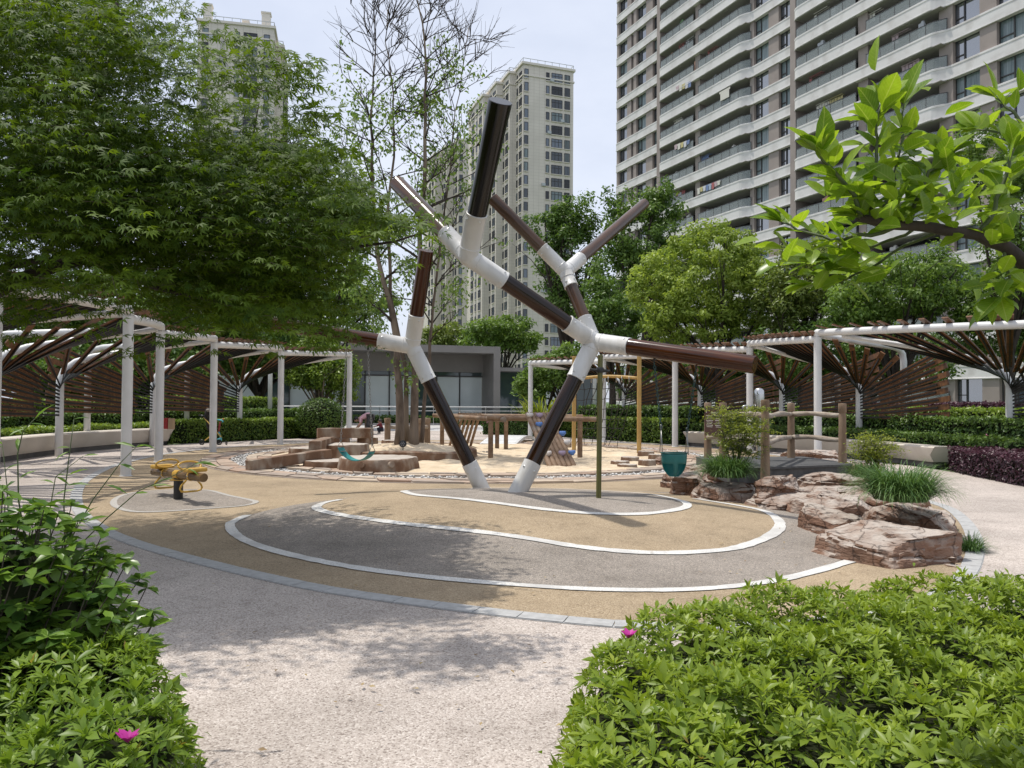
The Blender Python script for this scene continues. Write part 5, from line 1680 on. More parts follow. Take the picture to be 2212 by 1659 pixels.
pbox('portal_wall', (-.22, dp / 2 + 1.5, (H_ - .44) / 2), (.44, dp + 3, H_ - .44), 'pav')
pbox('portal_wall', (-Wd + .22, dp / 2 + 1.5, (H_ - .44) / 2), (.44, dp + 3, H_ - .44), 'pav')
pbox('floor_slab', (-Wd / 2, dp / 2 + .4, .06), (Wd + 4, dp + 3, .12), 'plaza_dark')
bay = 1.55
nb = int((Wd - .9) / bay)
for i in range(nb):
    x = -.45 - bay * (i + .5)
    gl = pbox('glass_pane', (x, dp + .05, 1.65), (bay - .06, .05, 2.9), 'pav_blind_sky' if i % 3 != 2 else 'pav_glass')
    pbox('upper_pane', (x, dp + .05, 3.5), (bay - .06, .05, .85), 'pav_glass')
    pbox('mullion', (x - bay / 2, dp - .02, 2.0), (.07, .14, 3.9), 'frame_dark')
pbox('transom', (-Wd / 2, dp - .025, 3.1), (Wd - .9, .13, .08), 'frame_dark')
# side wing on the right
pbox('wing_wall', (4.5, dp + 3.2, 1.75), (9, 4, 3.5), 'pav_glass'); pbox('wing_roof', (4.5, dp + 2.6, 3.62), (9.2, 5.6, .25), 'pav')
for i in range(5): pbox('wing_mullion', (.6 + i * 1.9, dp + 1.17, 1.75), (.08, .08, 3.5), 'frame_dark')
pbox('wing_blind', (5.2, dp + 1.15, 1.3), (1.4, .04, 2.5), 'pav_blind_sky')
# steel guard rail with glass in front of the pavilion
gr = thing('guard_rail', (-4, 45.5, 0), 'horizontal steel and glass guard rail in front of the pavilion', 'railing')
ga, gb_ = Vector((-17, 43.2, 0)), Vector((1.5, 47.2, 0))
for z, r in ((1.12, .035), (.88, .022)):
    mk = MB(); mk.tube([ga + Vector((0, 0, z)), gb_ + Vector((0, 0, z))], r, 8); mk.build('rail', M['pole_white'], gr, smooth_=True)
for i in range(13):
    q = ga.lerp(gb_, i / 12); mk = MB(); mk.box(q + Vector((0, 0, .55)), (.03, .05, 1.1)); mk.build('post', M['chrome'], gr)

# things kept on the balconies of the long block
itm = [plain('balcony_item_%d' % i, c, .8) for i, c in enumerate(((.55, .54, .52), (.30, .20, .12), (.12, .22, .10), (.40, .42, .45), (.08, .08, .09), (.50, .30, .22)))]
for _ in range(110):
    bi = random.randint(0, 1); a, b = bal[bi]; s = random.uniform(a + 1.5, b - .6); f = random.randint(3, NF - 3); o = offs(s) - random.uniform(.35, .8)
    zz = Z0 + f * PITCH_F + .52; h = random.choice((.5, .8, 1.1, 1.3)); w = random.uniform(.25, .8)
    k = MB(); k.box(fp(s, o, zz + h / 2), (w, random.uniform(.2, .4), h), ax, an, (0, 0, 1)); k.box(fp(s + w * .2, o, zz + h + .06), (w * .4, .2, .14), ax, an, (0, 0, 1)); k.build('balcony_item', random.choice(itm), apt)
for _ in range(36):
    bi = random.randint(0, 1); a, b = bal[bi]; s = random.uniform(a + 1.5, b - 1.6); f = random.randint(3, NF - 3); o = offs(s) - .5; zz = Z0 + f * PITCH_F + 2.05
    k = MB(); k.box(fp(s, o, zz), (1.6, .05, .05), ax, an, (0, 0, 1)); k.box(fp(s, o - .3, zz), (1.6, .05, .05), ax, an, (0, 0, 1))
    for i in range(random.randint(1, 5)): k.box(fp(s - .7 + i * .33, o - .12, zz - .35), (.26, .04, random.uniform(.4, .75)), ax, an, (0, 0, 1))
    k.build('drying_rack', random.choice(cols), apt)

# ------------------------------------------------------------------ vegetation
def np3(v): return np.array([v.x, v.y, v.z])

def limb_path(a, b, sag=0.0, wob=.1, n=6):
    a, b = Vector(a), Vector(b); L = (b - a).length; out = []
    o1 = Vector((random.uniform(-1, 1), random.uniform(-1, 1), random.uniform(-.5, .5))) * wob * L
    for i in range(n + 1):
        t = i / n
        out.append(a.lerp(b, t) + o1 * (math.sin(math.pi * t)) + Vector((0, 0, sag * L * math.sin(math.pi * t))))
    return out

def crown_leaves(centres, radii, per, size, T, up=.5, flat=.7, droop=0.0, jitter=.9):
    """leaves scattered in clumps; returns pos, frames"""
    pos = []; nrm = []
    for c, r, k in zip(centres, radii, per):
        d = rng.normal(size=(k, 3)); d = unit(d) * (rng.random((k, 1)) ** .45) * r
        d[:, 2] *= flat
        pos.append(np.array(c)[None] + d)
        nrm.append(unit(d) * (1 - up) + np.array([0, 0, up])[None] + rng.normal(size=(k, 3)) * jitter * .5)
    pos = np.concatenate(pos); nrm = np.concatenate(nrm)
    al = rng.normal(size=pos.shape); al[:, 2] -= droop
    X, Y, Z = frames(nrm, al)
    return pos, X, Y, Z

def tree(name, label, base, blobs, leafmat, nclump, clump_r, per, size, trunk_r=.14, T=T_DIAMOND, bark='bark_dark', group=None, cat='tree', stems=1, up=.45, flat=.7, droop=.3, shell=.55, fork=.45, limbs=14, rndfun=None, keepout=None):
    base = Vector(base); nclump = int(nclump * 1.5); size *= 1.28; per = int(per * 1.08)
    t = thing(name, base, label, cat, group)
    cs = []; 
    vol = np.array([b[1][0] * b[1][1] * b[1][2] for b in blobs]); vol = vol ** .8; vol /= vol.sum()
    for b, fr in zip(blobs, vol):
        k = max(3, int(nclump * fr))
        d = unit(rng.normal(size=(k, 3))) * (shell + (1 - shell) * rng.random((k, 1)) ** .6)
        d[:, 2] = np.where(d[:, 2] < -.75, d[:, 2] * .7, d[:, 2])
        cs.append(np.array(b[0])[None] + d * np.array(b[1])[None])
    cs = np.concatenate(cs)
    rad = clump_r * rng.uniform(.6, 1.35, len(cs))
    pc = np.maximum(4, (per * rng.uniform(.5, 1.5, len(cs))).astype(int))
    pos, X, Y, Z = crown_leaves(cs, rad, pc, size, T, up, flat, droop)
    clr = np.repeat(rng.random(len(cs)), pc) * .5 + rng.random(len(pos)) * .5
    if len(clr) != len(pos): clr = rng.random(len(pos))
    leafobj('crown', T, pos, X, Y, Z, size * rng.uniform(.7, 1.25, len(pos)), leafmat, t, clr)
    # trunk and limbs reach into the clumps
    mk = MB()
    top = np.array(blobs[0][0])
    order = rng.permutation(len(cs))[:limbs * stems]
    for s_ in range(stems):
        b0 = base + Vector((random.uniform(-.15, .15), random.uniform(-.15, .15), -.1)) * (1 if stems > 1 else .01)
        ft = Vector(top) * 1.0
        zf = base.z + (top[2] - base.z) * fork
        fk = Vector((base.x + (top[0] - base.x) * .4 + (random.uniform(-.5, .5) if stems > 1 else 0), base.y + (top[1] - base.y) * .4, zf))
        path = limb_path(b0, fk, 0, .03, 6)
        mk.tube(path, [trunk_r * (1.25 - .45 * i / 6) for i in range(7)], 9)
        for j in order[s_ * limbs:(s_ + 1) * limbs]:
            q = Vector(cs[j]); st = path[random.choice((4, 5, 6))]
            lp = limb_path(st, q, .08, .09, 5); r0 = trunk_r * random.uniform(.35, .6)
            mk.tube(lp, [r0 * (1 - .8 * i / 5) + .006 for i in range(6)], 6)
            for _ in range(2):
                m2 = lp[random.choice((2, 3, 4))]; q2 = q + Vector((random.gauss(0, 1), random.gauss(0, 1), random.gauss(0, .7))) * clump_r * 1.4
                mk.tube(limb_path(m2, q2, .05, .1, 3), [r0 * .35, r0 * .25, r0 * .15, .006], 5)
    mk.build('trunk', M[bark], t, smooth_=True)
    return t

def blob(x, y, D, rx, ry, dz=None):
    """crown mass seen at (x, y) with half-sizes in survey units"""
    c = at(x, y, D); a, b = rx * D / F, ry * D / F
    return ((c.x, c.y, c.z), (a, dz if dz else a * .8, b))
def foot(x, D): return Vector((at(x, 900, D).x, D, 0))

# --- tall sparse multi-stem tree in the planter
tt = thing('tall_tree', (TC.x, TC.y, .35), 'tall multi-stem tree with bare upper twigs growing from the sandpit planter', 'tree')
stems_px = [
    [(864, 965), (862, 830), (853, 700), (815, 560), (806, 400), (802, 260), (812, 120), (808, 20)],
    [(895, 965), (896, 850), (893, 720), (905, 560), (917, 400), (918, 250), (921, 130), (905, 10), (898, -60)],
    [(910, 960), (918, 850), (930, 740), (942, 620), (955, 480), (972, 360), (985, 240), (1003, 120), (1012, 60)],
    [(880, 958), (877, 800), (845, 640), (836, 470), (852, 340), (850, 200), (834, 90), (838, 20)],
]
lc = []; mk_all = []
for si, px in enumerate(stems_px):
    D_s = 20.0 + (-.25, -.1, .2, .45)[si]
    pts = []
    for i, (x, y) in enumerate(px):
        D_i = D_s + (.0 if i < 2 else (.12 * (i - 1)) * (-1 if si % 2 else 1))
        pts.append(at(x, y, D_i))
    pts[0].z = .2
    # refine
    fine = []
    for i in range(len(pts) - 1):
        for t in (0, .33, .66): fine.append(pts[i].lerp(pts[i + 1], t) + Vector((random.uniform(-.03, .03), random.uniform(-.03, .03), 0)))
    fine.append(pts[-1])
    n = len(fine); r0 = (.118, .122, .06, .08)[si]
    rr = [max(.012, r0 * (1 - (i / (n - 1)) ** .75 * .96)) for i in range(n)]
    rr[0] *= 1.25; rr[1] *= 1.08
    mk = MB(); mk.tube(fine, rr, 12); ob = mk.build('trunk', M['bark'], tt, smooth_=True)
    # branches
    mb_ = MB()
    for i in range(6, n - 1):
        for _ in range(2 if i < n * .6 else 3):
            p = fine[i]; d = Vector((random.gauss(0, 1), random.gauss(0, .8), random.uniform(.3, 1.3))).normalized(); Ln = random.uniform(.7, 1.8) * (1.15 - .5 * i / n)
            if i < 8 and random.random() < .5: continue
            lp = limb_path(p, p + d * Ln, .06, .1, 4); r1 = rr[i] * .45
            mb_.tube(lp, [r1 * (1 - .85 * k / 4) + .005 for k in range(5)], 6)
            bare = (p.z > 9.3)
            for _ in range(4):
                m2 = lp[random.choice((2, 3, 4))]; d2 = (d + Vector((random.gauss(0, .6), random.gauss(0, .6), random.uniform(0, .7)))).normalized(); e = m2 + d2 * random.uniform(.35, .9)
                mb_.tube(limb_path(m2, e, .04, .12, 3), [.011, .009, .007, .004], 5)
                if not bare and random.random() < .75: lc.append((np3(e), .26))
                if bare:
                    for _ in range(1):
                        e2 = e + (d2 + Vector((random.gauss(0, .5), random.gauss(0, .5), .3))).normalized() * random.uniform(.2, .5); mb_.tube([m2.lerp(e, .6), e2], [.006, .003], 4)
            if not bare: lc.append((np3(lp[-1]), .3))
    mb_.build('branches', M['bark_dark'], tt, smooth_=True)['kind'] = 'stuff'
# extra foliage bunches where the photograph shows them
for x, y, D, w, h, k in ((770, 560, 20.4, 70, 120, 26), (740, 640, 20.6, 55, 70, 14), (985, 640, 20.2, 75, 45, 16), (905, 560, 20.3, 30, 80, 6), (880, 790, 19.8, 25, 50, 9), (790, 290, 20.2, 60, 100, 12), (990, 330, 20, 45, 90, 8), (830, 660, 20.2, 60, 60, 10)):
    for _ in range(k):
        lc.append((np3(at(x + random.gauss(0, w * .55), y + random.gauss(0, h * .55), D + random.gauss(0, .6))), .27))
ctr = [c for c, r in lc]; rad = [r for c, r in lc]; per = [random.randint(9, 22) for _ in lc]
pos, X, Y, Z = crown_leaves(ctr, rad, per, .1, T_LANCE, .35, .8, 1.3)
leafobj('crown', T_DIAMOND, pos, X, Y, Z, .125 * rng.uniform(.7, 1.2, len(pos)), M['l_mid'], tt)

# --- trees behind the pergolas and lawns
BG = 'trees standing beyond the playground'
tree('camphor_tree', 'round yellow-green tree beyond the right pergola', foot(1570, 36), [blob(1525, 610, 36, 135, 115), blob(1440, 650, 35.5, 85, 80), blob(1620, 640, 36.5, 90, 85), blob(1560, 560, 36, 80, 75), blob(1490, 690, 35.5, 110, 55), blob(1400, 600, 35.5, 45, 50), blob(1670, 700, 36, 50, 50), blob(1530, 520, 36, 55, 40), blob(1610, 560, 36, 45, 45), blob(1460, 560, 36, 45, 45)], M['l_camphor'], 300, .42, 75, .15, .2, group=BG, shell=.6, up=.4, droop=.9)
tree('leafy_tree', 'dark airy tree just left of the apartment block', foot(1395, 52), [blob(1385, 520, 52, 85, 110), blob(1330, 590, 52, 60, 90), blob(1420, 450, 52, 50, 70), blob(1440, 570, 52, 60, 70), blob(1330, 430, 52, 28, 45)], M['l_dark'], 150, .62, 60, .22, .3, group=BG, shell=.4)
tree('leafy_tree', 'deep green tree behind the forked branch of the sculpture', foot(1225, 56), [blob(1225, 560, 56, 75, 110), blob(1180, 500, 56, 45, 60), blob(1250, 480, 56, 50, 60), blob(1250, 660, 56, 70, 60)], M['l_dark'], 130, .66, 60, .23, .3, group=BG, shell=.35)
tree('leafy_tree', 'dull green tree tucked below the round yellow-green crown', foot(1320, 42), [blob(1325, 690, 42, 65, 55), blob(1290, 650, 43, 45, 50)], M['l_dark'], 90, .5, 60, .17, .2, group=BG)
tree('leafy_tree', 'olive tree right beside the round yellow-green crown', foot(1735, 34), [blob(1740, 610, 34, 85, 90), blob(1690, 660, 34, 60, 60), blob(1790, 560, 35, 50, 50)], M['l_olive'], 150, .45, 70, .14, .18, group=BG)
tree('leafy_tree', 'loose tree with thin drooping leaves behind the right pergola', foot(1930, 28), [blob(1930, 625, 28, 120, 75), blob(1850, 660, 28, 80, 55), blob(2020, 600, 28.5, 80, 70), blob(2080, 660, 28, 70, 55)], M['l_mid'], 210, .4, 55, .125, .15, group=BG, T=T_DIAMOND, droop=1.2, shell=.3)
tree('leafy_tree', 'small-leaved tree rising at the far right edge', foot(2190, 23), [blob(2170, 340, 23, 80, 90), blob(2230, 480, 23, 110, 110), blob(2110, 290, 23, 45, 50), blob(2200, 600, 23, 90, 60)], M['l_mid'], 170, .36, 55, .10, .15, group=BG)
tree('leafy_tree', 'shady tree behind the nearest right pergola bay', foot(2240, 27), [blob(2240, 660, 27, 130, 90), blob(2140, 720, 27, 90, 60)], M['l_dark'], 130, .45, 60, .13, .16, group=BG)
tree('leafy_tree', 'dense tree behind the middle of the right pergola', foot(1830, 33), [blob(1830, 760, 33, 140, 75), blob(1700, 770, 33, 100, 60), blob(1960, 770, 32, 110, 60)], M['l_dark'], 190, .45, 60, .14, .18, group=BG)
tree('leafy_tree', 'low tree beside the pavilion wing', foot(1200, 37), [blob(1195, 800, 37, 55, 45), blob(1150, 830, 37, 40, 32), blob(1235, 780, 37, 45, 40)], M['l_mid'], 110, .34, 60, .14, .10, group=BG, stems=3, limbs=6)
tree('leafy_tree', 'layered tree in front of the central tower', foot(1090, 66), [blob(1085, 715, 66, 75, 32), blob(1050, 740, 66, 55, 28), blob(1130, 735, 66, 50, 28)], M['l_mid'], 100, .75, 50, .26, .2, group=BG, flat=.5)
tree('leafy_tree', 'small tree left of the layered tree above the pavilion', foot(965, 70), [blob(968, 725, 70, 40, 30), blob(930, 735, 70, 30, 25)], M['l_olive'], 60, .7, 45, .26, .2, group=BG)
tree('leafy_tree', 'multi-stem shrub tree at the far end of the left pergola', foot(700, 34), [blob(700, 800, 34, 70, 50), blob(650, 790, 34, 55, 50), blob(745, 825, 34, 35, 50), blob(690, 760, 34.5, 60, 40)], M['l_hedge'], 170, .36, 60, .115, .08, group=BG, stems=4, limbs=6, bark='bark')
tree('leafy_tree', 'tall drooping tree behind the far left pergola bay', foot(690, 40), [blob(690, 600, 40, 110, 110), blob(760, 680, 40, 80, 70), blob(620, 700, 40, 90, 70), blob(800, 640, 41, 60, 60)], M['l_mid'], 220, .55, 60, .17, .22, group=BG, droop=1.0)
for i, (x, y, D, rx, ry, lm, lb) in enumerate(((60, 700, 30, 150, 110, 'l_dark', 'dark tree filling the left edge behind the pergola'), (240, 690, 32, 140, 110, 'l_mid', 'tree behind the second left pergola bay'), (420, 690, 34, 120, 110, 'l_dark', 'shady tree behind the third left pergola bay'),
                                        (560, 740, 36, 110, 80, 'l_dark', 'dim tree between the fourth left bay and the shrub tree'), (150, 800, 27, 120, 60, 'l_dark', 'low dark tree close behind the left hedge'), (330, 800, 30, 110, 55, 'l_dark', 'low leafy tree behind the middle left hedge'))):
    tree('leafy_tree', lb, foot(x, D), [blob(x, y, D, rx, ry), blob(x + rx * .5, y + ry * .4, D + .5, rx * .6, ry * .6), blob(x - rx * .5, y + ry * .3, D - .3, rx * .6, ry * .7)], M[lm], 150, .55, 60, .16, .2, group=BG)
for i, (x, D, y0, y1, lb) in enumerate(((1500, 40, 740, 880, 'shrubby tree seen beneath the round crown'), (1640, 38, 740, 880, 'shrubby tree behind the far right pergola slats'), (1400, 44, 740, 880, 'shrubby tree behind the rope net'))):
    tree('leafy_tree', lb, foot(x, D), [blob(x, (y0 + y1) / 2, D, 90, 65), blob(x + 50, (y0 + y1) / 2 + 15, D, 60, 50)], M['l_dark'], 110, .45, 55, .15, .12, group=BG)

# --- clipped hedges
def hedge(name, label, path, width, z0, h, mat, dens=160, size=.07, T=T_DIAMOND, seglen=.25, group=None, side=1, cat='hedge', wob=.05, flowers=None):
    """clipped hedge along a path: solid core painted dark as inner shade, and leaves over top and both sides"""
    P = [Vector((p[0], p[1])) for p in resample(path, seglen, False)]
    c0 = P[len(P) // 2]
    t = thing(name, (c0.x, c0.y, z0), label, cat, group)
    vs = []; fs = []; n = len(P); nn = []
    for i in range(n):
        tg = (P[min(i + 1, n - 1)] - P[max(i - 1, 0)]).normalized(); o = Vector((-tg.y, tg.x)) * side; nn.append((tg, o))
        for off, z in ((.07, 0), (.07, h - .12), (.14, h - .07), (width - .14, h - .07), (width - .07, h - .12), (width - .07, 0)):
            q = P[i] + o * off; vs.append((q.x, q.y, z0 + z))
    for i in range(n - 1):
        for k in range(5): fs.append((i * 6 + k, i * 6 + k + 1, (i + 1) * 6 + k + 1, (i + 1) * 6 + k))
    fs.append(tuple(range(6))); fs.append(tuple((n - 1) * 6 + k for k in range(6)))
    mk = MB(); mk.add(vs, fs); mk.build('shade_core', M['core'], t)
    pos = []; nr = []
    L = seglen * (n - 1)
    def samp(k, f):
        for _ in range(k):
            u = random.random() * (n - 1); i = min(int(u), n - 2); q = P[i].lerp(P[i + 1], u - i); tg, o = nn[i]
            p, m_ = f(q, o)
            pos.append(p); nr.append(m_)
    bump_ = lambda q: wob * (math.sin(q.x * 3.1 + q.y * 2.3) * .5 + math.sin(q.x * 7.7 - q.y * 5.1) * .3)
    def ftop(q, o):
        v = random.random() * width; z = h + bump_(q + o * v) - abs(random.gauss(0, .045)); w = q + o * v
        return (w.x, w.y, z0 + z), (random.gauss(0, .55), random.gauss(0, .55), 1)
    def ffront(q, o):
        z = random.random() * h; w = q + o * (abs(random.gauss(0, .04)) + bump_(q) * .5 - .02)
        return (w.x, w.y, z0 + z), (-o.x + random.gauss(0, .5), -o.y + random.gauss(0, .5), .45 + random.gauss(0, .4))
    def fback(q, o):
        z = random.random() * h; w = q + o * (width - abs(random.gauss(0, .04)))
        return (w.x, w.y, z0 + z), (o.x + random.gauss(0, .5), o.y + random.gauss(0, .5), .45)
    dens *= 1.7; size *= 1.3
    samp(int(dens * L * width), ftop); samp(int(dens * L * h), ffront); samp(int(dens * .4 * L * h), fback)
    for s_ in (0, 1):          # ends
        q = P[0] if s_ == 0 else P[-1]; tg, o = nn[0 if s_ == 0 else -1]; e = -tg if s_ == 0 else tg
        for _ in range(int(dens * width * h)):
            w = q + o * (random.random() * width) + e * random.gauss(-.02, .03); pos.append((w.x, w.y, z0 + random.random() * h)); nr.append((e.x + random.gauss(0, .4), e.y + random.gauss(0, .4), .4))
    pos = np.array(pos); nr = np.array(nr)
    al = rng.normal(size=pos.shape); al[:, 2] += .5
    X, Y, Z = frames(nr, al)
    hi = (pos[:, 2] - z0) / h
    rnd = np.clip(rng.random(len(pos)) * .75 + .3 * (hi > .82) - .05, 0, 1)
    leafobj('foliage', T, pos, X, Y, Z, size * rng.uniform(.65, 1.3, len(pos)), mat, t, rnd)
    if flowers:
        fm, cnt = flowers
        idx = rng.permutation(np.where(hi > .35)[0])[:cnt]
        fp_ = np.repeat(pos[idx], 5, axis=0) + rng.normal(size=(len(idx) * 5, 3)) * .008; fp_ += np.repeat(unit(nr[idx]), 5, axis=0) * .03
        X, Y, Z = frames(np.repeat(nr[idx], 5, axis=0) + rng.normal(size=fp_.shape) * .5)
        leafobj('blossoms', T_OVAL, fp_, X, Y, Z, .05, M[fm], t)
    return t
def shift(path, d):
    P = [Vector(p) for p in path]; out = []
    for i in range(len(P)):
        tg = (P[min(i + 1, len(P) - 1)] - P[max(i - 1, 0)]).normalized(); out.append((P[i].x - tg.y * d, P[i].y + tg.x * d))
    return out
HG = 'clipped hedges stepped behind the benches'
lp0 = chaikin([(-11.6, 13.0), (-12.0, 15.4), (-12.35, 18), (-12.65, 20.6), (-12.3, 23.4), (-11.3, 25.7)], False, 2)
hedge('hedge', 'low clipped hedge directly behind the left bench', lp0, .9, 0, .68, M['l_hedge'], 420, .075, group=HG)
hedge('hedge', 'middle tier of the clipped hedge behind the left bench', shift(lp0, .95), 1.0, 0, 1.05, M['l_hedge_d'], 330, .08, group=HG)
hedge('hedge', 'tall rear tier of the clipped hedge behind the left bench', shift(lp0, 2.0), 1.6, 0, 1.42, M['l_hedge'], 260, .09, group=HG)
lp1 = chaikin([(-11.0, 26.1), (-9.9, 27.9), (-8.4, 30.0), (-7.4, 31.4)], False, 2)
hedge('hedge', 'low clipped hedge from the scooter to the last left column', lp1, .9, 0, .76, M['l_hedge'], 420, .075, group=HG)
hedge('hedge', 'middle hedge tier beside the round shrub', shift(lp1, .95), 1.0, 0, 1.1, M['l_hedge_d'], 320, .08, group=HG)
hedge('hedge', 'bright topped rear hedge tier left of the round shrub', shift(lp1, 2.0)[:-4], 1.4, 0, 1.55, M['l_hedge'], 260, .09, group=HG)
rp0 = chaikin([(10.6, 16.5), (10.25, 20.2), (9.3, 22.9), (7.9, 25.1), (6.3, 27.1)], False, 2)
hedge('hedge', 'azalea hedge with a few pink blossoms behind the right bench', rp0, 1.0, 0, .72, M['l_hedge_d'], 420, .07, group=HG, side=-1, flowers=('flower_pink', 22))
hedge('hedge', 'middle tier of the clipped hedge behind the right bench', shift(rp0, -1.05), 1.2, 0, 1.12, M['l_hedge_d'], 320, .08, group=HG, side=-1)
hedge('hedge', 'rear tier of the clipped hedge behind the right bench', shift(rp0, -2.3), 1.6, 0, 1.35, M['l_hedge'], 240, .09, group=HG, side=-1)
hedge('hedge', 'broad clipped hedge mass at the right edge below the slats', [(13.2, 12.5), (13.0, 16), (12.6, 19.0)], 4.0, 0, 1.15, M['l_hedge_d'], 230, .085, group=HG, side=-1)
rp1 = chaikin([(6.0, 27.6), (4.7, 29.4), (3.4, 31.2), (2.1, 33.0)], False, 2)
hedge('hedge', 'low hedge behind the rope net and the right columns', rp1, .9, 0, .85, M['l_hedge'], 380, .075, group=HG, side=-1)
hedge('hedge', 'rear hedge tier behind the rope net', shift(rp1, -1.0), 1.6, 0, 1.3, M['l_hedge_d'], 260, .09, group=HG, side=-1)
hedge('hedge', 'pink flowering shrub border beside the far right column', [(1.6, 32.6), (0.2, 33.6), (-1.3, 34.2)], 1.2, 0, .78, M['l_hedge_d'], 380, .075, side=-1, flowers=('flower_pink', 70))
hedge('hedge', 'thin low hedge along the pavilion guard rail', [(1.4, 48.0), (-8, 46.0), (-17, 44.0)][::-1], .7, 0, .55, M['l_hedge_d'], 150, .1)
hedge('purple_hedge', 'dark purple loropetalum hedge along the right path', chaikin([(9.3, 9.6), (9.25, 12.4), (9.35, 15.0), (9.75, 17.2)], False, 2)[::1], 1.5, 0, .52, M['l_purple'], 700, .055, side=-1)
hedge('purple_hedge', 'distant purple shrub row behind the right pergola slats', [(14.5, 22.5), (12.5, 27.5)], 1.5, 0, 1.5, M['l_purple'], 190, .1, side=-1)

def ball(name, label, c, r, mat, n, size, T=T_DIAMOND, sz=.85, cat='shrub', group=None):
    t = thing(name, (c[0], c[1], 0), label, cat, group)
    mk = MB(); mk.sphere(c, r * .86, 24, 14, (1, 1, sz)); mk.build('shade_core', M['core'], t, smooth_=True)
    d = unit(rng.normal(size=(n, 3))); rr = r * (1 - np.abs(rng.normal(size=(n, 1))) * .05)
    pos = np.array(c)[None] + d * rr * np.array([1, 1, sz])[None]; k = pos[:, 2] > .02; pos = pos[k]; d = d[k]
    X, Y, Z = frames(d + rng.normal(size=d.shape) * .45)
    leafobj('foliage', T, pos, X, Y, Z, size * rng.uniform(.7, 1.3, len(pos)), mat, t)
    return t
bc_ = at(693, 895, 30.0); ball('round_shrub', 'clipped ball shrub at the end of the left hedge', (bc_.x, 30.0, .75), .98, M['l_hedge_d'], 5200, .08)
# broad-leaved clump by the far right column
def blade_clump(name, label, c, n, length, lean, mat, width=.02, cat='plant', group=None, nseg=5, base_r=.12, up=1.0):
    t = thing(name, c, label, cat, group)
    V = []; Fc = []; rn = []
    for i in range(n):
        a = random.uniform(0, 2 * math.pi); rr = base_r * math.sqrt(random.random())
        p = Vector((c[0] + rr * math.cos(a), c[1] + rr * math.sin(a), c[2] - .01)); a2 = a + random.gauss(0, .5)
        d = Vector((math.cos(a2), math.sin(a2), 0)); s_ = Vector((-d.y, d.x, 0)); L = length * random.uniform(.65, 1.15); th = random.uniform(.1, .95) * lean; dth = random.uniform(1.0, 1.9) * lean
        b = len(V)
        for k in range(nseg + 1):
            tt_ = k / nseg; w = width * (1 - tt_ ** 2.2) * .5 + .0006
            V.append(p + s_ * w); V.append(p - s_ * w)
            ang = th + dth * tt_ * tt_ * 1.25
            p = p + (d * math.sin(ang) + Vector((0, 0, math.cos(ang) * up))) * (L / nseg)
            if p.z < c[2] - .35: p.z = c[2] - .35
        for k in range(nseg): Fc.append((b + 2 * k, b + 2 * k + 1, b + 2 * k + 3, b + 2 * k + 2))
        rn.append(random.random())
    mk = MB(); mk.add(V, Fc); o_ = org(t); me = mk.mesh('blades', mat, o_, True)
    at_ = me.attributes.new('rnd', 'FLOAT', 'POINT'); at_.data.foreach_set('value', np.repeat(np.array(rn), (nseg + 1) * 2).astype(np.float32))
    ob = bpy.data.objects.new('blades', me); link(ob, t); ob['kind'] = 'stuff'
    return t
cc_ = at(1172, 905, 33.5); blade_clump('broadleaf_clump', 'strappy broad-leaved clump right of the pavilion', Vector((cc_.x, 33.5, .5)), 130, 1.5, 1.0, M['l_nandina'], .10, base_r=.7)
GG = 'liriope grass clumps among the boulders'
g1_ = at(1945, 1085, 8.3); g1_.z = .47
blade_clump('grass_clump', 'biggest mounded grass clump on top of the right boulder', g1_, 1500, .52, 1.15, M['l_grass'], .010, group=GG, base_r=.26)
g2_ = at(1572, 1010, 11.3); g2_.z = .42
blade_clump('grass_clump', 'mounded grass clump under the left nandina', g2_, 1100, .46, 1.2, M['l_grass'], .011, group=GG, base_r=.24)
g3_ = gnd(2095, 1190); blade_clump('grass_clump', 'small grass tuft by the right kerb', g3_, 300, .24, 1.1, M['l_grass'], .007, group=GG, base_r=.09)
g4_ = at(1872, 1000, 11.6); g4_.z = .40; blade_clump('grass_clump', 'grass tuft below the right nandina', g4_, 500, .32, 1.15, M['l_grass'], .009, group=GG, base_r=.2)
for (x, y, D) in ((1690, 1040, 11.0),): pass

def nandina(label, c, w, h, n):
    t = thing('nandina', c, label, 'shrub', 'feathery nandina shrubs beside the deck')
    mk = MB(); pos = []; tips = []
    for i in range(16):
        a = random.uniform(0, 6.28); e = Vector((c[0] + math.cos(a) * w * random.uniform(.05, .55), c[1] + math.sin(a) * w * random.uniform(.05, .5), c[2] + h * random.uniform(.5, .98)))
        lp = limb_path(Vector(c) + Vector((random.uniform(-.06, .06), random.uniform(-.06, .06), 0)), e, .1, .06, 5); mk.tube(lp, [.008, .007, .006, .005, .004, .003], 5)
        for _ in range(n // 16):
            q = lp[random.choice((2, 3, 4, 5, 5))]; d = Vector((random.gauss(0, 1), random.gauss(0, 1), random.uniform(-.15, .3))).normalized()
            L = random.uniform(.14, .34); e2 = q + d * L + Vector((0, 0, -.02)); mk.tube([q, q.lerp(e2, .5) + Vector((0, 0, .012)), e2], [.002, .0018, .001], 4)
            for k in range(9):
                pos.append(np3(q.lerp(e2, .35 + .65 * k / 8) + Vector((random.gauss(0, .016), random.gauss(0, .016), random.gauss(0, .012)))))
    mk.build('stems', M['green_twig'], t, smooth_=True)
    pos = np.array(pos); nr = np.tile([[0, 0, 1.]], (len(pos), 1)) + rng.normal(size=pos.shape) * .45
    X, Y, Z = frames(nr)
    hh = np.clip((pos[:, 2] - c[2]) / h, 0, 1)
    leafobj('foliage', T_DIAMOND, pos, X, Y, Z, .04 * rng.uniform(.7, 1.3, len(pos)), M['l_nandina'], t, np.clip(.25 + .55 * hh + .3 * (rng.random(len(pos)) - .5), 0, 1))
    return t
n1 = at(1590, 1000, 11.4); n1.z = .42
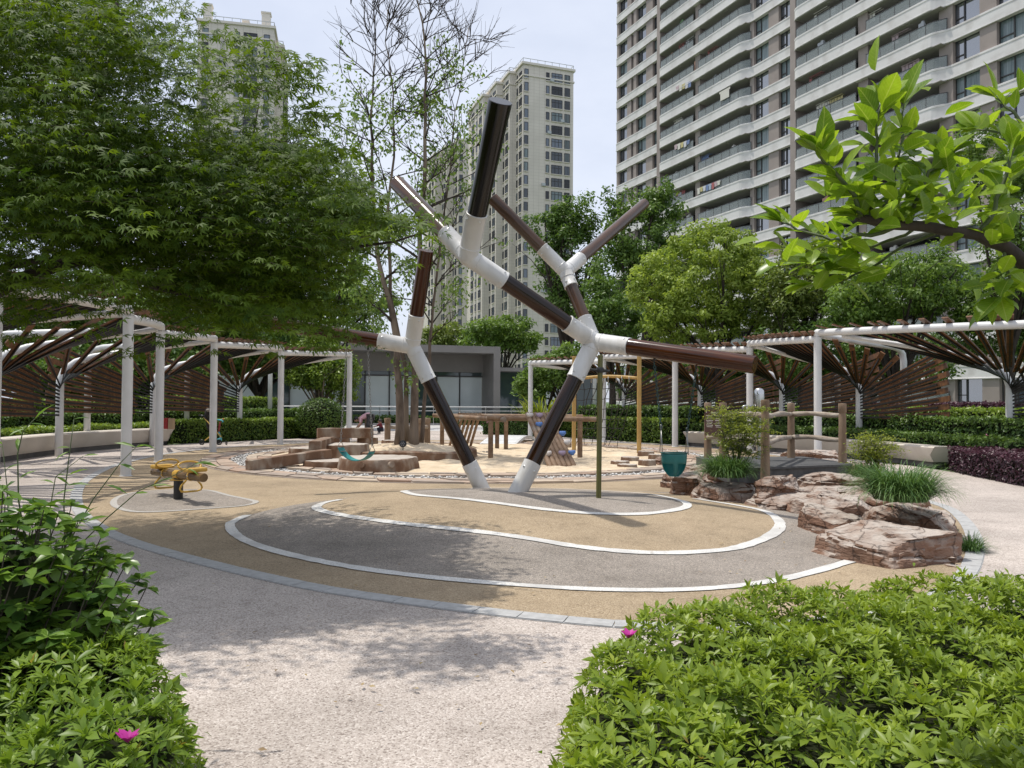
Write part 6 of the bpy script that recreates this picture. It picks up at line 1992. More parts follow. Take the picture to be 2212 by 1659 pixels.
nandina('feathery yellow-green nandina in front of the log fence sign', n1, .8, 1.02, 560)
n2 = at(1890, 975, 11.5); n2.z = .42
nandina('feathery nandina at the right end of the deck', n2, .6, .62, 330)

# ------------------------------------------------------------------ foreground azaleas
def rosette_field(name, label, poly, ztop, mat, count, size, zlow, cat='shrub', bumps=.05, flowers=(), rim=None, seed=1):
    """azalea bush: whorls of pointed leaves over a cushion that rounds down at the rim"""
    P = [Vector(p) for p in poly]; c = sum(P, Vector((0, 0))) / len(P)
    t = thing(name, (c.x, c.y, 0), label, cat)
    def edge_d(q):
        best = 9
        for i in range(len(P)):
            a, b = P[i], P[(i + 1) % len(P)]; u = max(0, min(1, (q - a).dot(b - a) / (b - a).length_squared)); best = min(best, (q - a.lerp(b, u)).length)
        return best
    def inside(q):
        cc = False; j = len(P) - 1
        for i in range(len(P)):
            if ((P[i].y > q.y) != (P[j].y > q.y)) and (q.x < (P[j].x - P[i].x) * (q.y - P[i].y) / (P[j].y - P[i].y) + P[i].x): cc = not cc
            j = i
        return cc
    xs = [p.x for p in P]; ys = [p.y for p in P]
    def height(q, e):
        z = ztop(q) if callable(ztop) else ztop
        rim_ = .20
        f = math.sqrt(max(0, 1 - (1 - min(e / rim_, 1)) ** 2))
        return zlow + (z - zlow) * f + bumps * (math.sin(q.x * 6.3 + seed) * math.sin(q.y * 7.1 + seed * 2) + .6 * math.sin(q.x * 13 + q.y * 11))
    cent = []; axes = []; lev = []
    tries = 0
    while len(cent) < count and tries < count * 20:
        tries += 1
        q = Vector((random.uniform(min(xs), max(xs)), random.uniform(min(ys), max(ys))))
        if not inside(q): continue
        e = edge_d(q); z = height(q, e)
        # surface normal by differences
        h = .03
        def hz(dx, dy):
            w = q + Vector((dx, dy)); return height(w, edge_d(w) if inside(w) else 0)
        gx = (hz(h, 0) - hz(-h, 0)) / (2 * h); gy = (hz(0, h) - hz(0, -h)) / (2 * h)
        slope = math.hypot(gx, gy)
        reps = 1 + (1 if random.random() < min(slope * .5, .9) else 0) + (1 if slope > 1.6 and random.random() < .7 else 0)
        for r_ in range(reps):
            zz = z - abs(random.gauss(0, .03)) - (random.random() * min(slope, 3) * .08 if r_ else 0)
            if zz < zlow * .6: continue
            cent.append((q.x, q.y, zz)); axes.append((-gx * .5, -gy * .5, 1.0)); lev.append(random.random())
    cent = np.array(cent); axes = unit(unit(np.array(axes)) + rng.normal(size=cent.shape) * .28); N = len(cent)
    X0, Y0, Z0 = frames(axes)
    pos = []; XX = []; YY = []; ZZ = []; sc = []; rn = []
    NL = 8
    a0 = rng.random(N) * 6.28; fac_ = rng.uniform(.6, 1.35, N)
    for k in range(NL):
        a = a0 + k * 2.399 + rng.normal(size=N) * .15
        tilt = np.where(np.arange(NL)[k] < 3, .95, .45) + rng.normal(size=N) * .18     # inner leaves stand up
        d = np.cos(a)[:, None] * X0 + np.sin(a)[:, None] * Y0
        Yl = unit(d * np.cos(tilt)[:, None] + Z0 * np.sin(tilt)[:, None])
        Zl = unit(Z0 * np.cos(tilt)[:, None] - d * np.sin(tilt)[:, None])
        Xl = np.cross(Yl, Zl)
        pos.append(cent + Yl * .004); XX.append(Xl); YY.append(Yl); ZZ.append(Zl)
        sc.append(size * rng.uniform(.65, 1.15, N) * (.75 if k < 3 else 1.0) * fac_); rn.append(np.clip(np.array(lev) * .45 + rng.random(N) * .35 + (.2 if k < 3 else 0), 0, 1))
    pos = np.concatenate(pos); XX = np.concatenate(XX); YY = np.concatenate(YY); ZZ = np.concatenate(ZZ); sc = np.concatenate(sc); rn = np.concatenate(rn)
    # under-layer that closes the bush
    M_ = int(N * 3.2); sel = rng.integers(0, N, M_)
    up_ = cent[sel] + rng.normal(size=(M_, 3)) * .05 - axes[sel] * rng.uniform(.04, .16, M_)[:, None]
    xa, ya, za = frames(axes[sel] + rng.normal(size=(M_, 3)) * .6)
    up_[:, 2] = np.maximum(up_[:, 2], .03)
    okk = np.array([inside(Vector((q_[0], q_[1]))) for q_ in up_]); up_ = up_[okk]; xa = xa[okk]; ya = ya[okk]; za = za[okk]; M_ = len(up_)
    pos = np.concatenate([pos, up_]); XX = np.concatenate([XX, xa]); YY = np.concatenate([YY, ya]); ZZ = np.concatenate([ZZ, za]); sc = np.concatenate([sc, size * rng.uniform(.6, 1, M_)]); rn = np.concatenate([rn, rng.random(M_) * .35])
    # the leaves nearest the lens are single leaves, the others one mass
    dist = np.linalg.norm(pos - np.array([0, 0, CAMZ])[None], axis=1)
    vis = np.where((pos[:, 1] > .6) & (np.abs(pos[:, 0]) / np.maximum(pos[:, 1], .1) < .64) & ((CAMZ - pos[:, 2]) / np.maximum(pos[:, 1], .1) < .52) & (np.arange(len(pos)) < N * NL), dist / sc, 1e9)
    near = np.argsort(vis)[:300]
    rest = np.ones(len(pos), bool); rest[near] = False
    leafobj('foliage', T_LANCE4, pos[rest], XX[rest], YY[rest], ZZ[rest], sc[rest], mat, t, rn[rest])
    o_ = org(t)
    protos = []
    for v in range(6):
        z1 = np.zeros((1, 3)); protos.append(leafmesh('leaf', T_LANCE, z1, np.array([[1., 0, 0]]), np.array([[0, 1., 0]]), np.array([[0, 0, 1.]]), np.array([1.0]), mat, Vector((0, 0, 0)), np.array([.15 + .15 * v])))
    for i in near:
        ob = bpy.data.objects.new('leaf', protos[min(5, max(0, int((rn[i] - .1) / .15)))]); link(ob, t)
        m3 = Matrix((Vector(XX[i]), Vector(YY[i]), Vector(ZZ[i]))).transposed().to_4x4()
        ob.matrix_local = Matrix.Translation(Vector(pos[i]) - o_) @ m3 @ Matrix.Scale(float(sc[i]), 4)
    # solid core below the leaves, inner shade put into its dark colour
    cp_ = [c + (p - c) * (1 - .11 / max((p - c).length, .2)) for p in P]
    mk = MB(); mk.prism([(p.x, p.y) for p in cp_], .0, (ztop if not callable(ztop) else .6) - .17); mk.build('shade_core', M['core'], t)
    # woody stems
    mk = MB()
    for i in rng.integers(0, N, 160):
        e = Vector(cent[i]); b = Vector((e.x + (c.x - e.x) * .12, e.y + (c.y - e.y) * .12, 0)); mk.tube(limb_path(b, e - Vector((0, 0, .02)), 0, .08, 4), [.006, .005, .004, .003, .002], 5)
    mk.build('stems', M['twig'], t, smooth_=True)['kind'] = 'stuff'
    for fx, fy, fz in flowers:
        f = thing('blossom', (fx, fy, fz), '', '')
        for k_ in ('label', 'category'):
            if k_ in f: del f[k_]
        f.parent = t; f.location = Vector((fx, fy, fz)) - o_
        pp = np.tile([[fx, fy, fz]], (11, 1)); az = np.arange(11) * 2.4
        d = np.stack([np.cos(az), np.sin(az), .9 + .3 * rng.random(11)], 1)
        Yf = unit(d); Xf, Yf2, Zf = frames(np.cross(Yf, np.cross(np.array([[0, 0, 1.]]), Yf)), Yf)
        me = leafmesh('petals', T_OVAL, pp, Xf, Yf2, Zf, .034 + .012 * rng.random(11), M['flower'], Vector((fx, fy, fz)))
        ob = bpy.data.objects.new('petals', me); link(ob, f)
    return t
def hz_at(x, y, z): 
    d = ray(x, y); D = (z - CAMZ) / d.z; return (d.x * D, D)
ZR = .655
pr = [(0.0, .75), (0.0, 1.6), (.04, 2.0)] + [hz_at(x, y, ZR - .07) for x, y in ((1240, 1405), (1330, 1360), (1430, 1330), (1540, 1305), (1680, 1284), (1840, 1270), (2000, 1268), (2212, 1266))] + [(3.6, 3.5), (3.6, .75)]
fl = hz_at(1358, 1386, ZR + .02)
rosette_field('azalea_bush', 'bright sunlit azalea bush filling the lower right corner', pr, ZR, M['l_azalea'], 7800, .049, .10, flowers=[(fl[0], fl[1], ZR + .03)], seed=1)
pl_ = [(-3.2, .75), (-.66, .75), (-.72, 1.7)] + [hz_at(x, y, .62) for x, y in ((455, 1570), (440, 1450), (385, 1370), (300, 1305), (215, 1265))] + [(-2.1, 3.35), (-3.2, 3.3)]
fl2 = hz_at(275, 1640, .60)
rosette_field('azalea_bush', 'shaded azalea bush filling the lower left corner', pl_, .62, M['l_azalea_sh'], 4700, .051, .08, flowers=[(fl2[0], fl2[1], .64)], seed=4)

# taller glossy shrub behind the left azalea
def glossy_shrub():
    c = at(-60, 1180, 2.95); t = thing('pittosporum_shrub', (c.x, c.y, 0), 'tall glossy-leaved shrub at the left edge above the azalea', 'shrub')
    mk = MB(); pos = []; dirs = []
    mk2 = MB(); mk2.sphere((c.x, c.y, .42), .44, 18, 12, (1, .8, 1.25)); mk2.build('shade_core', M['core'], t, smooth_=True)
    for i in range(440):
        a = random.uniform(0, 6.28); rr = .68 * math.sqrt(random.random())
        zt_ = .28 + .90 * math.sqrt(max(0, 1 - (rr / .74) ** 2)) * random.uniform(.4, 1.0)
        e = Vector((c.x + rr * math.cos(a), c.y + rr * math.sin(a) * .8, zt_)); b = Vector((c.x + rr * .3 * math.cos(a), c.y + rr * .3 * math.sin(a), 0))
        lp = limb_path(b, e, 0, .07, 5); mk.tube(lp, [.006, .005, .004, .003, .003, .002], 5)
        for s_ in range(4):
            q = lp[5 - s_] if s_ < 2 else lp[2].lerp(lp[4], random.random())
            for k in range(8):
                an = k * 2.4 + random.gauss(0, .2); d = Vector((math.cos(an), math.sin(an), random.uniform(-.1, .9)))
                pos.append(np3(q)); dirs.append(np3(d))
    mk.build('stems', M['twig'], t, smooth_=True)['kind'] = 'stuff'
    pos = np.array(pos); dirs = unit(np.array(dirs)); nr = np.tile([[0, 0, 1.]], (len(pos), 1)) + rng.normal(size=pos.shape) * .35
    X, Y, Z = frames(nr, dirs)
    leafobj('foliage', T_OVAL, pos, X, Y, Z, .075 * rng.uniform(.6, 1.25, len(pos)), M['l_pitto'], t)
glossy_shrub()
# bamboo sprigs
def sprig(px, D, label):
    pts = [at(x, y, D) for x, y in px]
    t = thing('bamboo_sprig', Vector((pts[0].x, pts[0].y, 0)), label, 'bamboo', 'thin bamboo shoots at the left')
    mk = MB(); fine = [Vector((pts[0].x - .02, pts[0].y, 0))] + pts; mk.tube(fine, [.004 - .0026 * i / (len(fine) - 1) for i in range(len(fine))], 6); mk.build('stem', M['green_twig'], t, smooth_=True)
    pos = []; dr = []
    for i in range(2, len(fine)):
        for k in range(2):
            q = fine[i - 1].lerp(fine[i], random.random()); d = (fine[i] - fine[i - 1]).normalized() + Vector((random.gauss(0, .7), random.gauss(0, .5), random.uniform(-.9, .1))); pos.append(np3(q)); dr.append(np3(d))
    pos.append(np3(fine[-1])); dr.append(np3(fine[-1] - fine[-2] + Vector((.02, 0, -.03))))
    pos = np.array(pos); dr = unit(np.array(dr)); X, Y, Z = frames(np.tile([[0, -.4, 1.]], (len(pos), 1)) + rng.normal(size=pos.shape) * .3, dr)
    for i in range(len(pos)):
        me = leafmesh('leaf', ([(x * .55, y, z) for x, y, z in T_LANCE[0]], T_LANCE[1]), pos[i:i + 1], X[i:i + 1], Y[i:i + 1], Z[i:i + 1], np.array([random.uniform(.06, .11)]), M['l_bamboo'], org(t), np.array([random.random()]))
        ob = bpy.data.objects.new('leaf', me); link(ob, t)
for i, (px, lb) in enumerate((([(60, 1200), (40, 1080), (38, 980), (50, 930), (75, 905)], 'upright bamboo shoot bending right near the left edge'), ([(140, 1180), (138, 1080), (150, 980), (160, 905)], 'straightest bamboo shoot behind the glossy shrub'),
                             ([(150, 1170), (200, 1080), (260, 1000), (300, 960)], 'bamboo shoot leaning right over the rubber floor'), ([(160, 1190), (230, 1120), (300, 1060), (380, 1025), (425, 1000)], 'longest bamboo shoot arching far to the right'), ([(20, 1150), (15, 1050), (5, 960)], 'short bamboo shoot at the very left edge'),
                             ([(110, 1190), (108, 1100), (120, 1030), (180, 985)], 'bamboo shoot with a curled tip in front of the bench'))):
    sprig(px, 3.1 + .12 * i, lb)

# ------------------------------------------------------------------ Japanese maple at the left
mp_ = thing('maple_tree', (-6.3, 7.0, 0), 'dark green maple with star-shaped leaves spreading over the upper left', 'tree')
TR = Vector((-6.3, 7.0, 0))
outline = [(-700, -700), (150, -500), (270, -60), (300, 30), (335, 70), (395, 125), (420, 165), (450, 150), (485, 110), (520, 70), (580, 70), (625, 85), (655, 110), (705, 165), (700, 230), (725, 290), (740, 350), (755, 420), (850, 470), (835, 500), (755, 530),
           (725, 580), (700, 610), (680, 635), (650, 670), (580, 690), (520, 665), (450, 670), (400, 620), (320, 610), (230, 575), (120, 560), (60, 640), (-60, 680), (-500, 700), (-900, 500)]
def in_poly(x, y, poly):
    cc = False; j = len(poly) - 1
    for i in range(len(poly)):
        if ((poly[i][1] > y) != (poly[j][1] > y)) and (x < (poly[j][0] - poly[i][0]) * (y - poly[i][1]) / (poly[j][1] - poly[i][1]) + poly[i][0]): cc = not cc
        j = i
    return cc
sprays = []
ncl = 0
while ncl < 400:
    x = random.uniform(-900, 970); y = random.uniform(-700, 765)
    if not in_poly(x, y, outline): continue
    if (x < -60 or y < -60) and random.random() < .9: continue
    if 350 < x < 660 and y < 225: continue
    if 330 < x < 700 and y < 320 and random.random() < .5: continue
    rim = x > 430 and y < 330
    if rim and random.random() < .62: continue
    if x > 640 and y < 420 and random.random() < .35: continue
    if y < 310 and random.random() < .35: continue
    D = random.uniform(5.5, 9.8) if x < 560 else random.uniform(5.8, 8.8)
    c = at(x, y, D)
    if D > 8 and c.z < 3.75 and c.x < -3.5: continue
    ncl += 1
    # each cluster is a loose, nearly level layer of sprays at the end of a branchlet
    k = random.randint(11, 23) if not rim else random.randint(6, 14)
    wx, wz = random.uniform(.24, .5) * (.55 + D * .075), random.uniform(.06, .15)
    if rim: wx *= .7
    if x > 600: wx *= .5
    tiltx = random.gauss(0, .18)
    for _ in range(k):
        dx, dy = random.gauss(0, wx), random.gauss(0, wx)
        p = c + Vector((dx, dy, random.gauss(0, wz) - .35 * math.hypot(dx, dy) * .5 + dx * tiltx))
        if p.z < 1.85: continue
        sprays.append(p)
for (x, y, k) in ((800, 480, 7), (850, 485, 6), (900, 490, 5), (935, 492, 3), (560, 120, 5), (520, 95, 4), (610, 110, 5), (660, 160, 6), (700, 250, 8), (600, 180, 8), (720, 330, 8), (500, 170, 7), (770, 420, 6)):
    for _ in range(k): sprays.append(at(x + random.gauss(0, 16), y + random.gauss(0, 14), 5.0 + random.gauss(0, .2)))
pos = []; dr = []; nr = []; sz = []
tw = MB()
for p in sprays:
    out = Vector((p.x - TR.x, p.y - TR.y, 0)); out.normalize()
    d = (out + Vector((random.gauss(0, .5), random.gauss(0, .5), random.uniform(-.35, .15)))).normalized(); L = random.uniform(.2, .42)
    s_ = Vector((-d.y, d.x, 0)).normalized()
    a = p - d * L; pm = p + Vector((0, 0, .02))
    (tw.tube([a.lerp(p, .3), p], [.0025, .001], 3, caps=False) if random.random() < .6 else None)
    for k in range(11):
        t_ = k / 10; q = a.lerp(p, t_) + Vector((0, 0, .015 * math.sin(3.1 * t_)))
        sg_ = 1 if k % 2 else -1
        ld = (d * (.5 if k < 10 else 1.2) + s_ * (sg_ * random.uniform(.5, 1.1) if k < 10 else 0) + Vector((0, 0, random.uniform(-.35, .25)))).normalized()
        q2 = q + ld * random.uniform(.03, .09)
        pos.append(np3(q2)); dr.append(np3(ld)); nr.append((random.gauss(0, .6), random.gauss(-.4, .6), 1)); sz.append(random.uniform(.06, .112))
pos = np.array(pos); dr = unit(np.array(dr)); nr = np.array(nr); sz = np.array(sz)
X, Y, Z = frames(nr, dr)
rn = np.repeat(rng.random(len(sprays)), 11) * .5 + rng.random(len(pos)) * .5
tan_ = np.abs(pos[:, 0] / pos[:, 1]); key = np.where((tan_ < .66) & (pos[:, 2] < CAMZ + pos[:, 1] * .5), pos[:, 1] / sz, 1e9)
near = np.argsort(key)[:300]; rest = np.ones(len(pos), bool); rest[near] = False
leafobj('crown', T_MAPLE, pos[rest], X[rest], Y[rest], Z[rest], sz[rest], M['l_maple'], mp_, rn[rest])
protos = [leafmesh('leaf', T_MAPLE, np.zeros((1, 3)), np.array([[1., 0, 0]]), np.array([[0, 1., 0]]), np.array([[0, 0, 1.]]), np.array([1.0]), M['l_maple'], Vector((0, 0, 0)), np.array([.1 + .2 * v])) for v in range(5)]
for i in near:
    ob = bpy.data.objects.new('leaf', protos[min(4, int(rn[i] * 5))]); link(ob, mp_)
    ob.matrix_local = Matrix.Translation(Vector(pos[i]) - TR) @ Matrix((Vector(X[i]), Vector(Y[i]), Vector(Z[i]))).transposed().to_4x4() @ Matrix.Scale(float(sz[i]), 4)
tw.build('twigs', M['twig'], mp_, smooth_=True)['kind'] = 'stuff'
mk = MB(); mk.tube([TR + Vector((0, 0, -.1)), TR + Vector((.05, .02, .7)), TR + Vector((.1, .05, 1.3)), TR + Vector((.12, .1, 1.8))], [.2, .17, .15, .12], 12); mk.build('trunk', M['bark_dark'], mp_, smooth_=True)
for px, r0 in (([(-150, 700, 6.80), (0, 622, 6.63), (90, 585, 6.72), (200, 560, 6.96), (330, 520, 7.32), (470, 470, 7.49), (620, 420, 7.32)], 0.075), ([(-150, 640, 6.80), (20, 572, 6.46), (110, 560, 6.46), (240, 545, 6.63)], 0.053), ([(330, 520, 7.32), (430, 430, 7.65), (540, 330, 7.82), (560, 220, 7.82)], 0.030),
               ([(-200, 500, 7.14), (50, 400, 7.32), (200, 250, 7.65), (260, 60, 7.99), (250, -80, 8.17)], 0.068), ([(470, 470, 7.49), (600, 520, 7.14), (720, 540, 6.80), (850, 520, 6.63), (940, 495, 6.46)], 0.027), ([(200, 560, 6.96), (330, 620, 6.80), (480, 650, 6.63), (640, 690, 6.46)], 0.027), ([(-200, 620, 7.14), (-100, 300, 7.49), (0, 100, 7.82), (100, -100, 8.17)], 0.075)):
    P = [at(*q) for q in px]; P0 = []
    for i in range(len(P) - 1):
        for t_ in (0, .5): P0.append(P[i].lerp(P[i + 1], t_) + Vector((random.gauss(0, .01), random.gauss(0, .01), random.gauss(0, .008))))
    P0.append(P[-1]); n = len(P0)
    if px[0][0] < -100: P0 = [TR + Vector((.12, .1, 1.75))] + P0; n += 1
    mk = MB(); mk.tube(P0, [r0 * (1 - .8 * i / (n - 1)) for i in range(n)], 8); mk.build('limb', M['bark_dark'], mp_, smooth_=True)

# ------------------------------------------------------------------ citrus branch at the right
CT = Vector((2.6, 1.9, 0))
ct = thing('citrus_tree', CT, 'citrus branch with large backlit bright green leaves at the upper right', 'tree')
mk = MB(); mk.tube([CT + Vector((0, 0, -.1)), CT + Vector((-.03, 0, .8)), CT + Vector((-.1, 0, 1.4)), at(2330, 720, 1.85)], [.07, .06, .05, .032], 12); mk.build('trunk', M['bark_dark'], ct, smooth_=True)
br_ = [([(2330, 720, 1.85), (2212, 565, 1.78), (2165, 530, 1.75), (2110, 508, 1.72), (2040, 497, 1.7), (1970, 490, 1.7), (1900, 480, 1.68), (1855, 470, 1.66)], .017, .009),
       ([(1860, 472, 1.66), (1848, 420, 1.64), (1800, 370, 1.62), (1770, 330, 1.6)], .006, .003), ([(1880, 476, 1.67), (1888, 400, 1.66), (1895, 320, 1.65), (1892, 260, 1.64), (1905, 225, 1.64)], .005, .002), ([(1900, 480, 1.68), (1925, 400, 1.7), (1945, 300, 1.72), (1952, 225, 1.72)], .005, .002),
       ([(1960, 488, 1.7), (1985, 420, 1.68), (2010, 370, 1.66), (2040, 340, 1.66)], .005, .003), ([(2110, 508, 1.72), (2150, 450, 1.72), (2180, 380, 1.72), (2190, 320, 1.72)], .006, .003), ([(1960, 488, 1.7), (1880, 505, 1.75), (1800, 520, 1.8), (1740, 505, 1.85), (1690, 480, 1.88)], .005, .0025),
       ([(2040, 497, 1.7), (1950, 530, 1.8), (1880, 580, 1.85), (1830, 605, 1.88), (1760, 615, 1.9)], .004, .002), ([(1980, 490, 1.72), (1900, 530, 1.8), (1850, 545, 1.82), (1800, 560, 1.85)], .004, .002), ([(2165, 530, 1.75), (2180, 600, 1.75), (2160, 640, 1.75)], .004, .002), ([(2330, 500, 1.9), (2250, 330, 1.9), (2190, 240, 1.95), (2150, 210, 1.98)], .008, .002), ([(2250, 330, 1.9), (2180, 290, 1.95), (2110, 280, 2.0)], .004, .002)]
twp = []
for px, r0, r1 in br_:
    P = [at(*q) for q in px]; fine = []
    for i in range(len(P) - 1):
        for t_ in (0, .33, .66): fine.append(P[i].lerp(P[i + 1], t_) + Vector((random.gauss(0, .003), random.gauss(0, .003), random.gauss(0, .003))))
    fine.append(P[-1]); n = len(fine)
    mk = MB(); mk.tube(fine, [r0 + (r1 - r0) * i / (n - 1) for i in range(n)], 8); mk.build('limb' if r0 > .01 else 'twig', M['bark_dark' if r0 > .01 else 'green_twig'], ct, smooth_=True)
    twp.append((fine, r0))
T_CIT = ([(0, 0, 0), (.15, .12, .06), (.275, .34, .09), (.26, .62, .06), (.13, .86, -.01), (0, 1, -.09), (-.13, .86, -.01), (-.26, .62, .06), (-.275, .34, .09), (-.15, .12, .06), (0, .14, 0), (0, .36, 0), (0, .62, -.015), (0, .85, -.04)],
         [(0, 1, 10, 9), (1, 2, 11, 10), (2, 3, 12, 11), (3, 4, 13, 12), (4, 5, 6, 13), (13, 6, 7, 12), (12, 7, 8, 11), (11, 8, 9, 10)])
cit = [leafmesh('leaf', T_CIT, np.zeros((1, 3)), np.array([[1., 0, 0]]), np.array([[0, 1., 0]]), np.array([[0, 0, 1.]]), np.array([1.0]), M['l_citrus'], Vector((0, 0, 0)), np.array([.1 + .16 * v])) for v in range(6)]
for me in cit:
    for p in me.polygons: p.use_smooth = True
def cleaf(q, d, nrm, s):
    d = Vector(d).normalized(); nrm = Vector(nrm); z = (nrm - d * nrm.dot(d)).normalized(); x = d.cross(z)
    ob = bpy.data.objects.new('leaf', random.choice(cit)); link(ob, ct)
    ob.matrix_local = Matrix.Translation(q - CT) @ Matrix((x, d, z)).transposed().to_4x4() @ Matrix.Scale(s, 4)
for bi, (fine, r0) in enumerate(twp):
    n = len(fine)
    for i in range(1, n):
        if bi == 0:
            if i < 5 or random.random() < .3: continue
            kk = 2
        else: kk = 2 if i > n * .35 else random.choice((0, 1))
        if bi in (7, 8): kk = 2 if i > n * .5 else 0
        tg = (fine[i] - fine[i - 1]).normalized()
        for k in range(kk):
            an = i * 2.4 + k * 3.14 + random.gauss(0, .3)
            side = Vector((math.cos(an), math.sin(an) * .8, .25 + .3 * math.sin(an * 2)))
            d = tg * random.uniform(.3, .9) + side * .9 + Vector((0, 0, .1 if bi < 6 else -.1))
            cleaf(fine[i] + d.normalized() * .008, d, (random.gauss(0, .45), random.gauss(-.25, .35), 1), random.uniform(.045, .08) * (1 if bi < 9 else .9))
    tg = (fine[-1] - fine[-2]).normalized()
    for k in range(4 if bi else 2):
        an = k * 1.57 + random.random(); d = tg + Vector((math.cos(an), math.sin(an), .2)) * .6
        cleaf(fine[-1], d, (random.gauss(0, .4), random.gauss(-.3, .3), 1), random.uniform(.06, .10))
# dense inner leaf mass along the main limb
for _ in range(190):
    x = random.gauss(1940, 85); y = 470 - abs(random.gauss(0, 85)) + random.uniform(-10, 25); D = random.uniform(1.6, 1.95)
    if x < 1770: continue
    cleaf(at(x, y, D), (random.gauss(-.2, .7), random.gauss(-.1, .6), random.uniform(-.1, .8)), (random.gauss(0, .5), random.gauss(-.3, .4), 1), random.uniform(.042, .082))
for _ in range(60):
    x = random.gauss(2165, 45); y = random.gauss(440, 90); D = random.uniform(1.65, 2.0)
    cleaf(at(x, y, D), (random.gauss(-.2, .7), random.gauss(-.1, .6), random.uniform(-.3, .7)), (random.gauss(0, .5), random.gauss(-.3, .4), 1), random.uniform(.042, .078))
for _ in range(60):
    x = random.gauss(1805, 60); y = random.gauss(560, 34); D = random.uniform(1.75, 2.05)
    cleaf(at(x, y, D), (random.gauss(-.5, .6), random.gauss(-.1, .6), random.uniform(-.4, .5)), (random.gauss(0, .5), random.gauss(-.3, .4), 1), random.uniform(.05, .085))

# ------------------------------------------------------------------ people
def skin_body(name, verts, edges, radii, mat, parent, sub=2):
    me = bpy.data.meshes.new(name); o_ = org(parent)
    me.from_pydata([tuple(Vector(v) - o_) for v in verts], edges, [])
    ob = bpy.data.objects.new(name, me); link(ob, parent)
    bpy.context.view_layer.objects.active = ob
    md = ob.modifiers.new('skin', 'SKIN')
    if not me.skin_vertices: 
        bm = bmesh.new(); bm.from_mesh(me); bm.verts.layers.skin.verify(); bm.to_mesh(me); bm.free()
    for i, r in enumerate(radii):
        rr = r if isinstance(r, tuple) else (r, r)
        me.skin_vertices[0].data[i].radius = rr
        me.skin_vertices[0].data[i].use_root = (i == 0)
    sb = ob.modifiers.new('sub', 'SUBSURF'); sb.levels = sub; sb.render_levels = sub
    me.materials.append(mat)
    md.use_smooth_shade = True
    return ob
skin_m = plain('skin', (.46, .27, .19), .55); hair_m = plain('hair', (.012, .010, .009), .5)
pink_m = noise_mat('pink_shirt', (.56, .32, .36), (.62, .38, .42), 12, .85); pants_m = noise_mat('camo_pants', (.02, .02, .022), (.09, .085, .085), 14, .9, p=(.4, .6)); shoe_m = plain('shoe', (.05, .05, .05), .6)
maroon_m = plain('maroon_top', (.16, .02, .03), .85); navy_m = plain('navy_trousers', (.02, .022, .035), .85)
def head(parent, c, r, face, hairm, hair=True):
    """head with face, nose, ears and cap of hair; face = looking direction"""
    c = Vector(c); f = Vector(face).normalized(); s_ = f.cross(Vector((0, 0, 1)))
    if s_.length < .1: s_ = Vector((1, 0, 0))
    s_.normalize(); u = s_.cross(f)
    k = MB(); k.sphere((0, 0, 0), r, 20, 14, (.82, .95, 1.15))
    k.sphere((0, r * .95, -r * .12), r * .16, 8, 6, (.7, 1, 1.2))
    for e in (-1, 1): k.sphere((e * r * .82, -.05 * r, -.05 * r), r * .2, 8, 6, (.5, .9, 1.3))
    k.sphere((0, r * .78, -r * .52), r * .22, 8, 6, (1.2, .6, .5))
    k.v = [tuple(c + s_ * v[0] + f * v[1] + u * v[2]) for v in k.v]
    hd = k.build('head', skin_m, parent, smooth_=True)
    k = MB()
    for e in (-1, 1): k.sphere((e * r * .34, r * .84, r * .02), r * .1, 8, 6)
    k.v = [tuple(c + s_ * v[0] + f * v[1] + u * v[2]) for v in k.v]; k.build('eyes', hair_m, hd, smooth_=True)
    k = MB(); k.sphere((0, -r * .14, r * .22), r * 1.04, 20, 14, (.88, .98, 1.06)); k.v = [tuple(c + s_ * v[0] + f * v[1] + u * v[2]) for v in k.v]; k.build('hair', hairm, hd, smooth_=True)
    return hd
def hand(parent, w, d, s):
    """small hand: palm, four unequal bent fingers, thumb"""
    w = Vector(w); d = Vector(d).normalized(); u = d.cross(Vector((0, 1, 0))).normalized(); n = u.cross(d); k = MB()
    k.box(w + d * .045 * s, (.075 * s, .09 * s, .028 * s), u, d, n)
    for i, L in enumerate((.065, .075, .07, .055)):
        b = w + d * .088 * s + u * ((i - 1.5) * .019 * s); k.tube([b, b + d * L * .5 * s + n * .006, b + d * L * .9 * s + n * .022 * s], [.009 * s, .0085 * s, .006 * s], 6)
    b = w + d * .03 * s + u * .038 * s; k.tube([b, b + (d + u).normalized() * .035 * s, b + (d * 1.4 + u * .6).normalized() * .06 * s], [.011 * s, .01 * s, .007 * s], 6)
    return k.build('hand', skin_m, parent, smooth_=True)

def c6(x, y): return (900 + x / 2.765) * .5486, (1600 + y / 2.765) * .5486
DP = 33.5
P = lambda x, y, dd=0: at(*c6(x, y), DP + dd)
hip = P(1548, 125); feet_x = P(1525, 275).x
hip.z = max(hip.z, .84)
pn = thing('person', Vector((feet_x, DP, 0)), 'adult in a pink top and dark patterned trousers bending over to reach the ground', 'person')
chest = P(1470, 115); neck = P(1425, 128); hd_c = P(1392, 142)
sh = P(1440, 125)
wr = P(1402, 245); el = P(1438, 185)
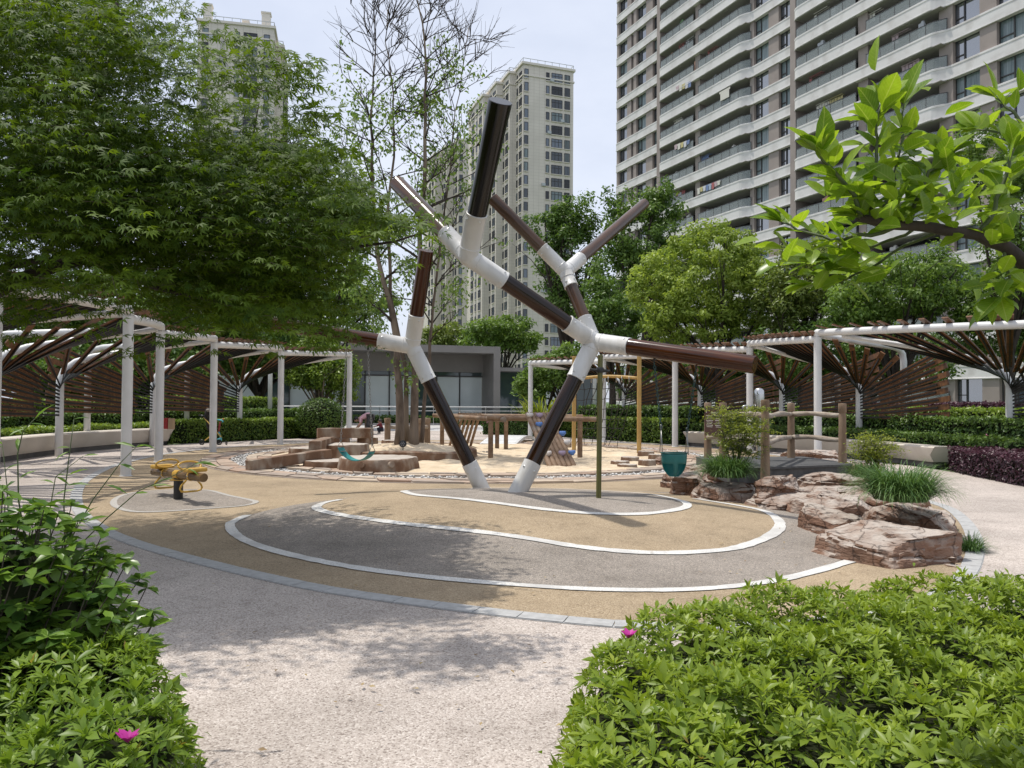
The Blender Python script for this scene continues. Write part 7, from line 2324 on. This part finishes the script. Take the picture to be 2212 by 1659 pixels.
# upper body with both sleeves
vb = [hip + Vector((0, 0, .02)), hip.lerp(chest, .5) + Vector((0, 0, .05)), chest + Vector((0, 0, .01)), neck, sh + Vector((0, -.17, -.02)), el + Vector((.03, -.2, .02)), sh + Vector((0, .17, -.02)), el + Vector((0, .2, .0))]
skin_body('top', vb, [(0, 1), (1, 2), (2, 3), (2, 4), (4, 5), (2, 6), (6, 7)], [(.15, .13), (.15, .12), (.17, .12), .07, .07, .055, .07, .055], pink_m, pn)
for s_ in (-1, 1):
    e0 = vb[5] if s_ < 0 else vb[7]; w0 = wr + Vector((-.02, .15 * s_, .03))
    k = MB(); k.tube([e0 + (e0 - w0).normalized() * .03, e0.lerp(w0, .5), w0], [.048, .042, .032], 10); k.build('forearm', skin_m, pn, smooth_=True); hand(pn, w0, (w0 - e0), 1.0)
vl = [hip, hip + Vector((0, -.10, -.06)), hip + Vector((-.10, -.11, -.42)), Vector((feet_x - .03, DP - .12, .06)), hip + Vector((0, .10, -.06)), hip + Vector((-.02, .12, -.42)), Vector((feet_x + .1, DP + .13, .06))]
skin_body('trousers', vl, [(0, 1), (1, 2), (2, 3), (0, 4), (4, 5), (5, 6)], [.16, .13, .095, .07, .13, .095, .07], pants_m, pn)
for q in (vl[3], vl[6]):
    k = MB(); k.sphere((q.x - .06, q.y, .045), .05, 12, 8, (2.4, 1, .85)); k.build('shoe', shoe_m, pn, smooth_=True)
k = MB(); k.tube([chest.lerp(neck, .6), hd_c], [.06, .055], 10); k.build('neck', skin_m, pn, smooth_=True)
head(pn, hd_c, .105, (-.75, -.15, -.62), hair_m)
# crouching child
DP2 = 34.2
Pc = lambda x, y: at(*c6(x, y), DP2)
ch_hip = Pc(1665, 235); ch_hip.z = .2
cp = thing('person', Vector((ch_hip.x, DP2, 0)), 'small child in a maroon top crouching and reaching left', 'person')
cht = Pc(1655, 195); 
vb = [ch_hip, cht, Pc(1650, 182), cht + Vector((-.02, -.09, .02)), Pc(1615, 215) + Vector((0, -.08, 0)), cht + Vector((-.02, .09, .02)), Pc(1615, 215) + Vector((0, .08, 0))]
skin_body('top', vb, [(0, 1), (1, 2), (1, 3), (3, 4), (1, 5), (5, 6)], [(.11, .10), (.10, .085), .05, .05, .04, .05, .04], maroon_m, cp)
for s_ in (4, 6): 
    w0 = vb[s_] + Vector((-.09, 0, -.02)); k = MB(); k.tube([vb[s_], w0], [.03, .022], 8); k.build('forearm', skin_m, cp, smooth_=True); hand(cp, w0, (-1, 0, -.2), .6)
vl = [ch_hip, ch_hip + Vector((-.02, -.07, 0)), ch_hip + Vector((-.17, -.08, .06)), Vector((ch_hip.x - .08, DP2 - .08, .05)), ch_hip + Vector((-.02, .07, 0)), ch_hip + Vector((-.17, .08, .06)), Vector((ch_hip.x - .08, DP2 + .08, .05))]
skin_body('trousers', vl, [(0, 1), (1, 2), (2, 3), (0, 4), (4, 5), (5, 6)], [.10, .075, .055, .045, .075, .055, .045], navy_m, cp)
for q in (vl[3], vl[6]):
    k = MB(); k.sphere((q.x - .03, q.y, .035), .035, 10, 7, (2.1, 1, .9)); k.build('shoe', plain('child_shoe', (.4, .38, .36), .6), cp, smooth_=True)
head(cp, Pc(1648, 165), .088, (-1, -.2, -.1), plain('child_hair', (.03, .022, .018), .6))
# post beside them
bp_ = at(*c6(1515, 285), 34.4); k = MB(); k.lathe((bp_.x, bp_.y, 0), [(.15, 0), (.14, .3), (.14, .70), (.15, .74), (.0, .75)], 16)
o = k.build('wood_bollard', M['fence_post'], None, auto=40); tag(o, 'thick wooden bollard standing behind the bending adult', 'bollard')

# drain cover, fallen leaves and petals on the paving
lp_ = []
for _ in range(150):
    x, y = random.choice(((random.gauss(900, 350), random.uniform(1080, 1650)), (random.gauss(1650, 150), random.uniform(1080, 1250)), (random.gauss(400, 200), random.uniform(980, 1200))))
    q = gm(x, y); lp_.append((q.x, q.y, q.z + .026))
lp_ = np.array(lp_); X, Y, Z = frames(np.tile([[0, 0, 1.]], (len(lp_), 1)) + rng.normal(size=lp_.shape) * .15)
M['l_fallen'] = leaf_mat('fallen_leaf', (.16, .09, .04), (.42, .33, .18), .1, .7)
fo = leafobj('fallen_leaves', T_DIAMOND, lp_, X, Y, Z, rng.uniform(.02, .05, len(lp_)), M['l_fallen'])
tag(fo, 'scattered dry leaves lying on the paving and rubber floor', 'leaves', kind='stuff')
for me in bpy.data.meshes: me.update()
